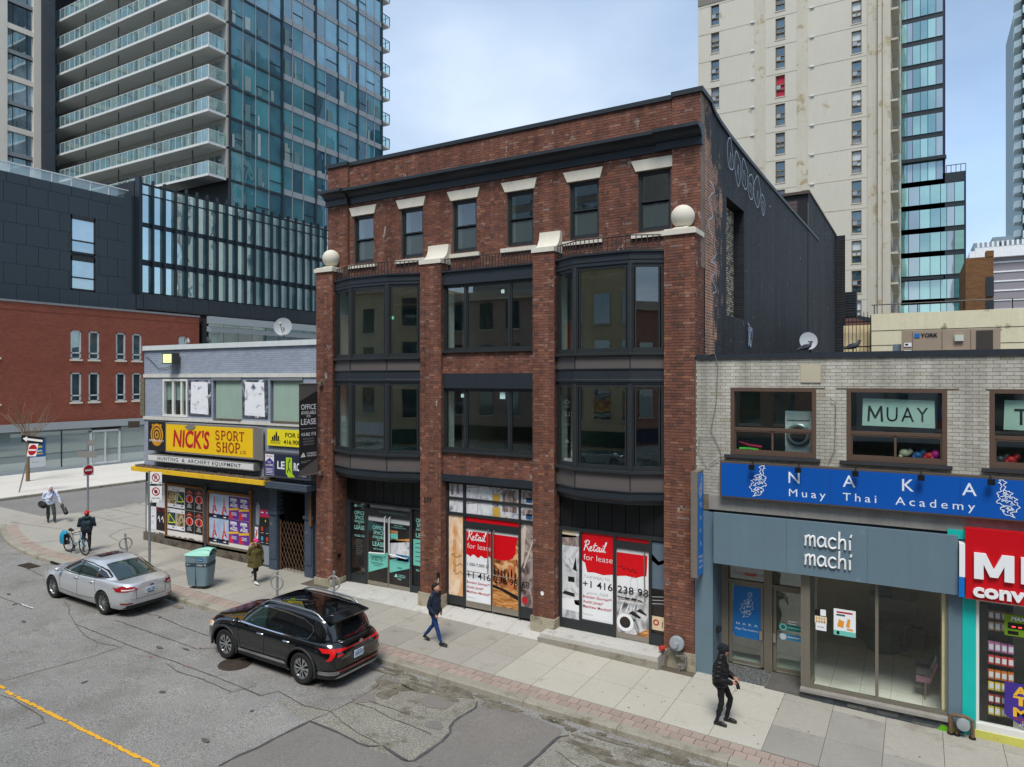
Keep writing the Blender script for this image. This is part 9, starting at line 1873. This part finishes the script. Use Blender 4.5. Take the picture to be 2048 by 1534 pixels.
def hand_prims(wr,d,pn,mat,curl=.5,thumb=1):
    """palm and five fingers; d: direction of the hand, pn: palm normal (the side the fingers curl to)"""
    wr,d,pn=Vector(wr),Vector(d).normalized(),Vector(pn).normalized();s_=d.cross(pn).normalized();P_=[]
    palm=wr+d*.045;P_.append(('c',tuple(wr),tuple(palm-s_*.018),.026,.022,mat));P_.append(('c',tuple(wr),tuple(palm+s_*.018),.026,.022,mat));P_.append(('c',tuple(palm-s_*.022+d*.03),tuple(palm+s_*.026+d*.03),.017,.017,mat))
    for i,(o,L)in enumerate(((-.03,.07),(-.011,.08),(.009,.075),(.027,.058))):
        a=palm+d*.035+s_*o;b=a+(d*(1-curl*.4)+pn*curl*.6).normalized()*L*.5;c=b+(d*(1-curl)+pn*curl*1.2).normalized()*L*.5
        P_+=[('c',tuple(a),tuple(b),.0105,.0095,mat),('c',tuple(b),tuple(c),.0095,.0085,mat)]
    a=wr+d*.02-s_*.02*thumb;b=a+(d*.6-s_*.8*thumb+pn*.3).normalized()*.04;c=b+(d*.9-s_*.2*thumb+pn*.4).normalized()*.032;P_+=[('c',tuple(a),tuple(b),.013,.011,mat),('c',tuple(b),tuple(c),.011,.009,mat)]
    return P_
def head_prims(c,f,skin,eye,lip,up=(0,0,1)):
    """c: centre of the head, f: direction it faces"""
    c,f,up=Vector(c)-Vector((0,0,.035)),Vector(f).normalized(),Vector(up);s_=up.cross(f).normalized();u=f.cross(s_).normalized();T=lambda a,b,e:tuple(c+f*a+s_*b+u*e)
    return[('e',tuple(c+u*.02),(.092,.08,.108),skin),('c',T(.02,0,-.05),T(.05,0,-.08),.066,.045,skin),('c',T(.085,0,.012),T(.108,0,-.022),.011,.015,skin),('c',T(.06,.03,.0),T(.06,-.03,0),.036,.036,skin),
            ('e',T(-.005,.084,-.01),(.018,.014,.03),skin),('e',T(-.005,-.084,-.01),(.018,.014,.03),skin),('e',T(.092,.033,.008),(.011,.012,.008),eye),('e',T(.092,-.033,.008),(.011,.012,.008),eye),('c',T(.096,.02,-.055),T(.096,-.02,-.055),.007,.007,lip)]
def leg_prims(hip,knee,ankle,toe,pm,sm,rt=.088,rk=.06,ra=.042,sock=None):
    h,k,a,t=Vector(hip),Vector(knee),Vector(ankle),Vector(toe);d=(t-a);d.z=0;d.normalize()
    P_=[('c',hip,knee,rt,rk,pm),('c',knee,tuple(k+(a-k)*.45),rk,rk*.95,pm),('c',tuple(k+(a-k)*.4),tuple(k+(a-k)*.94),rk*.96,ra,pm)]
    heel=a-d*.035+Vector((0,0,-.05));P_+=[('c',tuple(heel),tuple(a+Vector((0,0,-.02))),.04,.04,sm),('c',tuple(heel),tuple(a+(t-a)*.6),.036,.042,sm),('c',tuple(a+(t-a)*.6),toe,.042,.032,sm),('c',tuple(a+(t-a)*.75+d.cross(Vector((0,0,1)))*.016),tuple(a+(t-a)*.75-d.cross(Vector((0,0,1)))*.016),.032,.032,sm)]
    if sock is not None:P_.append(('c',tuple(k+(a-k)*.8),tuple(a),ra*1.06,ra*1.02,sock))
    return P_
def torso_prims(hipc,chest,sh,jm,wide=1.,lean=0.,hem=.0,rh=.14):
    """hipc: pelvis centre; chest: breast centre; sh: shoulder line centre, all (x,y,z)"""
    P_=[];h,c,s_=Vector(hipc),Vector(chest),Vector(sh)
    for q in(-1,1):P_+=[('c',tuple(h+Vector((0,q*.06*wide,0))),tuple(c+Vector((0,q*.065*wide,0))),rh,rh*1.02,jm),('c',tuple(c+Vector((0,q*.065*wide,0))),tuple(s_+Vector((-.01,q*.1*wide,-.05))),rh*1.0,.085,jm)]
    for q in(-1,1):P_.append(('c',tuple(s_+Vector((-.015,q*.02,.05))),tuple(s_+Vector((-.01,q*.15*wide,-.01))),.062,.066,jm))
    P_.append(('c',tuple(s_+Vector((-.01,-.15*wide,-.02))),tuple(s_+Vector((-.01,.15*wide,-.02))),.07,.07,jm));return P_
def arm_prims(sh,el,wr,jm,r=.062,bulk=0.):return[('c',sh,el,r+bulk,r*.86+bulk,jm),('c',el,wr,r*.86+bulk*.8,r*.66+bulk*.4,jm)]
# ---- man in navy jacket, mid-stride
pA=thing('person','man in navy jacket and blue jeans striding past the shop doors looking down','person',(7.37,-2.38,g(7.37)+.012),rotz=radians(4))
nv=Mc('navy_jacket',(22,36,58),rough=.6,var=.12,scale=9,bump=.3,bscale=12);jn=Mc('blue_jeans',(22,58,112),rough=.85,var=.15,scale=8,bump=.2,bscale=30);bs_=Mc('black_leather',(26,25,26),rough=.4,var=.1);hr=Mc('dark_hair',(34,24,20),rough=.7,var=.2,scale=30);bd=Mc('beard',(84,58,46),rough=.8)
P_=torso_prims((0,0,.93),(.02,0,1.2),(.03,0,1.44),1,1.0)
P_+=leg_prims((.0,-.09,.93),(.14,-.09,.5),(.28,-.08,.095),(.47,-.09,.055),2,3)+leg_prims((0,.09,.93),(-.09,.09,.5),(-.38,.09,.16),(-.25,.09,.035),2,3)
P_+=arm_prims((.03,-.22,1.41),(-.03,-.27,1.13),(.16,-.24,.93),1)+arm_prims((.03,.22,1.41),(-.04,.27,1.14),(.06,.25,.9),1)
P_+=hand_prims((.17,-.235,.92),(.5,.1,-.8),(.1,.9,0),0,.5,1)+hand_prims((.06,.25,.9),(.2,0,-1),(.1,-1,0),0,.5,-1)+[('c',(.03,0,1.44),(.05,0,1.56),.062,.058,0),('c',(.03,0,1.45),(.04,0,1.5),.085,.075,1)]
P_+=head_prims((.065,0,1.64),(1,-.12,-.32),0,4,5,(.3,0,.95))+[('c',(.115,.025,1.50),(.115,-.025,1.495),.036,.036,6),('c',(.06,.06,1.54),(.1,.035,1.505),.025,.03,6),('c',(.06,-.06,1.54),(.1,-.035,1.505),.025,.03,6)]
fuse('body',P_,[skinm,nv,jn,bs_,eyem,lipm,bd],pA,1.04,cloth={1:('f',.016),2:('f',.012)})
fuse('hair',[('e',(.03,0,1.7),(.1,.092,.085),0),('c',(-.02,.0,1.66),(-.03,0,1.6),.075,.06,0),('c',(.1,.04,1.745),(.1,-.04,1.745),.035,.035,0),('c',(.02,.075,1.66),(.03,.078,1.6),.02,.014,0),('c',(.02,-.075,1.66),(.03,-.078,1.6),.02,.014,0)],[hr],pA,1.04,dz=-.035)
# ---- person in black with beanie, hands together
pB=thing('person','person in black puffer jacket and dark beanie holding gloves near the grey shop','person',(15.92,-2.58,g(15.92)+.012),rotz=radians(6))
pf=Mc('black_puffer',(16,16,19),rough=.5,var=.15,scale=8,bump=.6,bscale=9);bj=Mc('black_jeans',(20,20,22),rough=.8,var=.15,scale=9);be=Mc('beanie_knit',(24,28,34),rough=.9,var=.2,scale=25,bump=.6,bscale=60)
P_=torso_prims((-.04,0,1.0),(-.03,0,1.22),(-.01,0,1.43),1,1.15,rh=.165)+[('c',(-.04,-.07,.94),(-.04,.07,.94),.165,.165,1)]
P_+=leg_prims((-.02,-.1,.92),(.0,-.13,.5),(-.1,-.12,.085),(.1,-.16,.04),2,3,.09,.062)+leg_prims((-.02,.1,.92),(.16,.14,.52),(.08,.13,.085),(.28,.1,.04),2,3,.09,.062)
P_+=arm_prims((-.02,-.24,1.4),(-.07,-.3,1.1),(.2,-.18,1.0),1,.075,.012)+arm_prims((-.02,.24,1.4),(-.02,.3,1.1),(.22,.1,1.02),1,.075,.012)
P_+=hand_prims((.22,-.17,1.0),(.8,.5,0),(0,.3,-1),0,.8,1)+hand_prims((.24,.09,1.02),(.7,-.6,0),(0,0,-1),0,.8,-1)+[('c',(0,0,1.43),(.03,.01,1.55),.066,.06,0),('c',(-.01,0,1.44),(.0,0,1.51),.1,.09,1)]
P_+=head_prims((.05,.02,1.63),(.8,.62,-.2),0,4,5)+[('c',(.1,.08,1.525),(.07,.02,1.505),.046,.048,6)]
fuse('body',P_,[skind,pf,bj,bs_,eyem,lipm,Mc('grey_mask',(92,96,104),rough=.9)],pB,1.06,cloth={1:('q',.02),2:('f',.014)})
fuse('beanie',[('e',(.04,.015,1.7),(.108,.1,.09),0),('c',(.0,.0,1.73),(-.045,-.015,1.7),.085,.065,0),('c',(.06,.03,1.665),(.02,.0,1.66),.095,.095,0)],[be],pB,1.06,dz=-.035)
gl_=thing('gloves','black gloves held in the hands of the person in black','gloves',(16.16,-2.55,g(16)+1.0),rotz=radians(6));MB().tube([(.06,-.02,.06),(.1,-.03,-.02),(.11,-.02,-.12)],[.03,.035,.02],8).tube([(.06,.03,.05),(.12,.03,-.04),(.15,.02,-.13)],[.028,.03,.018],8).build('glove_pair',bs_,gl_,smooth=60)
# ---- woman in olive parka
pC=thing('person','woman in olive parka and bright pink cap walking past the posters','person',(-1.78,-1.38,g(-1.78)+.01),rotz=radians(-6))
ol=Mc('olive_parka',(86,78,40),rough=.8,var=.14,scale=6,bump=.5,bscale=9);lg=Mc('black_leggings',(18,18,20),rough=.7,var=.1);ws=Mc('white_shoes',(216,216,212),rough=.6,var=.05);pk_=Mc('pink_cap',(214,44,124),rough=.6,var=.05);rh_=Mc('auburn_hair',(82,36,28),rough=.7,var=.2,scale=20);fu=Mc('fur_trim',(120,96,66),rough=1,var=.3,scale=30)
P_=torso_prims((0,0,1.0),(.0,0,1.2),(.0,0,1.42),1,1.0,rh=.15)
for q in(-1,1):P_.append(('c',(0,q*.055,1.12),(-.01,q*.06,.92),.155,.165,1))
P_+=leg_prims((.0,-.08,.85),(.1,-.08,.5),(.12,-.08,.1),(.3,-.08,.045),2,3,.085,.06,.042,3)+leg_prims((0,.08,.85),(-.02,.08,.5),(-.36,.08,.34),(-.42,.08,.17),2,3,.085,.06)
P_+=arm_prims((0,-.21,1.39),(-.07,-.28,1.12),(.06,-.25,.95),1,.072)+arm_prims((0,.21,1.39),(.02,.27,1.12),(.12,.25,.92),1,.072)+hand_prims((.07,-.24,.94),(.6,.3,-.6),(0,1,0),1,.7,1)+hand_prims((.13,.25,.9),(.3,0,-1),(0,-1,0),5,.5,-1)
P_+=[('c',(0,0,1.42),(.02,0,1.54),.055,.052,0),('c',(-.04,-.08,1.46),(-.04,.08,1.46),.07,.07,1)]+head_prims((.035,0,1.62),(1,-.15,-.2),0,4,6)
fuse('body',P_,[skinm,ol,lg,ws,eyem,bs_,lipm],pC,.99,cloth={1:('f',.02)})
fuse('hair',[('c',(-.03,0,1.66),(-.05,0,1.5),.085,.075,0),('c',(.0,.07,1.6),(.06,.08,1.38),.03,.03,0),('c',(.0,-.07,1.6),(.06,-.08,1.38),.03,.03,0)],[rh_],pC,.99,dz=-.035)
fuse('cap',[('e',(.03,0,1.69),(.105,.095,.085),0),('c',(.13,.035,1.68),(.15,-.035,1.67),.03,.03,0),('c',(.09,.03,1.685),(.17,0,1.66),.03,.022,0)],[pk_],pC,.99,dz=-.035)
sk_=[]
for z_,w_,d_ in((1.06,.2,.155),(.95,.225,.18),(.84,.24,.2),(.72,.25,.215),(.665,.252,.218),(.66,.235,.2)):
    sk_.append([((x_-.01)*.99,y_*.99+.012*sin(7*atan2(y_,x_)+9*z_),(z_+.012*sin(3*atan2(y_,x_)))*.99)for y_,x_ in rrect(w_,d_,.14,7)])
V,F=loft(sk_);m=MB();m.add(V,F);m.build('coat_skirt',ol,pC,smooth=60)
fuse('fur_collar',[('c',(-.1,-.07,1.5),(.06,-.11,1.45),.04,.035,0),('c',(-.1,.07,1.5),(.06,.11,1.45),.04,.035,0),('c',(-.1,-.07,1.5),(-.1,.07,1.5),.04,.04,0)],[fu],pC,.99)
fuse('leg_stripe',[('c',(-.05,.0,.52),(-.2,.0,.44),.008,.008,0),('c',(-.2,0,.44),(-.36,.01,.36),.008,.008,0)],[ws],pC,.99,.006,1)
bp_=thing('backpack','pale beige rucksack on the back of the woman in the parka','backpack',(-2.0,-1.36,g(-2)+1.1),rotz=radians(-6));fuse('bag',[('e',(-.0,0,.2),(.09,.15,.22),0),('c',(.02,0,.0),(.02,0,.36),.1,.08,0)],[Mc('rucksack_beige',(168,140,112),rough=.9,var=.2,scale=8)],bp_,1.)
# ---- man in white hoodie with duffel and tube
pD=thing('person','man in white hoodie and green trousers carrying bags at the corner','person',(-19.0,-.15,g(-19)+.01),rotz=radians(-12))
wh=Mc('white_hoodie',(206,216,236),rough=.85,var=.06,scale=6,bump=.4,bscale=10);gn=Mc('green_trousers',(62,72,62),rough=.85,var=.12,scale=7)
P_=torso_prims((0,0,.94),(.01,0,1.2),(.03,0,1.44),1,1.05,rh=.15)
P_+=leg_prims((.0,-.1,.93),(.08,-.11,.5),(.02,-.1,.095),(.2,-.14,.05),2,3,.098,.075,.055)+leg_prims((0,.1,.93),(.16,.12,.5),(.22,.12,.1),(.4,.1,.05),2,3,.098,.075,.055)
P_+=arm_prims((.03,-.23,1.41),(-.1,-.3,1.16),(.15,-.1,1.16),1,.065)+arm_prims((.03,.23,1.41),(.1,.33,1.14),(.2,.38,.92),1,.065)+hand_prims((.17,-.09,1.17),(.6,.6,.3),(0,0,-1),0,.9,1)+hand_prims((.21,.39,.9),(.2,.1,-1),(0,-1,0),0,.8,-1)
P_+=[('c',(.03,0,1.44),(.05,0,1.55),.06,.056,0),('c',(.0,-.07,1.46),(.0,.07,1.46),.07,.07,1)]+head_prims((.06,0,1.63),(1,-.25,-.05),0,4,5)
fuse('body',P_,[skinm,wh,gn,bs_,eyem,lipm],pD,1.07,cloth={1:('f',.02),2:('f',.02)})
fuse('hood',[('e',(.015,.0,1.665),(.105,.1,.12),0),('c',(-.03,-.06,1.56),(-.03,.06,1.56),.07,.07,0),('c',(.03,.075,1.6),(.03,.07,1.52),.035,.04,0),('c',(.03,-.085,1.6),(.03,-.08,1.52),.035,.04,0)],[wh],pD,1.07,dz=-.035)
fuse('strap',[('c',(.15,.1,1.42),(.18,-.0,1.18),.02,.02,0),('c',(.18,0,1.18),(.0,-.22,.95),.02,.02,0),('c',(.1,.12,1.47),(.15,.1,1.42),.02,.02,0)],[Mc('strap_purple',(76,66,110),rough=.8)],pD,1.07,.009,2)
df=thing('duffel_bag','black duffel bag slung at the hip of the man in the hoodie','bag',(-19.05,-.5,g(-19)+.8),rotz=radians(-12));fuse('bag',[('c',(-.26,0,.16),(.2,0,.14),.15,.14,0),('c',(-.26,0,.1),(.2,0,.08),.13,.12,0)],[Mc('duffel_black',(26,30,34),rough=.6,var=.2,scale=6)],df,1.)
tu=thing('yoga_mat_tube','black rolled tube bag carried low by the man in the hoodie','bag',(-18.6,.2,g(-19)+.5),rotz=radians(-12));MB().tube([(-.12,.05,.34),(.1,.08,.2),(.4,.1,-.02),(.43,.1,-.04)],[.09,.1,.105,.09],16).build('tube',Mc('tube_black',(36,38,42),rough=.6),tu,smooth=50);MB().tube([(-.1,.05,.42),(-.02,.1,.62),(.1,.09,.36),(.3,.1,.14)],.012,6).build('strap',bkp,tu)
# ---- cyclist standing behind the bicycle
pE=thing('person','cyclist in dark jacket and red helmet standing behind the bicycle','person',(-11.55,-2.32,g(-11.6)+.01),rotz=radians(142))
tl=Mc('dark_teal_jacket',(20,40,50),rough=.7,var=.12,scale=7,bump=.4,bscale=10);nt_=Mc('navy_trousers',(22,24,36),rough=.8,var=.1);rd_=Mc('helmet_red',(206,24,30),rough=.35,var=.05)
P_=torso_prims((0,0,.95),(.0,0,1.2),(.0,0,1.43),1,1.1,rh=.16)+leg_prims((.0,-.1,.93),(.02,-.1,.5),(.0,-.1,.095),(.2,-.13,.05),2,3,.092,.065)+leg_prims((0,.1,.93),(.03,.11,.5),(.02,.13,.095),(.21,.17,.05),2,3,.092,.065)
P_+=arm_prims((0,-.24,1.4),(.02,-.3,1.12),(.24,-.22,1.08),1,.07)+arm_prims((0,.24,1.4),(.0,.31,1.12),(.26,.2,1.1),1,.07)+hand_prims((.26,-.21,1.08),(1,.2,0),(0,1,0),3,.8,1)+hand_prims((.28,.19,1.1),(1,-.2,0),(0,-1,0),3,.8,-1)+[('c',(0,0,1.43),(.03,0,1.55),.06,.056,0),('c',(-.06,-.07,1.47),(-.06,.07,1.47),.075,.075,1)]+head_prims((.04,0,1.63),(1,-.1,-.1),0,4,5)
fuse('body',P_,[skinm,tl,nt_,bs_,eyem,lipm],pE,1.02,cloth={1:('f',.018),2:('f',.014)})
fuse('hair',[('e',(.02,0,1.64),(.095,.086,.1),0)],[hr],pE,1.02,dz=-.035)
hm=fuse('helmet',[('e',(.03,0,1.71),(.14,.108,.085),0),('c',(-.08,0,1.7),(-.1,0,1.68),.06,.05,0)],[rd_],pE,1.02,dz=-.035)
fuse('helmet_vent',[('c',(.12,.0,1.765),(-.06,.0,1.79),.012,.012,0),('c',(.11,.045,1.75),(-.06,.05,1.77),.011,.011,0),('c',(.11,-.045,1.75),(-.06,-.05,1.77),.011,.011,0)],[bs_],hm,1.02,.008,1,dz=-.035)
bpy.data.scenes.remove(WS)  # the workshop scene is empty again
# ================================================================== layout units -> metres
for me in bpy.data.meshes:me.transform(Matrix.Scale(S,4))
for o in bpy.data.objects:o.location=o.location*S
